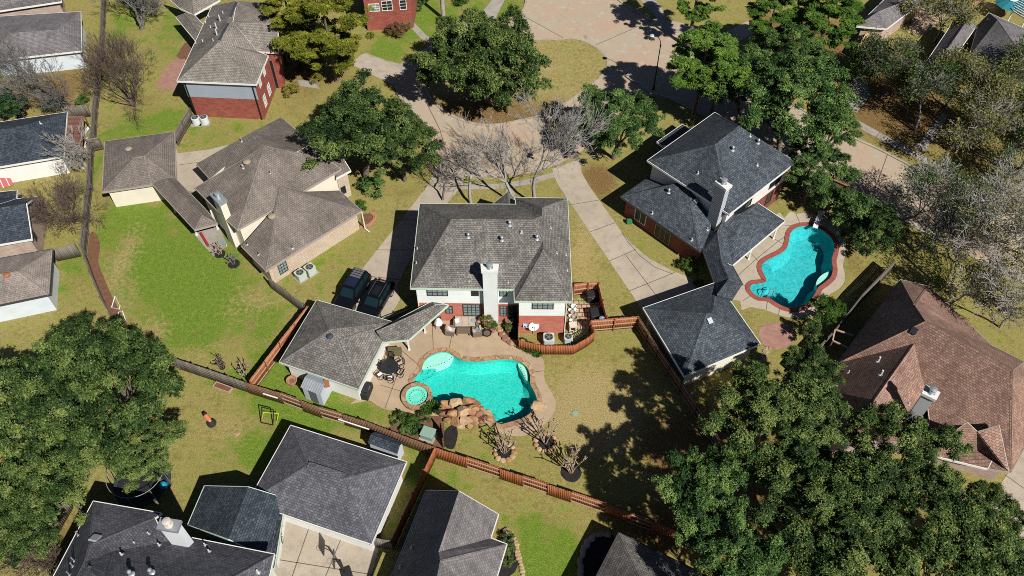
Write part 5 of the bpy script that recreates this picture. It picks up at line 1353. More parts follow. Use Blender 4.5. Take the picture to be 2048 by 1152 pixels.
for i, (x, y, r) in enumerate(((752, 30, 11), (772, 22, 12), (827, 18, 13), (800, 22, 10), (842, 6, 14), (925, 3, 16))):
    shrub(['clipped green shrub below the pale window at the top', 'dark green shrub under the brick house front at the top', 'rounded shrub right of the top walk', 'small shrub left of the pine trunk at the top', 'shrub on the top edge right of the walk', 'dark low shrub bed at the top edge'][i], x, y, r, SHRUB if i % 2 else OAK_B, i % 2)
shrub('low shrub ring at the slender pine trunk', 887, 40, 14, OAK, sz=0.3); shrub('green shrub at the corner of the stone house', 722, 412, 13, v=1); shrub('leafy green bush behind the stone house gable', 745, 375, 26, OAK_B)
shrub('evergreen shrub by the slate house back wall', 1610, 372, 22, OAK_B); 
# yard greenery by the rocks
for i, (x, y, r, m) in enumerate(((800, 838, 16, OAK), (822, 846, 18, SHRUB), (842, 838, 15, OAK), (812, 862, 14, OAK_B), (836, 862, 14, OAK), (852, 822, 13, SHRUB))):
    shrub(['dark shrub nearest the spa on its left', 'bright leafy shrub in the middle of the pool bed', 'shrub behind the spiky plant', 'low shrub against the tan fence', 'shrub beside the green utility box', 'small shrub touching the spa rim'][i], x, y, r, m, i % 2, group='pool bed shrubs')
def spiky(label, x, y, L, n=60, mat=SHRUB, zb=0.2):
    rng = np.random.default_rng(int(x)); c = U(x, y)
    t = thing('spiky_plant', label, 'plant', c)
    u = unit(rng, n); u[:, 2] = np.abs(u[:, 2]) * 0.9 + 0.15; u /= np.linalg.norm(u, axis=1, keepdims=True)
    s = np.cross(u, [0, 0, 1]); s /= np.linalg.norm(s, axis=1, keepdims=True)
    b = np.zeros((n, 3)) + [0, 0, zb]; m = b + u * L * 0.6; e = b + u * L + np.array([0, 0, -0.18 * L]); w = 0.05
    V = np.stack([b - s * w * .6, b + s * w * .6, m + s * w, e, m - s * w], 1).reshape(-1, 3); F = np.arange(n * 5).reshape(n, 5)
    link('leaves', np_mesh('leaves', V, F, [mat], {'tone': np.repeat(rng.uniform(0.2, 0.8, n), 5)}), t)
    mb = MB(); mb.tube(c, c + Vector((0, 0, zb)), 0.1, 0.08, 8); mb.build('stem', [BARK], t)
spiky('spiky green yucca beside the rock waterfall', 868, 822, 0.95, 110, SHRUB, 0.35)
for i, (x, y) in enumerate(((1042, 695), (1052, 699), (1060, 703), (1068, 707), (1076, 711))):
    spiky(['grassy plant nearest the house along the curved red fence', 'second grassy plant from the house along the curved red fence', 'middle grassy plant along the curved red fence', 'fourth grassy plant along the curved red fence', 'grassy plant at the outer bend of the curved red fence'][i], x, y, 0.55, 40)
# leafless trees
def bare(label, bx, by, h, rad, r0, seed, bark_m=BARK_G, depth=6, leaves=None, nleaf=0, half=0.13, stems=1, group=None, name='bare_tree', lx=0.0, ly=0.0, spread=1.1, **kw):
    b = U(bx, by); t = thing(name, label, 'tree', b, 0, group)
    A, B, ra, rb, tips = branches(seed, h, spread, r0, depth, stems=stems, **kw)
    f = np.array([rad / np.percentile(np.abs(B[:, :2]), 97)] * 2 + [h / B[:, 2].max()])
    A, B, tips = A * f, B * f, tips * f
    off = np.array([lx, ly, 0.0]); A = A + off * (A[:, 2:3] / h); B = B + off * (B[:, 2:3] / h); tips = tips + off * (tips[:, 2:3] / h)
    link('trunk', tubes_mesh('trunk', A, B, ra, rb, [bark_m], 4), t)
    if leaves is not None and nleaf:
        rng = np.random.default_rng(seed); cl = tips[rng.integers(0, len(tips), max(40, nleaf // 45))]
        k = rng.integers(0, len(cl), nleaf); p = cl[k] + rng.normal(0, 0.42, (nleaf, 3))
        link('crown', leaves_mesh('crown', p, unit(rng, nleaf) + [0, 0, 0.5], half, 0.55, np.clip(rng.normal(.5, .15, len(cl)), 0, 1)[k] + rng.normal(0, .1, nleaf), leaves, rng), t)
    return t
bare('wide spreading grey leafless tree over the mauve roof in the top left', 135, 208, 9.5, 5.6, 0.2, 1, BARK_G, 6, first=0.24, kids=(2, 4), lean=0.8, stems=3, lx=-2.0, spread=1.25)
bare('tall brownish leafless multi stemmed tree on the lawn left of the brick house', 268, 212, 10, 4.2, 0.11, 2, BARK_R, 5, stems=8, first=0.34, lean=0.3, kids=(2, 4), spread=0.85, rmin=0.011)
bare('leafless tree at the top edge above the brown one', 285, 60, 8, 4.0, 0.2, 3, BARK_G, 5, stems=4, first=0.3, kids=(3, 4))
bare('low brown leafless tree left of the long grey fence', 150, 445, 6, 3.6, 0.08, 4, BARK_R, 5, stems=8, first=0.32, lean=0.6, kids=(2, 4), rmin=0.011)
bare('small pale leafless tree beside the brown patio cover', 176, 338, 5.5, 2.8, 0.11, 5, BARK_P, 5, stems=4, first=0.32, lean=0.7, lx=-1.2)
bare('grey leafless tree beside the left end of the front sidewalk', 942, 408, 11.5, 4.6, 0.2, 6, BARK_P, 6, first=0.26, kids=(1, 3), rmin=0.015)
bare('leafless tree leaning over the front walk of the centre house', 1032, 408, 10, 4.0, 0.22, 7, BARK_P, 5, first=0.28, lx=-1.5, rmin=0.016)
bare('dense grey leafless tree with two green mistletoe balls', 1068, 408, 15, 5.4, 0.24, 8, BARK_P, 6, first=0.24, kids=(2, 4), lx=1.0, rmin=0.013)
bare('thin leafless tree on the street side left of the front walk', 885, 400, 8, 3.2, 0.13, 9, BARK_G, 5, first=0.3)
for i, (x, y) in enumerate(((1108, 258), (1142, 287))):
    leafy('mistletoe', ['larger mistletoe ball high in the leafless tree', 'smaller mistletoe ball low in the leafless tree'][i], x, y, 11 - i * 2, 8.5 - 2 * i, BUSH[i], 1.0, YELL, None, cat='plant')
T2 = [('sparse grey green tree nearest the grey fence corner', 1830, 505, 9, 21), ('pale twiggy tree in the middle of the right front yard', 1900, 590, 11, 22), ('thin leafed tree on the right edge beside the street', 1985, 560, 11, 23),
      ('twiggy tree low on the right edge above the red brown roof', 2000, 655, 9, 24), ('sparse tree across the street near the right edge', 2000, 425, 9, 25), ('small twiggy tree between street and red brown roof', 1885, 635, 7, 26), ('pale sparse tree on the far right edge', 2060, 520, 10, 41),
      ('grey twiggy tree at the street kerb behind the grey fence', 1805, 440, 8, 42), ('large pale limbed tree leaning over the street on the right', 1925, 500, 12, 43)]
for i, (lab, x, y, hh, sd) in enumerate(T2):
    bare(lab, x, y, hh, hh * 0.5, 0.17, sd, BARK_P, 6, (OLIVE, OAK_B, OLIVE)[i % 3], (1500, 2600, 1900)[i % 3], 0.10, group='sparse roadside trees', first=0.25, kids=(2, 4), rmin=0.021, spread=1.2)
T3 = [('olive leafed tree by the upper front walk', 1830, 262, 8, 31), ('rusty olive tree over the lower purple roof', 1935, 290, 8, 32), ('olive tree at the right edge below the broad roof', 2030, 275, 8, 33), ('yellowish thin tree beside the pale patio at the top', 1868, 85, 7, 34),
      ('olive tree in front of the shaded driveway', 1770, 190, 7, 35), ('dark trunked oak on the brown leaf covered lawn', 1945, 300, 10, 36), ('green tree on the right edge above the sidewalk', 2040, 340, 9, 37), ('thin olive tree between the two purple roofs', 1890, 215, 7, 44), ('tangled olive tree overhanging the broad purple roof', 1985, 215, 8, 45), ('pale limbed thin tree beside the top right front walk', 1895, 300, 9, 46), ('grey olive tree by the shaded driveway and tan fence', 1735, 150, 6, 47)]
for i, (lab, x, y, hh, sd) in enumerate(T3):
    bare(lab, x, y, hh, hh * 0.54, 0.2, sd, BARK_P if i % 3 == 0 else BARK_G, 6, OLIVE if i % 2 else OAK, 4200, 0.12, group='olive leafed street trees', first=0.26, kids=(2, 4), rmin=0.017, spread=1.2)
bare('tangle of brown twigs at the bottom left house corner', 75, 1130, 4, 2.6, 0.07, 10, BARK_R, 5, stems=6, lean=0.8)
bare('tall thin leafless tree in the purple roof corner', 1905, 60, 7.5, 2.6, 0.1, 11, BARK_R, 5, first=0.35)
# pruned crepe myrtles with stone rings
def myrtle(label, x, y, seed, n=7, h=2.6, ringlab=None, stones=True, rp=20, bark_m=BARK_W):
    b = U(x, y); rng = random.Random(seed)
    t = thing('crepe_myrtle', label, 'tree', b, 0, 'pruned crepe myrtles'); A, B, ra, rb = [], [], [], []
    for i in range(n):
        a = 2 * math.pi * i / n + rng.uniform(-.3, .3); l = rng.uniform(0.15, 0.36); p = Vector((math.cos(a) * .1, math.sin(a) * .1, 0)); d = Vector((math.cos(a) * l, math.sin(a) * l, 1)).normalized(); r = 0.06
        for s in range(3):
            q = p + (d + Vector((rng.uniform(-.15, .15), rng.uniform(-.15, .15), 0))).normalized() * h / 3; A.append(p); B.append(q); ra.append(r); rb.append(r * .85); r *= .85; p = q
            if s > 0:
                for _ in range(2):
                    e = p + Vector((rng.uniform(-.4, .4), rng.uniform(-.4, .4), rng.uniform(.25, .55))); A.append(p); B.append(e); ra.append(0.04); rb.append(0.03)
                    for _ in range(2): A.append(e); B.append(e + Vector((rng.uniform(-.2, .2), rng.uniform(-.2, .2), rng.uniform(.05, .25)))); ra.append(0.045); rb.append(0.02)
        A.append(p); B.append(p + d * .12); ra.append(.075); rb.append(.06)
    link('trunk', tubes_mesh('trunk', A, B, ra, rb, [bark_m], 6), t)
    r = rp * mpp(x, y); P = [b + Vector((math.cos(k * .35) * r * rng.uniform(.92, 1.06), math.sin(k * .35) * r * rng.uniform(.92, 1.06), 0)) for k in range(18)]
    mb = MB(); mb.prism(P, 0, 0.05); tag(mb.build('mulch_bed', [MULCH_K if stones is not None else MULCH]), kind='structure')
    if stones:
        st = thing('stone_ring', ringlab, 'edging', b, 0, 'stone rings round the crepe myrtles')
        for k in range(11):
            a = k * .57; q = b + Vector((math.cos(a) * r, math.sin(a) * r, 0.02)); s = rng.uniform(.75, 1.15); mb = MB()
            mb.lathe(q, [(0.23 * s, 0), (0.26 * s, 0.1), (0.18 * s, 0.19), (0.05, 0.21)], 7); mb.build('stone', [ROCK_T if k % 3 else ROCK], st)
myrtle('pruned crepe myrtle nearest the rock waterfall', 1009, 905, 1, ringlab='stone ring at the crepe myrtle nearest the rocks', rp=19)
myrtle('pruned crepe myrtle beside the pool deck end', 1091, 886, 2, ringlab='stone ring at the crepe myrtle by the pool deck', rp=20)
myrtle('pruned crepe myrtle in a plain black mulch circle on the lawn', 1142, 945, 3, n=8, stones=False, rp=21)
myrtle('small stub of a pruned tree in mulch by the cream chimney', 468, 528, 4, n=3, h=0.8, stones=False, rp=12, bark_m=BARK_G)
myrtle('small pruned tree in mulch at the breezeway patio', 440, 508, 5, n=3, h=0.7, stones=False, rp=11, bark_m=BARK_W)
myrtle('dead dark shrub in the corner of the green lawn', 490, 750, 6, n=5, h=1.1, stones=False, rp=6, bark_m=BARK_W)
myrtle('thin dark shrub by the fence of the green lawn', 445, 735, 8, n=3, h=.9, stones=False, rp=6, bark_m=BARK_R)
# ---------------------------------------------------------------- fences
POST_MESH = {}
def post_obj(mat, h, parent, loc, rz):
    key = (mat.name, round(h, 2))
    if key not in POST_MESH:
        mb = MB(); mb.box((0, 0, h / 2), (0.1, 0.1, h)); o = mb.build('post', [mat], None); POST_MESH[key] = o.data
    else:
        o = bpy.data.objects.new('post', POST_MESH[key]); COL.objects.link(o)
    o.parent = parent; o.location = Vector(loc) - parent.location; o.rotation_euler = (0, 0, rz)
def fence(label, px, mat, h=1.83, rails=1, alt=False, group='wooden yard fences', pm=None, bw=0.145, top=False, seed=1, wz=0.03):
    """boards along the ground line px (photo pixels); rails on the side given by the sign"""
    P = G(px); t = thing('wooden_fence', label, 'fence', sum(P, Vector()) / len(P), 0, group)
    rng = random.Random(seed); V, F, T = [], [], []; O = t.location; rm = MB(); panel = 0
    for a, b in zip(P, P[1:]):
        d = b - a; L = d.length
        if L < .05: continue
        e = d / L; n = Vector((-e.y, e.x, 0)); np_ = max(1, round(L / 2.4)); ang = math.atan2(e.y, e.x)
        for k in range(np_ + 1):
            post_obj(pm or mat, h - 0.04, t, a + e * (L * k / np_) + n * (rails * 0.075), ang)
        for k in range(np_):
            side = rails * (1 if not alt or panel % 2 == 0 else -1); panel += 1
            s0, s1 = L * k / np_, L * (k + 1) / np_
            nb = max(1, int((s1 - s0) / (bw + 0.006))); w = (s1 - s0) / nb
            off = n * (-side * 0.02 if not alt else -side * 0.06); tp = rng.uniform(-.15, .15)
            for i in range(nb):
                c = a + e * (s0 + w * (i + .5)) + off; hw = w / 2 - 0.004; hh = h + rng.uniform(-wz, wz); q = len(V)
                for z in (0.03, hh):
                    for sx, sy in ((-1, -1), (1, -1), (1, 1), (-1, 1)):
                        p = c + e * (sx * hw) + n * (sy * 0.011) - O; V.append((p.x, p.y, z))
                for f in ((3, 2, 1, 0), (4, 5, 6, 7), (0, 1, 5, 4), (1, 2, 6, 5), (2, 3, 7, 6), (3, 0, 4, 7)): F.append([q + j for j in f])
                T += [min(1, max(0, .5 + tp + rng.gauss(0, .22)))] * 8
            for z in (0.3, 0.95, 1.6):
                if z < h: rm.bar(a + e * s0 + n * side * 0.035 + Vector((0, 0, z)), a + e * s1 + n * side * 0.035 + Vector((0, 0, z)), 0.05, 0.11)
            if top: rm.bar(a + e * s0 + Vector((0, 0, h + .02)), a + e * s1 + Vector((0, 0, h + .02)), 0.15, 0.04)
    link('boards', np_mesh('boards', np.array(V), np.array(F), [mat], {'tone': np.array(T)}), t)
    rm.build('rail', [RAIL if mat is not W_GREY else W_GREY], t)
    return t
fence('long weathered grey fence with a bend left of the green lawn', [(214, -12), (209, 110), (196, 229), (193, 284), (188, 314), (186, 380), (181, 418), (178, 470), (173, 512)], W_GREY, seed=2)
fence('thin weathered fence along the mulch bed into the left oak', [(173, 512), (192, 565), (214, 615), (250, 680), (300, 716), (362, 739)], W_GREY, seed=3, rails=-1)
fence('grey brown fence along the lower edge of the green lawn', [(362, 739), (430, 762), (500, 786)], W_GREY, seed=4, rails=1)
fence('brown fence between shed and bottom garage lawn', [(500, 786), (570, 808), (646, 836), (736, 863)], W_BROWN, seed=5, alt=True)
fence('tan brown fence behind the pool bed shrubs', [(736, 863), (800, 888), (872, 915)], W_TAN if False else W_BROWN, seed=6, alt=False)
fence('red brown fence with alternating rail panels below the crepe myrtles', [(872, 915), (1000, 957), (1142, 1004), (1208, 1027)], W_RED, seed=7, alt=True, pm=W_RED)
fence('shaded end of the red brown fence under the oaks', [(1208, 1027), (1300, 1062), (1400, 1100)], W_RED, seed=8, alt=True, pm=W_RED)
fence('red brown fence running down between the two bottom houses', [(872, 915), (830, 1006), (788, 1098)], W_RED, seed=9, rails=-1)
fence('short grey gate fence beside the white garage corner', [(742, 1092), (787, 1100)], W_GREY, seed=10)
fence('red brown fence along the left side of the pool garage', [(622, 635), (565, 708), (508, 784)], W_RED, seed=11, rails=1)
fence('dark fence from the stone house corner to the pool garage', [(543, 577), (577, 602), (612, 630)], W_GREY, seed=12, rails=1)
fence('dark gate fence beside the air conditioners of the brick house', [(387, 240), (371, 266), (357, 292)], W_GREY, seed=13)
fence('short grey fence between long fence and taupe garage', [(184, 304), (209, 299)], W_GREY, seed=14, rails=-1)
fence('short dark fence below the brown leafless tree', [(115, 523), (163, 513)], W_GREY, seed=15, rails=1)
fence('short grey fence behind the brown patio cover', [(135, 240), (183, 233)], W_GREY, seed=16)
fence('red brown back fence of the paver yard', [(1146, 592), (1174, 588), (1194, 588)], W_RED, seed=17, rails=-1)
fence('dark side fence of the paver yard behind the bins', [(1194, 588), (1202, 622), (1210, 654)], W_RED, seed=18, rails=1)
fence('red brown front fence of the paver yard with three rails', [(1179, 664), (1226, 660), (1273, 656)], W_RED, seed=19, rails=-1)
fence('low red brown fence curved round the two air conditioners', [(1037, 664), (1037, 698), (1083, 709), (1146, 709), (1174, 693), (1187, 682), (1179, 664)], W_RED, h=1.45, seed=20, rails=1)
fence('dark fence along the slate roofed garage', [(1273, 656), (1312, 718), (1358, 786)], W_BROWN, seed=21, rails=-1)
fence('dark fence continuing into the oak grove', [(1358, 786), (1420, 880), (1460, 950)], W_BROWN, seed=22, rails=-1)
fence('weathered pale grey fence beside the red brown house', [(1592, 755), (1628, 717), (1660, 683), (1715, 612), (1778, 546)], W_GREY, seed=23, rails=1, top=True)
fence('black topped fence at the far corner of the blue pool yard', [(1690, 395), (1640, 372)], W_BROWN, seed=24)
fence('tan wooden fence stepping round the top right yard', [(1706, 118), (1722, 92), (1760, 72), (1822, 42), (1838, 22)], W_TAN, seed=25, rails=1)
fence('short tan fence beside the blue umbrella', [(1915, 35), (1945, 22), (1975, -5)], W_TAN, seed=26, rails=1)
fence('grey fence at the bottom left house corner', [(110, 1080), (150, 1010)], W_GREY, seed=27)
fence('short brown screen fence in the bed behind the rocks', [(889, 895), (884, 862)], W_BROWN, seed=28, h=1.6)

# ---------------------------------------------------------------- things standing about
def P0(x, y, z=0.0): return U(x, y, z)
def heading(x0, y0, x1, y1, z=0.0):
    d = U(x1, y1, z) - U(x0, y0, z); return math.atan2(d.y, d.x)
# street lamp
b = P0(1307, 179); t = thing('street_lamp', 'black street lamp with a long arm over the pinkish street', 'lamp', b)
zt = 6.4; mb = MB(); mb.tube(b, b + Vector((0, 0, zt)), 0.085, 0.055, 10); mb.tube(b, b + Vector((0, 0, 0.5)), 0.16, 0.12, 10); mb.tube(b + Vector((0, 0, zt - .3)), b + Vector((0, 0, zt - .02)), 0.09, 0.09, 8); mb.build('pole', [BLACKM], t)
hd = U(1304, 71, 7.4); hx = (hd - b); hx.z = 0
pts = [b + Vector((0, 0, zt - .1)), b + hx * .12 + Vector((0, 0, zt + .55)), b + hx * .45 + Vector((0, 0, zt + .95)), b + hx * .85 + Vector((0, 0, zt + 1.05))]
pts = smooth_line(pts, 5); mb = MB()
for p, q in zip(pts, pts[1:]): mb.tube(p, q, .045, .045, 6)
mb.build('arm', [BLACKM], t)
mb = MB(); mb.lathe(b + hx + Vector((0, 0, zt + .85)), [(0.12, 0), (0.26, .06), (0.3, .14), (0.2, .24), (0.06, .3)], 14); lh = mb.build('lamp_head', [plain('pale blue lamp housing', (0.45, 0.55, 0.62), .4, .2)], t)
# air conditioners
def ac(label, x, y, w=0.9, h=0.85, rz=0.0, round_=False, mat=None, group='air conditioner units', pad=True):
    b = P0(x, y); t = thing('air_conditioner', label, 'air conditioner', b, rz, group); m = mat or plain('pale grey metal casing', (0.50, 0.53, 0.50), .5)
    mb = MB()
    if round_: mb.lathe((0, 0, 0.06), [(w * .5, 0), (w * .5, h - .02), (w * .46, h), (w * .4, h + .01), (w * .38, h - .06)], 24)
    else:
        c = [(w / 2 * sx, w / 2 * sy) for sx, sy in ((-1, -1), (1, -1), (1, 1), (-1, 1))]; r = .14; poly = []
        for i, (cx, cy) in enumerate(c):
            for k in range(4):
                a = math.pi + i * math.pi / 2 + k * math.pi / 6; poly.append((cx - math.copysign(r, cx) + r * math.cos(a), cy - math.copysign(r, cy) + r * math.sin(a)))
        mb.prism([Vector((p[0], p[1], 0)) for p in poly], 0.06, h + .06)
    mb.build('casing', [m], t, origin=(0, 0, 0))
    mb = MB(); mb.lathe((0, 0, h + .062), [(w * .38, 0), (w * .38, 0.01), (w * .06, .012)], 24); g = mb.build('fan_grille', [BLACKM], t, origin=(0, 0, 0))
    mb = MB()
    for k in range(5):
        a = k * 2 * math.pi / 5; mb.box((math.cos(a) * w * .2, math.sin(a) * w * .2, h + .085), (w * .3, .1, .012), rz=a)
    mb.lathe((0, 0, h + .07), [(.1, 0), (.08, .04)], 10); 
    for k in (0.2, 0.3, 0.385): 
        for i in range(20):
            a0, a1 = i * math.pi / 10, (i + 1) * math.pi / 10; mb.bar((w * k * math.cos(a0), w * k * math.sin(a0), h + .11), (w * k * math.cos(a1), w * k * math.sin(a1), h + .11), .015)
    mb.build('fan', [plain('grey fan metal', (0.2, 0.21, 0.21), .5, .3)], t, origin=(0, 0, 0))
    if pad:
        mb = MB(); mb.box((0, 0, .03), (w + .25, w + .25, .06)); mb.build('pad', [WALK], t, origin=(0, 0, 0))
    return t
hd_ = heading(600, 560, 628, 541)
ac('pale green air conditioner left of its pair by the stone wall', 603, 556, .95, .8, hd_, mat=GREENP if False else plain('pale green casing', (.46, .52, .44), .5)); ac('pale green air conditioner right of its pair by the stone wall', 622, 545, .95, .8, hd_, mat=plain('pale green casing', (.46, .52, .44), .5))
ac('round topped white air conditioner left of its pair by the brick wall', 394, 247, .95, .85, 0, True, plain('white grey casing', (.58, .62, .62), .5)); ac('round topped white air conditioner right of its pair by the brick wall', 411, 246, .95, .85, 0, True, plain('white grey casing', (.58, .62, .62), .5))
ac('larger pale air conditioner inside the curved red fence', 1097, 686, 1.0, .9, 0); ac('smaller pale air conditioner near the fence end', 1136, 683, .8, .75, 0)
ac('dark air conditioner in the shade left of the red brown house', 1650, 745, 1.0, .8, .8, mat=plain('dark grey casing', (.09, .1, .12), .5))
# satellite dishes
def dish(label, x, y, r, h, mat, aim, square=False):
    b = P0(x, y); t = thing('satellite_dish', label, 'satellite dish', b, 0, 'satellite dishes'); mb = MB(); mb.tube(b, b + Vector((0, 0, h)), .035, .035, 8)
    mb.tube(b + Vector((.3, .2, 0)), b + Vector((0, 0, h * .6)), .02, .02, 6); mb.build('mast', [GALV], t)
    d = Vector(aim).normalized(); q = d.to_track_quat('Z', 'Y').to_matrix(); c = b + Vector((0, 0, h)) + d * .1; mb = MB()
    n = 4 if square else 24; rings = []
    for k in range(5):
        rr = r * k / 4; rings.append([c + q @ Vector((rr * math.cos(2 * math.pi * (i + .5) / n), rr * .82 * math.sin(2 * math.pi * (i + .5) / n), .16 * (rr / r) ** 2)) for i in range(n)])
    for k in range(1, 4):
        for i in range(n):
            j = (i + 1) % n; mb.face([rings[k][i], rings[k][j], rings[k + 1][j], rings[k + 1][i]]); dn = d * -.02; mb.face([p + dn for p in (rings[k][j], rings[k][i], rings[k + 1][i], rings[k + 1][j])])
    mb.face(rings[1]); mb.build('reflector', [mat], t)
    mb = MB(); f = c + d * r * .8 + Vector((0, -.05, -.05)); mb.tube(c + q @ Vector((0, -r * .8, .15)), f, .015, .015, 6); mb.box(f, (.09, .09, .12)); mb.build('feed_horn', [GALV], t)
dish('round pale satellite dish at the orange brick wall', 1066, 668, .52, 1.25, plain('pale grey dish paint', (.58, .60, .60), .5), (.25, -.75, .75))
dish('small bluish square panel dish left of the round dish', 1052, 666, .36, 1.3, plain('blue grey dish paint', (.40, .47, .55), .5), (-.1, -.8, .6), True)
# cars (local: +x is the nose)
def car(label, x, y, rz, paint, roofp, L=4.75, Wd=1.95, Ht=1.75, boxy=True, panels=True):
    b = P0(x, y); t = thing('suv', label, 'car', b, rz, 'parked black cars'); O = (0, 0, 0)
    # body loft: stations (x, half width, z low, z belt)
    hw = Wd / 2
    st = [(-L / 2, hw * .86, .42, .98), (-L / 2 + .12, hw * .96, .34, 1.04), (-L * .3, hw, .3, 1.05), (0, hw, .3, 1.03), (L * .2, hw, .3, 1.02), (L * .3, hw * .99, .32, 1.0), (L * .44, hw * .93, .34, .92), (L / 2 - .03, hw * .74, .42, .78)] if boxy else \
         [(-L / 2, hw * .66, .44, .9), (-L / 2 + .18, hw * .9, .36, 1.02), (-L * .3, hw, .3, 1.04), (0, hw, .3, 1.02), (L * .2, hw, .3, 1.0), (L * .3, hw * .97, .32, .96), (L * .44, hw * .86, .36, .84), (L / 2 - .02, hw * .56, .44, .68)]
    def section(x, w, z0, z1):
        return [Vector((x, sy * w * k, z0 + (z1 - z0) * f)) for sy, seq in ((-1, ((.92, 0), (1, .25), (1, .62), (.97, .88), (.9, 1))), (1, ((.9, 1), (.97, .88), (1, .62), (1, .25), (.92, 0)))) for k, f in seq]
    S_ = [section(*q) for q in st]; mb = MB()
    for A, B in zip(S_, S_[1:]):
        for i in range(len(A) - 1): mb.face([A[i], B[i], B[i + 1], A[i + 1]])
    mb.face(S_[0][::-1]); mb.face(S_[-1])
    for A, B in zip(S_, S_[1:]): mb.face([A[-1], B[-1], B[0], A[0]])
    mb.build('body', [paint], t, origin=O, smooth=False)
    # greenhouse
    bx = [(-L / 2 + .10, hw * .86), (-L / 2 + .32, hw * .70)] if boxy else [(-L / 2 + .25, hw * .8), (-L / 2 + .85, hw * .62)]
    fx = [(L * .235, hw * .84), (L * .075, hw * .68)]
    zb = 1.02; zr = Ht
    low = [Vector((bx[0][0], -bx[0][1], zb)), Vector((fx[0][0], -fx[0][1], zb)), Vector((fx[0][0], fx[0][1], zb)), Vector((bx[0][0], bx[0][1], zb))]
    up = [Vector((bx[1][0], -bx[1][1], zr - .07)), Vector((fx[1][0], -fx[1][1], zr - .07)), Vector((fx[1][0], fx[1][1], zr - .07)), Vector((bx[1][0], bx[1][1], zr - .07))]
    names = ('side_window', 'windshield', 'side_window', 'rear_window')
    for i in range(4):
        j = (i + 1) % 4; a, c, d, e = low[i], low[j], up[j], up[i]; mb = MB()
        k = lambda u, v: (a * (1 - u) + c * u) * (1 - v) + (e * (1 - u) + d * u) * v
        n = (c - a).cross(e - a).normalized()
        cols = ((.06, .3), (.34, .62), (.66, .94)) if i in (0, 2) else ((.08, .92),)
        for u0, u1 in cols: mb.face([k(u0, .1) + n * .012, k(u1, .1) + n * .012, k(u1, .9) + n * .012, k(u0, .9) + n * .012])
        mb.build(names[i], [plain('car glass', (.008, .022, .03), .08, 0, .45)], t, origin=O)
    mb = MB()
    for i in range(4): j = (i + 1) % 4; mb.face([low[i], low[j], up[j], up[i]])
    R1 = [Vector((p.x, p.y, zr - .07)) for p in up]; R2 = [Vector((p.x * .97 if p.x > 0 else p.x * .97, p.y * .93, zr)) for p in up]
    for i in range(4): j = (i + 1) % 4; mb.face([R1[i], R1[j], R2[j], R2[i]])
    mb.face(R2); ro = mb.build('roof', [paint], t, origin=O)
    x0, x1 = R2[0].x, R2[1].x; yw = abs(R2[0].y)
    if panels:
        mb = MB(); mb.box(((x0 * .05 + x1 * .95 + x0 * .52 + x1 * .48) / 2, 0, zr + .012), ((x1 - x0) * .46, yw * 1.72, .03)); 
        for i in range(5): mb.box((x0 + (x1 - x0) * .74, -yw * .7 + i * yw * .35, zr + .035), ((x1 - x0) * .44, .04, .02))
        sub(mb, 'roof_panel', [roofp], ro, thing_at(O))
        for k in range(4):
            mb = MB(); mb.box((x0 + (x1 - x0) * (.06 + .12 * k), 0, zr + .012), ((x1 - x0) * .085, yw * 1.7, .03)); sub(mb, 'roof_slat', [plain('grey roof slat', (.11, .115, .13), .5)], ro, thing_at(O))
    else:
        mb = MB(); mb.box((x0 + (x1 - x0) * .58, 0, zr + .008), ((x1 - x0) * .6, yw * 1.15, .02)); sub(mb, 'sunroof', [plain('sunroof glass', (.012, .014, .016), .08, 0, .7)], ro, thing_at(O))
        for sy in (-1, 1):
            mb = MB(); mb.bar((x0 + .1, sy * yw * .96, zr + .06), (x1 - .1, sy * yw * .96, zr + .06), .04); mb.bar((x0 + .1, sy * yw * .96, zr - .02), (x0 + .1, sy * yw * .96, zr + .06), .04); mb.bar((x1 - .1, sy * yw * .96, zr - .02), (x1 - .1, sy * yw * .96, zr + .06), .04)
            sub(mb, 'roof_rail', [CHROME], ro, thing_at(O))
    for sx, r in ((-.30, .37), (.31, .37)):
        for sy in (-1, 1):
            mb = MB(); c = Vector((L * sx, sy * (hw - .13), r)); mb.tube(c - Vector((0, .13, 0)), c + Vector((0, .13, 0)), r, r, 20); w = mb.build('wheel', [TYRE], t, origin=O)
            mb = MB(); mb.tube(c + Vector((0, sy * .125, 0)), c + Vector((0, sy * .14, 0)), r * .62, r * .55, 16); sub(mb, 'rim', [CHROME], w, thing_at(O))
    for sy in (-1, 1):
        mb = MB(); mb.box((fx[0][0] - .25, sy * (hw + .09), 1.05), (.16, .22, .16)); mb.bar((fx[0][0] - .25, sy * (hw - .1), 1.02), (fx[0][0] - .25, sy * (hw + .05), 1.03), .05); mb.build('mirror', [paint], t, origin=O)
        mb = MB(); mb.box((L / 2 - .1, sy * hw * .62, .76), (.16, .34, .14)); mb.build('headlight', [AMBER], t, origin=O)
        mb = MB(); mb.box((-L / 2 + .02, sy * hw * .76, .86), (.08, .22, .3)); mb.build('tail_light', [REDLAMP], t, origin=O)
    mb = MB(); mb.box((-L / 2 - .02, 0, .5), (.14, Wd * .86, .2)); mb.box((L / 2 - .05, 0, .46), (.18, Wd * .72, .2)); mb.build('bumper', [BLACKP], t, origin=O)
    mb = MB(); mb.bar((fx[0][0] - .2, -hw * .3, 1.09), (fx[1][0] + .2, -hw * .02, 1.4), .02); mb.build('wiper', [BLACKP], t, origin=O)
    return t
class _L: 
    def __init__(s, l): s.location = Vector(l)
def thing_at(o): return _L(o)
hc = heading(722, 553, 692, 600, 1.75)
car('black boxy off road car with slatted roof panels on the left of the drive', 706, 592, hc, CARP, CARP2, 4.9, 1.95, 1.82, True, True)
hc2 = heading(768, 574, 740, 622, 1.6)
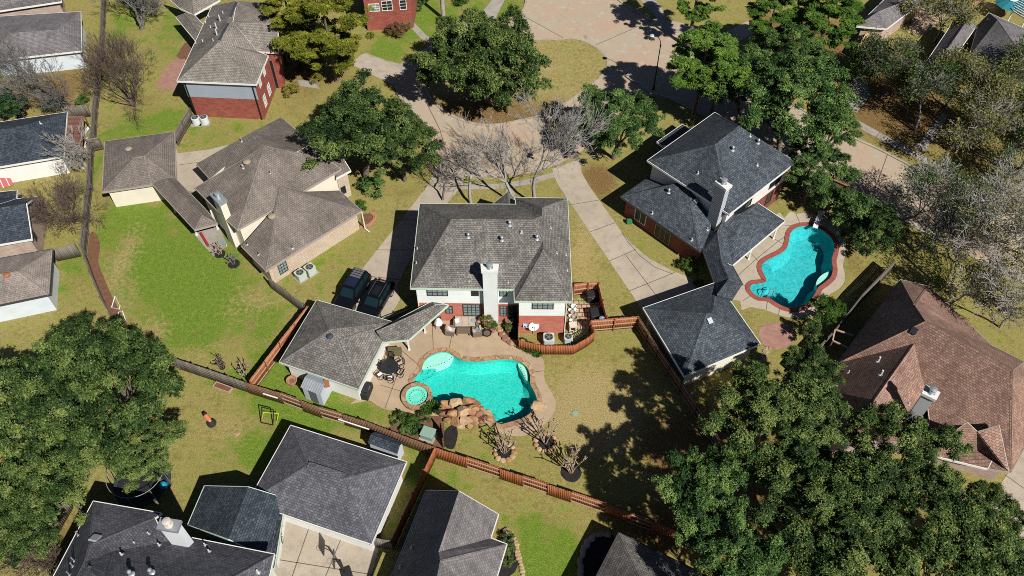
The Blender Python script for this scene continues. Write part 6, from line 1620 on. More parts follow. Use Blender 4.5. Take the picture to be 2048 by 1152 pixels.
car('rounded black car with dark sunroof right of the boxy car', 754, 609, hc2, CARP, CARP, 4.9, 1.98, 1.68, False, False)
# iron gate behind the cars
a, b = P0(776, 652), P0(828, 632); t = thing('iron_gate', 'black iron gate between the parked cars and the covered walkway', 'gate', (a + b) / 2); mb = MB(); e = (b - a)
for f in (0, .5, 1):
    p = a + e * f; q = MB(); q.box(p + Vector((0, 0, .75)), (.09, .09, 1.5)); q.build('post', [BLACKM], t)
for z in (.15, 1.3): mb.bar(a + Vector((0, 0, z)), b + Vector((0, 0, z)), .05)
mb.build('rail', [BLACKM], t); mb = MB()
for k in range(26): p = a + e * (k + .5) / 26; mb.box(p + Vector((0, 0, .72)), (.025, .025, 1.2))
mb.build('bars', [BLACKM], t)

for lab, p in (('row of white gutters hung on the brown fence behind the bottom garage', ((682, 848), (743, 868))), ('short white gutter pieces hung on the brown fence near its bend', ((533, 797), (562, 806)))):
    a, b = P0(*p[0]), P0(*p[1]); t = thing('gutter_planter', lab, 'planter', a, 0, 'white gutters on the fence'); e = (b - a).normalized(); n = Vector((e.y, -e.x, 0)) * .16
    for z in (1.05,):
        mb = MB(); mb.bar(a + n + Vector((0, 0, z)), b + n + Vector((0, 0, z)), .09, .08); mb.build('trough', [WHITEP], t)
# ---------------------------------------------------------------- patio furniture and yard things
Z0 = 0.03
OL = (0, 0, 0)
def rbox(mb, c, size, r=0.05, m=0):         # box with chamfered top edge
    x, y, z = c; w, d, h = size
    q = [Vector((x + sx * w / 2, y + sy * d / 2, 0)) for sx, sy in ((-1, -1), (1, -1), (1, 1), (-1, 1))]; i = inset(q, r)
    mb.prism(q, z - h / 2, z + h / 2 - r, m, top=False)
    ring(mb, i, ccw(q), z + h / 2, m, z + h / 2 - r); mb.flat([(p.x, p.y, z + h / 2) for p in i], m); mb.flat([(p.x, p.y, z - h / 2) for p in q], m)
def sofa(label, x, y, rz, w, n, pil, group):
    t = thing('outdoor_sofa' if n > 1 else 'wicker_armchair', label, 'sofa' if n > 1 else 'armchair', P0(x, y, Z0), rz, group)
    mb = MB(); mb.box((0, 0, .2), (w, .8, .3)); mb.build('frame', [WICKER], t, origin=OL)
    mb = MB(); mb.box((0, .38, .5), (w, .12, .75)); mb.build('backrest', [WICKER], t, origin=OL)
    for s in (-1, 1):
        mb = MB(); rbox(mb, (s * (w / 2 + .07), 0, .33), (.14, .85, .6), .03); mb.build('armrest', [WICKER], t, origin=OL)
    cw = (w - .04) / n
    for i in range(n):
        cx = -w / 2 + .02 + cw * (i + .5); mb = MB(); rbox(mb, (cx, -.06, .42), (cw - .02, .72, .16), .04); mb.build('seat_cushion', [CUSHION], t, origin=OL)
        mb = MB(); R = Matrix.Rotation(-.25, 3, 'X'); mb.box((cx, .27, .68), (cw - .02, .16, .46), rot=R); mb.build('back_cushion', [CUSHION], t, origin=OL)
    for k, (px, m) in enumerate(pil):
        mb = MB(); R = Matrix.Rotation(.5 - k, 3, 'Z') @ Matrix.Rotation(-.7, 3, 'X'); mb.box((px, .05, .62), (.4, .13, .4), rot=R); mb.build('pillow', [m], t, origin=OL)
    for sx in (-1, 1):
        for sy in (-1, 1):
            mb = MB(); mb.box((sx * w * .46, sy * .34, .03), (.06, .06, .06)); mb.build('leg', [BLACKM], t, origin=OL)
    return t
sofa('beige three seat wicker sofa with two pillows against the brick wall', 931, 650, 0, 2.0, 3, [(-.8, CUSH_W), (.8, CUSH_G)], 'patio lounge set')
sofa('wicker armchair left of the coffee table', 901, 665, math.radians(80), .62, 1, [(0, CUSH_W)], 'patio lounge set')
sofa('wicker armchair with grey pillow right of the coffee table', 954, 667, math.radians(-80), .62, 1, [(0, CUSH_G)], 'patio lounge set')
t = thing('coffee_table', 'dark brown wicker coffee table in front of the sofa', 'table', P0(927, 666, Z0), 0); mb = MB(); rbox(mb, (0, 0, .4), (1.3, .7, .1), .03); mb.build('tabletop', [rough_mat('dark brown table top', (.13, .095, .065), (.17, .125, .09), 5, .6, .2, 30, local=True)], t, origin=OL)
for sx in (-1, 1):
    for sy in (-1, 1): mb = MB(); mb.box((sx * .58, sy * .28, .18), (.09, .09, .36)); mb.build('leg', [WICKER], t, origin=OL)
def potted(label, x, y, r, h, mat, plant=None, pr=0.5, pz=.3, z=Z0, pm=None):
    b = P0(x, y, z); t = thing('potted_plant' if plant else 'planter', label, 'plant pot', b, 0, 'pots on the patio'); mb = MB()
    mb.lathe(OL, [(r * .68, 0), (r * .95, h * .85), (r * 1.08, h * .86), (r * 1.08, h), (r * .9, h), (r * .85, h * .8)], 18); mb.build('pot', [mat], t, origin=OL)
    mb = MB(); mb.lathe((0, 0, h * .78), [(r * .88, 0), (r * .4, .02)], 14); mb.build('soil', [SOIL], t, origin=OL)
    if plant:
        o = link('foliage', BUSH[int(x) % 2], t); o.location = (0, 0, h + pz); o.scale = (pr, pr, pr * 1.1); set_mat(o, plant)
        mb = MB(); mb.tube((0, 0, h * .7), (0, 0, h + pz), .05, .03, 6); mb.build('stem', [BARK], t, origin=OL)
potted('tall flowering yellow green plant in a brown pot at the chimney foot', 974, 657, .3, .5, TERRA, YELL, .62, .7)
potted('leafy plant in a terracotta pot right of the chimney plant', 987, 662, .3, .5, TERRA, SHRUB, .5, .35)
potted('shallow black bowl planter on the patio', 974, 669, .42, .3, BLACKP)
potted('brown pot in the shaded corner by the door', 1019, 647, .4, .6, ROCK_R, None)
potted('potted green plant inside the flagstone border', 1016, 662, .25, .4, TERRA, SHRUB, .4, .2)
potted('large empty clay pot beside the metal shed', 586, 768, .45, .7, TERRA, None, z=0)
# flagstone bed beside the house
t = thing('stone_border', 'curved border of stacked flagstones between patio and house corner', 'edging', P0(1012, 672)); rng = random.Random(3)
ln = smooth_line(G([(998, 646), (1000, 660), (1006, 672), (1014, 682), (1024, 687), (1033, 689)]), 3)
for p in ln:
    mb = MB(); s = rng.uniform(.7, 1.2)
    mb.lathe(p + Vector((rng.uniform(-.1, .1), rng.uniform(-.1, .1), 0)), [(.32 * s, 0), (.34 * s, .16), (.27 * s, .22), (.03, .23)], 7); mb.build('stone', [rng.choice([ROCK, ROCK_T, ROCK_R])], t)
sheet('planting_bed', [(998, 646), (1000, 660), (1007, 673), (1015, 683), (1034, 692), (1034, 645)], MULCH_K, 0.03)
# folded umbrella / covered chair under the walkway
t = thing('covered_chair', 'white cloth draped over a dark chair under the walkway end', 'chair', P0(877, 653, Z0)); mb = MB(); mb.box((0, 0, .42), (.6, .6, .08)); mb.box((0, .3, .75), (.6, .07, .7)); mb.build('seat', [BLACKM], t, origin=OL)
for sx in (-1, 1):
    for sy in (-1, 1): mb = MB(); mb.tube((sx * .26, sy * .26, 0), (sx * .26, sy * .26, .4), .025, .025, 6); mb.build('leg', [BLACKM], t, origin=OL)
mb = MB(); mb.lathe((.02, .05, .47), [(.42, 0), (.36, .25), (.2, .62), (.05, .75)], 9); mb.build('cloth', [CUSH_W], t, origin=OL)
# round dining table with chairs
tc = P0(780.5, 742, Z0); t = thing('round_table', 'round black patio table with six chairs around it', 'table', tc); mb = MB(); mb.lathe((0, 0, .68), [(.8, 0), (.82, .03), (.8, .05)], 32); mb.build('tabletop', [plain('black mesh table top', (.025, .027, .03), .5, .2)], t, origin=OL)
mb = MB(); mb.tube((0, 0, .72), (0, 0, .76), .09, .09, 12); mb.build('umbrella_hole', [BLACKM], t, origin=OL)
for k in range(4): a = k * math.pi / 2 + .4; mb = MB(); mb.tube((math.cos(a) * .5, math.sin(a) * .5, 0), (math.cos(a) * .35, math.sin(a) * .35, .68), .03, .03, 6); mb.build('leg', [BLACKM], t, origin=OL)
def dining_chair(label, loc, rz, cush):
    t = thing('patio_chair', label, 'chair', loc, rz, 'chairs at the round patio table'); mb = MB(); mb.box((0, 0, .42), (.5, .5, .03)); mb.build('seat', [BLACKM], t, origin=OL)
    mb = MB()
    for k in range(6): mb.bar((-.2 + k * .08, .25, .45), (-.2 + k * .08, .36, .95), .02)
    mb.bar((-.25, .25, .44), (-.25, .37, .98), .04); mb.bar((.25, .25, .44), (.25, .37, .98), .04); mb.bar((-.25, .37, .98), (.25, .37, .98), .04); mb.build('backrest', [BLACKM], t, origin=OL)
    for s in (-1, 1): mb = MB(); mb.bar((s * .29, -.2, .64), (s * .29, .3, .66), .045); mb.bar((s * .29, -.2, .02), (s * .29, -.2, .64), .035); mb.build('armrest', [BLACKM], t, origin=OL)
    if cush: mb = MB(); rbox(mb, (0, -.02, .47), (.46, .44, .07), .02); mb.build('cushion', [CUSHION if cush == 2 else CUSH_W], t, origin=OL)
    mb = MB()
    for i in range(16): a0, a1 = i * math.pi / 8, (i + 1) * math.pi / 8; mb.bar((.27 * math.cos(a0), .27 * math.sin(a0), .03), (.27 * math.cos(a1), .27 * math.sin(a1), .03), .035)
    mb.tube((0, 0, .03), (0, 0, .4), .03, .03, 6); mb.build('base', [BLACKM], t, origin=OL)
labs = ['patio chair facing away at the top of the round table', 'patio chair at the upper right of the round table with tan cushion', 'patio chair at the lower right of the round table', 'white cushioned patio chair at the bottom of the round table', 'white cushioned patio chair at the lower left of the round table', 'dark patio chair at the upper left of the round table']
for k, a in enumerate((88, 28, -25, -82, -138, 155)):
    r = math.radians(a); dining_chair(labs[k], tc + Vector((math.cos(r) * 1.08, math.sin(r) * 1.08, 0)), r - math.pi / 2, (0, 2, 2, 1, 1, 0)[k])
# bench above the table
t = thing('garden_bench', 'dark patterned cushion bench beside the garage wall', 'bench', P0(791, 712, Z0), 0.05); mb = MB(); mb.box((0, 0, .4), (1.25, .5, .08)); mb.build('seat', [rough_mat('olive patterned cushion', (.07, .065, .03), (.2, .17, .08), 9, .9, .2, 30, local=True)], t, origin=OL)
mb = MB(); mb.box((0, .27, .72), (1.25, .07, .6)); mb.build('backrest', [rough_mat('olive patterned cushion', (.07, .065, .03), (.2, .17, .08), 9, .9, .2, 30, local=True)], t, origin=OL)
for sx in (-1, 1):
    for sy in (-1, 1): mb = MB(); mb.box((sx * .55, sy * .2, .18), (.06, .06, .36)); mb.build('leg', [BLACKM], t, origin=OL)
# covered grill
t = thing('covered_grill', 'gas grill under a black cover at the garage corner', 'grill', P0(735, 787, Z0), heading(735, 790, 745, 765)); mb = MB(); rbox(mb, (0, 0, .45), (1.45, .62, .9), .08); rbox(mb, (0, 0, .98), (.95, .56, .32), .14); mb.build('cover', [CANVAS], t, origin=OL)
mb = MB(); mb.box((0, -.3, 1.0), (.4, .03, .06)); mb.build('logo_patch', [plain('grey print', (.2, .2, .2), .7)], t, origin=OL)
for s in (-1, 1): mb = MB(); mb.tube((s * .5, -.2, .06), (s * .5, .2, .06), .06, .06, 10); mb.build('wheel', [BLACKP], t, origin=OL)
# sheds
def shed(label, corners, zt, zr, mat, roofm, ridge_long=True, door=False, group='garden sheds'):
    P = G(corners); c = sum(P, Vector()) / 4; t = thing('garden_shed', label, 'shed', c, 0, group); mb = MB(); mb.prism(P, 0, zt, top=False); 
    a, b, d, e = [Vector((p.x, p.y, zt)) for p in P]
    m1 = (a + e) / 2 + Vector((0, 0, zr - zt)); m2 = (b + d) / 2 + Vector((0, 0, zr - zt)); 
    mb.face([e, a, m1]); mb.face([b, d, m2]); mb.build('wall', [mat], t)
    o = Vector((0, 0, .02)); x = (b - a).normalized() * .1; y = (d - b).normalized() * .1; mb = MB()
    A, B, D, E, M1, M2 = a - x - y + o, b + x - y + o, d + x + y + o, e - x + y + o, m1 - x + o, m2 + x + o
    mb.wuv([A, B, M2, M1]); mb.wuv([M1, M2, D, E]); mb.build('roof', [roofm], t)
    return t, (A, B, D, E, M1, M2)
METROOF = brickwall('grey ribbed metal roof', (.27, .30, .33), (.32, .35, .38), (.15, .17, .19), bw=.22, rh=9, ms=.03)
t, q = shed('light grey metal shed with ribbed roof and rusty patch below the pool garage', [(612, 797), (648, 811), (664, 782), (630, 768)], 1.9, 2.2, GREY_S, METROOF)
m = (q[2] + q[5]) / 2; mb = MB(); mb.box(m + Vector((0, -.2, .1)), (.4, .9, .05), rz=.3); mb.build('rusty_rack', [RUST], t)
a, b = P0(612, 797), P0(648, 811); mb = MB(); mb.bar(a * .65 + b * .35 + Vector((0, -.04, .95)), a * .25 + b * .75 + Vector((0, -.04, .95)), .04, 1.8); mb.build('door', [plain('dark grey door', (.13, .14, .15), .6)], t)
t, q = shed('pale weathered shed with dark roof behind the bottom garage', [(744, 905), (798, 925), (808, 906), (756, 886)], 1.7, 2.15, GREY_S, R_INK)
# waterfall boulders
t = thing('rock_waterfall', 'stacked orange and tan boulder waterfall at the pool edge', 'rock waterfall', P0(935, 830)); rng = random.Random(12)
def boulder(px, py, z, sx, sy, sz, mat, rz, name='boulder', parent=None, seed=0):
    bm = bmesh.new(); bmesh.ops.create_icosphere(bm, subdivisions=2, radius=1.0); r2 = random.Random(seed)
    dirs = [Vector((r2.gauss(0, 1), r2.gauss(0, 1), r2.gauss(0, 1))).normalized() for _ in range(9)]; lim = [r2.uniform(.45, .82) for _ in range(9)]
    for v in bm.verts:
        p = v.co.copy()
        for d, l in zip(dirs, lim):
            k = p.dot(d)
            if k > l: p -= d * (k - l)
        v.co = Vector((p.x * sx, p.y * sy, p.z * sz))
    me = bpy.data.meshes.new(name); bm.to_mesh(me); bm.free(); me.materials.append(mat); o = bpy.data.objects.new(name, me); COL.objects.link(o)
    c = U(px, py, z); o.rotation_euler = (r2.uniform(-.25, .25), r2.uniform(-.25, .25), rz)
    if parent: o.parent = parent; o.location = c - parent.location
    else: o.location = c
    return o
k = 0
for (x, y, z, s) in ((895, 810, .5, 1.0), (915, 805, .8, 1.1), (935, 802, 1.0, 1.0), (952, 806, .9, .8), (962, 818, .6, .75), (973, 825, .4, .7), (978, 838, .2, .65), (890, 826, .4, .8), (905, 826, .9, 1.0), (925, 822, 1.3, 1.0), (943, 820, 1.2, .9), (955, 828, .8, .7), (912, 842, .6, .9), (930, 840, .8, .9), (948, 840, .6, .8), (965, 838, .3, .7), (896, 842, .3, .7), (922, 852, .25, .7), (938, 852, .25, .6), (884, 815, .35, .7), (952, 818, 1.4, .6)):
    boulder(x, y, z * .8, .8 * s, .56 * s, .5 * s, (ROCK, ROCK_T, ROCK, ROCK_R)[k % 4], rng.uniform(-.7, .7), 'boulder', t, k + 5); k += 1
for i, (x, y, s) in enumerate(((1072, 812, .8),)): tag(boulder(x, y, .2, 1.0, .55, .3, ROCK_T, .1, 'boulder', None, 90), 'flat tan boulder on the right edge of the bright pool', 'boulder')
sheet('mulch_bed', [(888, 865), (905, 850), (915, 860), (914, 880), (906, 898), (890, 893)], MULCH_K, .03, smooth=3)
sheet('planting_bed', [(790, 850), (810, 826), (845, 818), (880, 830), (890, 870), (880, 905), (815, 880), (770, 858)], MULCH, .016, smooth=3)
b = P0(857, 872); t = thing('utility_box', 'pale green metal utility box by the tan fence', 'utility box', b, -.35); mb = MB(); mb.box((0, 0, .35), (1.1, .9, .7)); mb.build('cabinet', [GREENP], t, origin=OL)
mb = MB(); rbox(mb, (0, -.02, .74), (1.18, 1.0, .1), .04); mb.build('lid', [GREENP], t, origin=OL); mb = MB(); mb.box((0, 0, .02), (1.35, 1.2, .05)); mb.build('pad', [WALK], t, origin=OL)
# in-ground lid on the lawn, stone stepping blocks
t = thing('valve_cover', 'small green valve cover set in the pool lawn', 'cover', P0(1150, 827)); mb = MB(); mb.lathe(OL, [(.28, 0), (.28, .04), (.22, .05)], 8); mb.build('lid', [GREENP], t, origin=OL)
# soccer goals and other play things on the left
def goal(label, px, m, r=.035, group=None, net=False):
    P = [U(x, y, z) for x, y, z in px]; t = thing('goal_frame', label, 'goal', P0(px[0][0], px[0][1]), 0, group); mb = MB()
    for a, b in zip(P, P[1:] + P[:1]): mb.tube(a, b, r, r, 8)
    mb.build('frame', [m], t); return t
goal('white tube goal frame lying at the mulch bed, upper of two', [(223, 615, .05), (230, 592, .05), (240, 612, .9), (238, 618, .9)], WHITEP, .045, 'white goal frames')
goal('white tube goal frame lying at the mulch bed, lower of two', [(234, 646, .05), (237, 624, .05), (245, 622, .6), (251, 640, .6)], WHITEP, .045, 'white goal frames')
t = goal('black framed goal with yellow tubes on the bottom lawn', [(522, 845, .05), (546, 850, .05), (547, 820, 1.2), (523, 814, 1.2)], BLACKM, .045)
mb = MB(); a, b = U(527, 825, .9), U(557, 827, .9); mb.tube(a, b, .03, .03, 6); mb.tube(b, P0(553, 846), .03, .03, 6); mb.tube(a, P0(522, 843), .03, .03, 6); mb.build('yellow_tube', [YELLOWP], t)
b = P0(424, 848); t = thing('punching_bag', 'tipping orange punching bag on a round black base on the lawn', 'punching bag', b); mb = MB(); mb.lathe(OL, [(.38, 0), (.42, .15), (.36, .34), (.14, .42)], 20); mb.build('base', [BLACKP], t, origin=OL)
top = U(409, 828, .75) - b
mb = MB(); mb.tube((0, 0, .36), Vector((0, 0, .36)).lerp(top, .25), .12, .16, 12); mb.tube(Vector((0, 0, .36)).lerp(top, .25), Vector((0, 0, .36)).lerp(top, .85), .21, .21, 14); mb.build('bag', [SKINTONE], t, origin=OL)
mb = MB(); mb.tube(Vector((0, 0, .36)).lerp(top, .85), Vector((0, 0, .36)).lerp(top, 1.1), .2, .14, 12); mb.build('bag_top', [BLACKP], t, origin=OL)
P = G([(426, 775), (458, 787), (466, 778), (434, 766)]); t = thing('raised_bed', 'small soil filled wooden garden bed by the lower lawn fence', 'garden bed', sum(P, Vector()) / 4); mb = MB()
for a, b in zip(P, P[1:] + P[:1]): mb.bar(a + Vector((0, 0, .12)), b + Vector((0, 0, .12)), .07, .24)
mb.build('border', [RAIL], t); mb = MB(); mb.flat([(p.x, p.y, .15) for p in P]); mb.build('soil', [MULCH], t)
t = boulder(474, 867, .05, .4, .32, .12, ROCK_T, .3, 'flat_stone', None, 77); tag(t, 'flat tan stone lying on the bottom lawn', 'stone')
# trampoline
b = P0(291, 972); t = thing('trampoline', 'round black trampoline with net poles under the oak branch', 'trampoline', b); r = 2.25; mb = MB()
mb.lathe((0, 0, .78), [(r * .86, 0), (r * .86, .01), (.05, .012)], 40); mb.build('mat', [BLACKP], t, origin=OL)
mb = MB(); C1 = [Vector((math.cos(k * math.pi / 20) * r * .87, math.sin(k * math.pi / 20) * r * .87, 0)) for k in range(40)]; C2 = [p * (1 / .87) for p in C1]; ring(mb, C1, C2, .82); ring(mb, C2, [p * 1.01 for p in C2], .82, 0, .7); mb.build('pad', [plain('dark slate pad', (.03, .045, .055), .6)], t, origin=OL)
mb = MB(); 
for k in range(40): mb.tube(C2[k] + Vector((0, 0, 2.5)), C2[(k + 1) % 40] + Vector((0, 0, 2.5)), .03, .03, 5)
mb.build('top_hoop', [GALV], t, origin=OL)
for k in range(8):
    a = k * math.pi / 4; p = Vector((math.cos(a) * r, math.sin(a) * r, 0)); mb = MB(); mb.tube(p, p + Vector((0, 0, 2.5)), .035, .035, 6); mb.build('pole', [plain('grey foam pole', (.15, .16, .17), .6)], t, origin=OL)
mb = MB(); mb.lathe(P0(329, 974, .83), [(.05, 0), (.25, .08), (.33, .3), (.25, .52), (.05, .6)], 18); tag(mb.build('ball', [BLUE]), 'bright blue ball lying on the trampoline', 'ball')
# basketball hoop and bicycles in the court
b = P0(690, 1146); t = thing('basketball_hoop', 'black basketball hoop standing on the concrete court', 'basketball hoop', b); mb = MB(); mb.box(b + Vector((.2, -.2, .12)), (.8, 1.1, .24), rz=.4); mb.build('base', [BLACKP], t)
top = U(668, 1118, 2.9); mb = MB(); mb.bar(b + Vector((0, 0, .2)), Vector((b.x, b.y, 2.6)), .12); mb.bar(Vector((b.x, b.y, 2.6)), top, .07); mb.bar(Vector((b.x, b.y, 2.1)), top + Vector((0, 0, -.35)), .05); mb.build('pole', [BLACKM], t)
d = top - b; d.z = 0; ang = math.atan2(d.y, d.x); mb = MB(); mb.box(top, (.06, 1.25, .85), rz=ang); mb.build('backboard', [plain('smoked backboard', (.03, .032, .035), .25)], t)
mb = MB(); n = d.normalized(); rc = top + n * .33 + Vector((0, 0, -.3))
for k in range(18): a0, a1 = k * math.pi / 9, (k + 1) * math.pi / 9; mb.tube(rc + Vector((math.cos(a0), math.sin(a0), 0)) * .23, rc + Vector((math.cos(a1), math.sin(a1), 0)) * .23, .014, .014, 5)
mb.build('rim', [RUST], t)
def bicycle(label, x, y, rz):
    t = thing('bicycle', label, 'bicycle', P0(x, y), rz, 'bicycles in the court')
    for sx in (-.5, .5):
        mb = MB()
        for k in range(24):
            a0, a1 = k * math.pi / 12, (k + 1) * math.pi / 12; mb.tube((sx + math.cos(a0) * .31, 0, .33 + math.sin(a0) * .31), (sx + math.cos(a1) * .31, 0, .33 + math.sin(a1) * .31), .025, .025, 5)
        for k in range(6): a = k * math.pi / 3; mb.tube((sx, 0, .33), (sx + math.cos(a) * .3, 0, .33 + math.sin(a) * .3), .005, .005, 3)
        mb.build('wheel', [TYRE], t, origin=OL)
    mb = MB()
    for a, b in (((-.5, 0, .33), (-.05, 0, .3)), ((-.05, 0, .3), (-.2, 0, .8)), ((-.5, 0, .33), (-.18, 0, .72)), ((-.18, 0, .72), (.36, 0, .78)), ((-.05, 0, .3), (.36, 0, .72)), ((.5, 0, .33), (.33, 0, .92))): mb.tube(a, b, .02, .02, 6)
    mb.build('frame', [BLACKM], t, origin=OL); mb = MB(); mb.box((-.22, 0, .84), (.26, .14, .06)); mb.build('saddle', [BLACKP], t, origin=OL); mb = MB(); mb.tube((.3, -.28, .95), (.3, .28, .95), .018, .018, 6); mb.build('handlebar', [BLACKM], t, origin=OL)
bicycle('bicycle by the green gutter, nearer the white garage', 566, 1070, 1.75); bicycle('bicycle by the green gutter, nearer the bottom edge', 563, 1090, 1.6)
# bins, boxes
def bin_(label, x, y, rz, m, s=1.0, group='wheeled bins'):
    t = thing('wheeled_bin', label, 'bin', P0(x, y), rz, group); mb = MB(); q0 = [Vector((a * .25 * s, b * .28 * s, 0)) for a, b in ((-1, -1), (1, -1), (1, 1), (-1, 1))]; q1 = [p * 1.25 for p in q0]
    for i in range(4): j = (i + 1) % 4; mb.face([q0[i] + Vector((0, 0, .08)), q0[j] + Vector((0, 0, .08)), q1[j] + Vector((0, 0, 1.0 * s)), q1[i] + Vector((0, 0, 1.0 * s))])
    mb.build('body', [m], t, origin=OL); mb = MB(); rbox(mb, (0, 0, 1.04 * s), (.7 * s, .78 * s, .1), .04); mb.build('lid', [m], t, origin=OL)
    for sx in (-1, 1): mb = MB(); mb.tube((sx * .27 * s, .3 * s, .12), (sx * .33 * s, .3 * s, .12), .12, .12, 10); mb.build('wheel', [TYRE], t, origin=OL)
BIND = plain('dark green bin plastic', (.02, .035, .035), .5)
bin_('dark bin left of its pair by the white wall', 20, 360, .2, BIND); bin_('dark bin right of its pair by the white wall', 34, 357, .2, BIND, 1.1)
def chest(label, x, y, rz, w, d, hh, m):
    t = thing('storage_box', label, 'box', P0(x, y), rz, 'black boxes in the paver yard'); mb = MB(); mb.box((0, 0, hh / 2), (w, d, hh)); mb.build('body', [m], t, origin=OL); mb = MB(); rbox(mb, (0, 0, hh + .05), (w + .08, d + .08, .12), .04); mb.build('lid', [m], t, origin=OL)
    mb = MB(); mb.box((0, -d / 2 - .03, hh * .8), (.2, .03, .05)); mb.build('handle', [GALV], t, origin=OL)
chest('black storage box at the back of the paver yard', 1183, 600, .1, .95, .8, .9, BLACKP); chest('black covered box behind the front paver fence', 1192, 636, .1, 1.1, 1.0, .9, CANVAS)
mb = MB(); mb.lathe(P0(1204, 640, .95), [(.1, 0), (.3, .1), (.28, .3), (.08, .4)], 9); tag(mb.build('bag', [plain('pale blue plastic bag', (.25, .36, .62), .5)]), 'crumpled pale blue bag beside the black covered box', 'bag')
pts = smooth_line(G([(1150, 594), (1156, 598), (1164, 603), (1173, 606)], .04), 4); mb = MB()
for a, b in zip(pts, pts[1:]): mb.tube(a, b, .045, .045, 6)
tag(mb.build('garden_hose', [GREENH]), 'bright green garden hose lying on the tan pavers', 'hose')
# white pots and bits heaped by the house side wall
rng = random.Random(8); 
labs = ['white round pot at the top of the heap by the house wall', 'white broken pot second in the heap by the house wall', 'pale bowl in the middle of the heap by the house wall', 'white upturned pot lower in the heap by the house wall', 'small white pot right side of the heap by the house wall', 'tall white vase at the end of the heap by the house wall', 'pale grey saucer lying in the heap by the house wall', 'white pot half hidden in the heap by the house wall']
for i, (x, y) in enumerate(((1141, 612), (1147, 616), (1140, 622), (1146, 628), (1151, 622), (1141, 634), (1149, 638), (1142, 643))):
    mb = MB(); r = rng.uniform(.18, .3); mb.lathe(P0(x, y, .02), [(r * .7, 0), (r, r * 1.1), (r * .8, r * 1.1), (r * .6, .1)], 12); tag(mb.build('flower_pot', [WHITEP if i % 3 else KERB]), labs[i], 'pot', 'white pots by the house wall')
t = thing('pump_unit', 'cream pool pump box behind the round dish', 'pump', P0(1145, 660), .1); mb = MB(); mb.box((0, 0, .45), (.7, .55, .9)); mb.build('housing', [plain('cream plastic', (.66, .60, .48), .5)], t, origin=OL); mb = MB(); mb.box((0, -.29, .55), (.4, .04, .3)); mb.build('panel', [BLACKP], t, origin=OL)
t = thing('grill_rack', 'black slatted rack leaning inside the curved fence', 'rack', P0(1155, 681), .6); mb = MB()
for k in range(9): mb.bar((-.8 + k * .2, -.4, .5), (-.8 + k * .2, .4, .8), .06)
mb.bar((-.85, -.4, .5), (.85, -.4, .5), .06); mb.bar((-.85, .4, .8), (.85, .4, .8), .06); mb.build('slats', [BLACKM], t, origin=OL)
for s in (-1, 1): mb = MB(); mb.bar((s * .8, .4, 0), (s * .8, .4, .8), .06); mb.build('leg', [BLACKM], t, origin=OL)
# hoses coiled on the fence
for i, (x, y, z, r, lab) in enumerate(((1046, 693, .9, .42, 'coiled dark hose hanging on the curved fence'), (1072, 700, .7, .3, 'round rusty wall ornament on the curved fence'))):
    c = U(x, y - 12, z); mb = MB(); e = (P0(1083, 709) - P0(1037, 698)).normalized(); nrm = Vector((-e.y, e.x, 0))
    for rr in ((1, .82, .64) if i == 0 else (1, .5)):
        for k in range(20): a0, a1 = k * math.pi / 10, (k + 1) * math.pi / 10; mb.tube(c + e * math.cos(a0) * r * rr + Vector((0, 0, math.sin(a0) * r * rr)), c + e * math.cos(a1) * r * rr + Vector((0, 0, math.sin(a1) * r * rr)), .035, .035, 5)
    tag(mb.build('coiled_hose' if i == 0 else 'fence_ornament', [BLACKP if i == 0 else RUST]), lab, 'hose' if i == 0 else 'ornament')
# blue pool: diving board and rail
a, b = P0(1639, 431), P0(1630, 455); t = thing('diving_board', 'white diving board at the upper end of the blue pool', 'diving board', a, math.atan2((b - a).y, (b - a).x)); mb = MB(); mb.box((1.25, 0, .55), (2.7, .5, .07)); mb.build('board', [WHITEP], t, origin=OL)
for xx in (.15, .9):
    mb = MB(); mb.box((xx, 0, .26), (.18, .42, .52)); mb.build('stand', [PIPE], t, origin=OL)
b = P0(1533, 597); t = thing('pool_rail', 'bright handrail at the steps of the blue pool', 'handrail', b)
for s in (0, .55):
    o = Vector((s * .9, s * .3, 0)); pts = smooth_line([o + Vector((0, 0, 0)), o + Vector((.1, .15, .8)), o + Vector((.35, .5, .85)), o + Vector((.55, 1.0, .1)), o + Vector((.6, 1.2, -.3))], 4); mb = MB()
    for p, q in zip(pts, pts[1:]): mb.tube(p, q, .045, .045, 8)
    mb.build('rail', [CHROME], t, origin=OL)
# arbor frame in the shaded yard
t = thing('swing_frame', 'weathered grey timber frame in the shade left of the red brown house', 'frame', P0(1668, 690))
for i, (x, y) in enumerate(((1655, 690), (1690, 702), (1650, 712), (1684, 728))): p = P0(x, y); mb = MB(); mb.box(p + Vector((0, 0, 1.2)), (.1, .1, 2.4)); mb.build('post', [W_GREY], t)
for a, b in (((1655, 690), (1690, 702)), ((1650, 712), (1684, 728)), ((1655, 690), (1650, 712))): mb = MB(); mb.bar(P0(*a) + Vector((0, 0, 2.42)), P0(*b) + Vector((0, 0, 2.42)), .12); mb.build('beam', [RAIL], t)
# brown patio cover beside the ink blue roof
P = [U(x, y, 2.5) for x, y in ((134, 232), (168, 231), (165, 298), (132, 302))]; t = thing('patio_cover', 'rusty brown board patio cover beside the dark hip roof', 'patio cover', P0(150, 285)); mb = MB(); q = ccw(P); mb.prism(q, 2.42, 2.5)
mb.build('roof', [brickwall('rusty brown boards', (.17, .075, .055), (.24, .125, .095), (.08, .04, .03), bw=3, rh=.22, ms=.03)], t)
for p in q: mb = MB(); mb.box((p.x, p.y, 1.2), (.1, .1, 2.4)); mb.build('post', [W_BROWN], t)
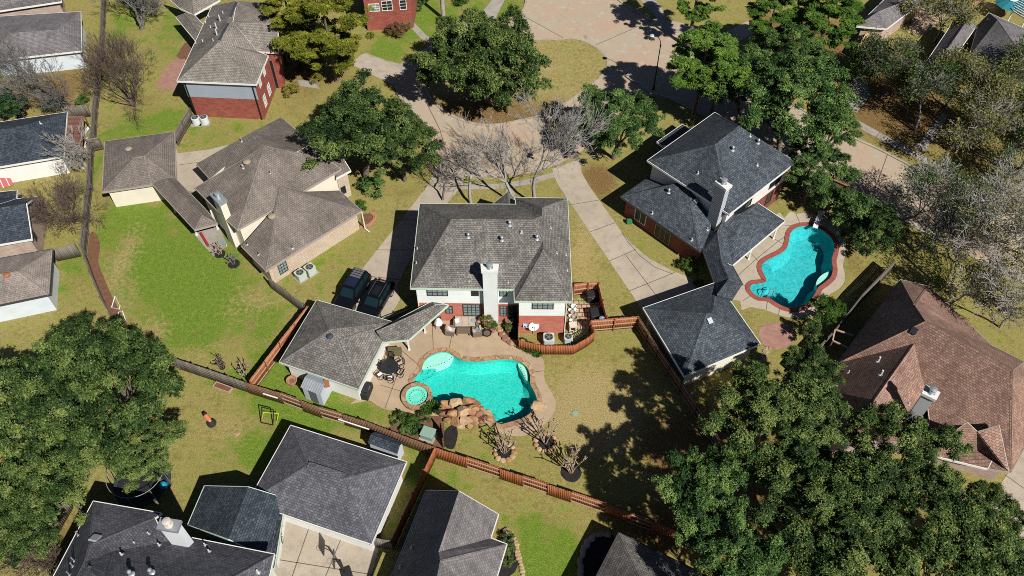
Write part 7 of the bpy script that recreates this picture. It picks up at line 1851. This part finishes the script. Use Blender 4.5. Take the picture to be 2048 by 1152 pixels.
# white boards leaning by it, red boards by the bins
rng = random.Random(4); labs2 = ['white board standing upright beside the brown patio cover', 'pale board leaning at the brown patio cover', 'short white board near the grey fence', 'pale plank lying below the brown patio cover', 'longest pale plank lying below the brown patio cover', 'white plank nearest the white wall corner']
for i, (x, y, L, a) in enumerate(((173, 262, 1.6, 1.4), (172, 285, 1.8, 1.7), (176, 256, 1.0, 1.2), (150, 330, 2.0, -.9), (162, 325, 2.4, -1.0), (140, 328, 1.8, -.6))):
    mb = MB(); mb.box(P0(x, y, .35 if i < 3 else .1), (L, .22, .08), rz=a); tag(mb.build('plank', [WHITEP if i != 3 else KERB]), labs2[i], 'plank', 'pale planks by the patio cover')
t = thing('red_boards', 'leaning red boards with white stripes beside the bins on the left edge', 'boards', P0(10, 362)); mb = MB(); R = Matrix.Rotation(.5, 3, 'Z') @ Matrix.Rotation(.9, 3, 'X'); mb.box(P0(10, 362, .55), (1.2, 1.3, .05), rot=R); mb.build('panel', [REDP], t)
for o in (-.2, .1): mb = MB(); mb.box(P0(10, 362, .58) + R @ Vector((o * 2, 0, .03)), (.06, 1.3, .03), rot=R); mb.build('stripe', [WHITEP], t)
# breezeway patio of the stone house
sheet('small_patio', [(389, 470), (412, 452), (440, 458), (455, 490), (432, 512), (426, 512)], WALK, .02)
t = thing('red_bench', 'long red bench leaning under the breezeway of the stone house', 'bench', P0(411, 483), heading(403, 468, 420, 496)); mb = MB(); mb.box((0, 0, .42), (2.2, .22, .05)); mb.build('seat', [REDP], t, origin=OL)
for s in (-.9, .9): mb = MB(); mb.box((s, 0, .2), (.06, .2, .4)); mb.build('leg', [W_BROWN], t, origin=OL)
t = thing('glass_table', 'small pale glass table at the cream chimney foot', 'table', P0(444, 492), .4); mb = MB(); mb.box((0, 0, .45), (1.0, .6, .04)); mb.build('tabletop', [GLASS_L], t, origin=OL)
for sx in (-1, 1):
    for sy in (-1, 1): mb = MB(); mb.box((sx * .45, sy * .25, .22), (.05, .05, .44)); mb.build('leg', [WHITEP], t, origin=OL)
# top right corner yard
t = thing('teal_umbrella', 'teal parasol with white centre in the top right corner yard', 'parasol', P0(2008, 34)); mb = MB(); mb.lathe((0, 0, 2.0), [(2.0, 0), (1.0, .45), (.35, .7)], 10); mb.build('canopy', [TEAL], t, origin=OL); mb = MB(); mb.lathe((0, 0, 2.68), [(.6, 0), (.3, .1), (.05, .2)], 10); mb.build('canopy_top', [WHITEP], t, origin=OL); mb = MB(); mb.tube(OL, (0, 0, 2.5), .04, .04, 8); mb.build('pole', [GALV], t, origin=OL)
P = [U(x, y, 2.6) for x, y in ((2026, 22), (2052, 38), (2062, -5), (2040, -15))]; t = thing('pergola', 'white slatted pergola at the top right corner', 'pergola', P0(2045, 25)); mb = MB()
for k in range(10): f = k / 9; mb.bar(P[0].lerp(P[3], f), P[1].lerp(P[2], f), .1, .14)
mb.build('slats', [PALE_S], t)
for p in P: mb = MB(); mb.box((p.x, p.y, 1.28), (.12, .12, 2.56)); mb.build('post', [WHITEP], t)
sheet('small_patio', [(1815, 66), (1850, 70), (1900, 22), (1858, 2), (1838, 12), (1822, 45)], PATIO, .02)
sheet('mulch_bed', [(1990, 10), (2040, 20), (2060, 0), (2010, -15)], MULCH, .02)
# stone edging by the bottom houses
t = thing('stone_border', 'pale stone border curving round the dark bed by the small hip roof', 'edging', P0(1190, 1100)); ln = smooth_line(G([(1160, 1152), (1162, 1120), (1172, 1090), (1190, 1072), (1215, 1068)]), 5); rng = random.Random(5)
for p in ln: mb = MB(); s = rng.uniform(.8, 1.2); mb.lathe(p + Vector((rng.uniform(-.08, .08), rng.uniform(-.08, .08), 0)), [(.22 * s, 0), (.24 * s, .12), (.16 * s, .18), (.03, .19)], 7); mb.build('stone', [KERB], t)
sheet('planting_bed', [(1160, 1170), (1165, 1115), (1176, 1088), (1195, 1074), (1225, 1070), (1260, 1170)], MULCH_K, .016, smooth=2)
sheet('planting_bed', [(1002, 1058), (1020, 1062), (1034, 1090), (1036, 1130), (1020, 1152), (985, 1152)], MULCH_K, .016, smooth=2)
for i, (x, y) in enumerate(((1012, 1078), (1018, 1100), (1015, 1122))): shrub(['dark shrub in the bed right of the bottom house, top one', 'dark shrub in the bed right of the bottom house, middle one', 'dark shrub in the bed right of the bottom house, lowest one'][i], x, y, 14, OAK, i % 2)
t = thing('stone_border', 'row of tan stones along the bed right of the bottom house', 'edging', P0(1034, 1095)); ln = smooth_line(G([(1012, 1062), (1026, 1072), (1033, 1090), (1036, 1110), (1042, 1130), (1046, 1150)]), 3)
for p in ln: mb = MB(); s = rng.uniform(.7, 1.2); mb.lathe(p, [(.2 * s, 0), (.22 * s, .1), (.12 * s, .16), (.03, .17)], 7); mb.build('stone', [ROCK_T], t)
t = thing('stone_border', 'curved brick border of the flower bed at the stone house corner', 'edging', P0(735, 440)); ln = smooth_line(G([(722, 455), (738, 450), (748, 440), (749, 432), (742, 425)]), 4)
for p in ln: mb = MB(); mb.lathe(p, [(.2, 0), (.2, .12), (.1, .14)], 6); mb.build('stone', [TERRA], t)
sheet('planting_bed', [(722, 428), (742, 427), (748, 435), (740, 448), (722, 454)], MULCH, .016)
for i, (x, y) in enumerate(((1523, 719), (1527, 711), (1531, 703), (1536, 696))):
    mb = MB(); mb.lathe(P0(x, y, 0), [(.28, 0), (.28, .05), (.22, .06)], 9); tag(mb.build('stepping_stone', [FLAG]), ['stepping stone nearest the oak grove', 'second stepping stone from the oak grove', 'third stepping stone from the oak grove', 'stepping stone nearest the pink brick patio'][i], 'stone', 'stepping stones by the slate garage')
b = P0(1258, 447 - 0); t = thing('hose_reel', 'small green hose box at the dark brick wall', 'hose reel', b); mb = MB(); mb.box(b + Vector((0, 0, .3)), (.5, .35, .5)); mb.build('housing', [plain('green plastic', (.03, .2, .08), .5)], t); mb = MB(); mb.tube(b + Vector((-.28, 0, .3)), b + Vector((.28, 0, .3)), .16, .16, 10); mb.build('reel', [GREENH], t)
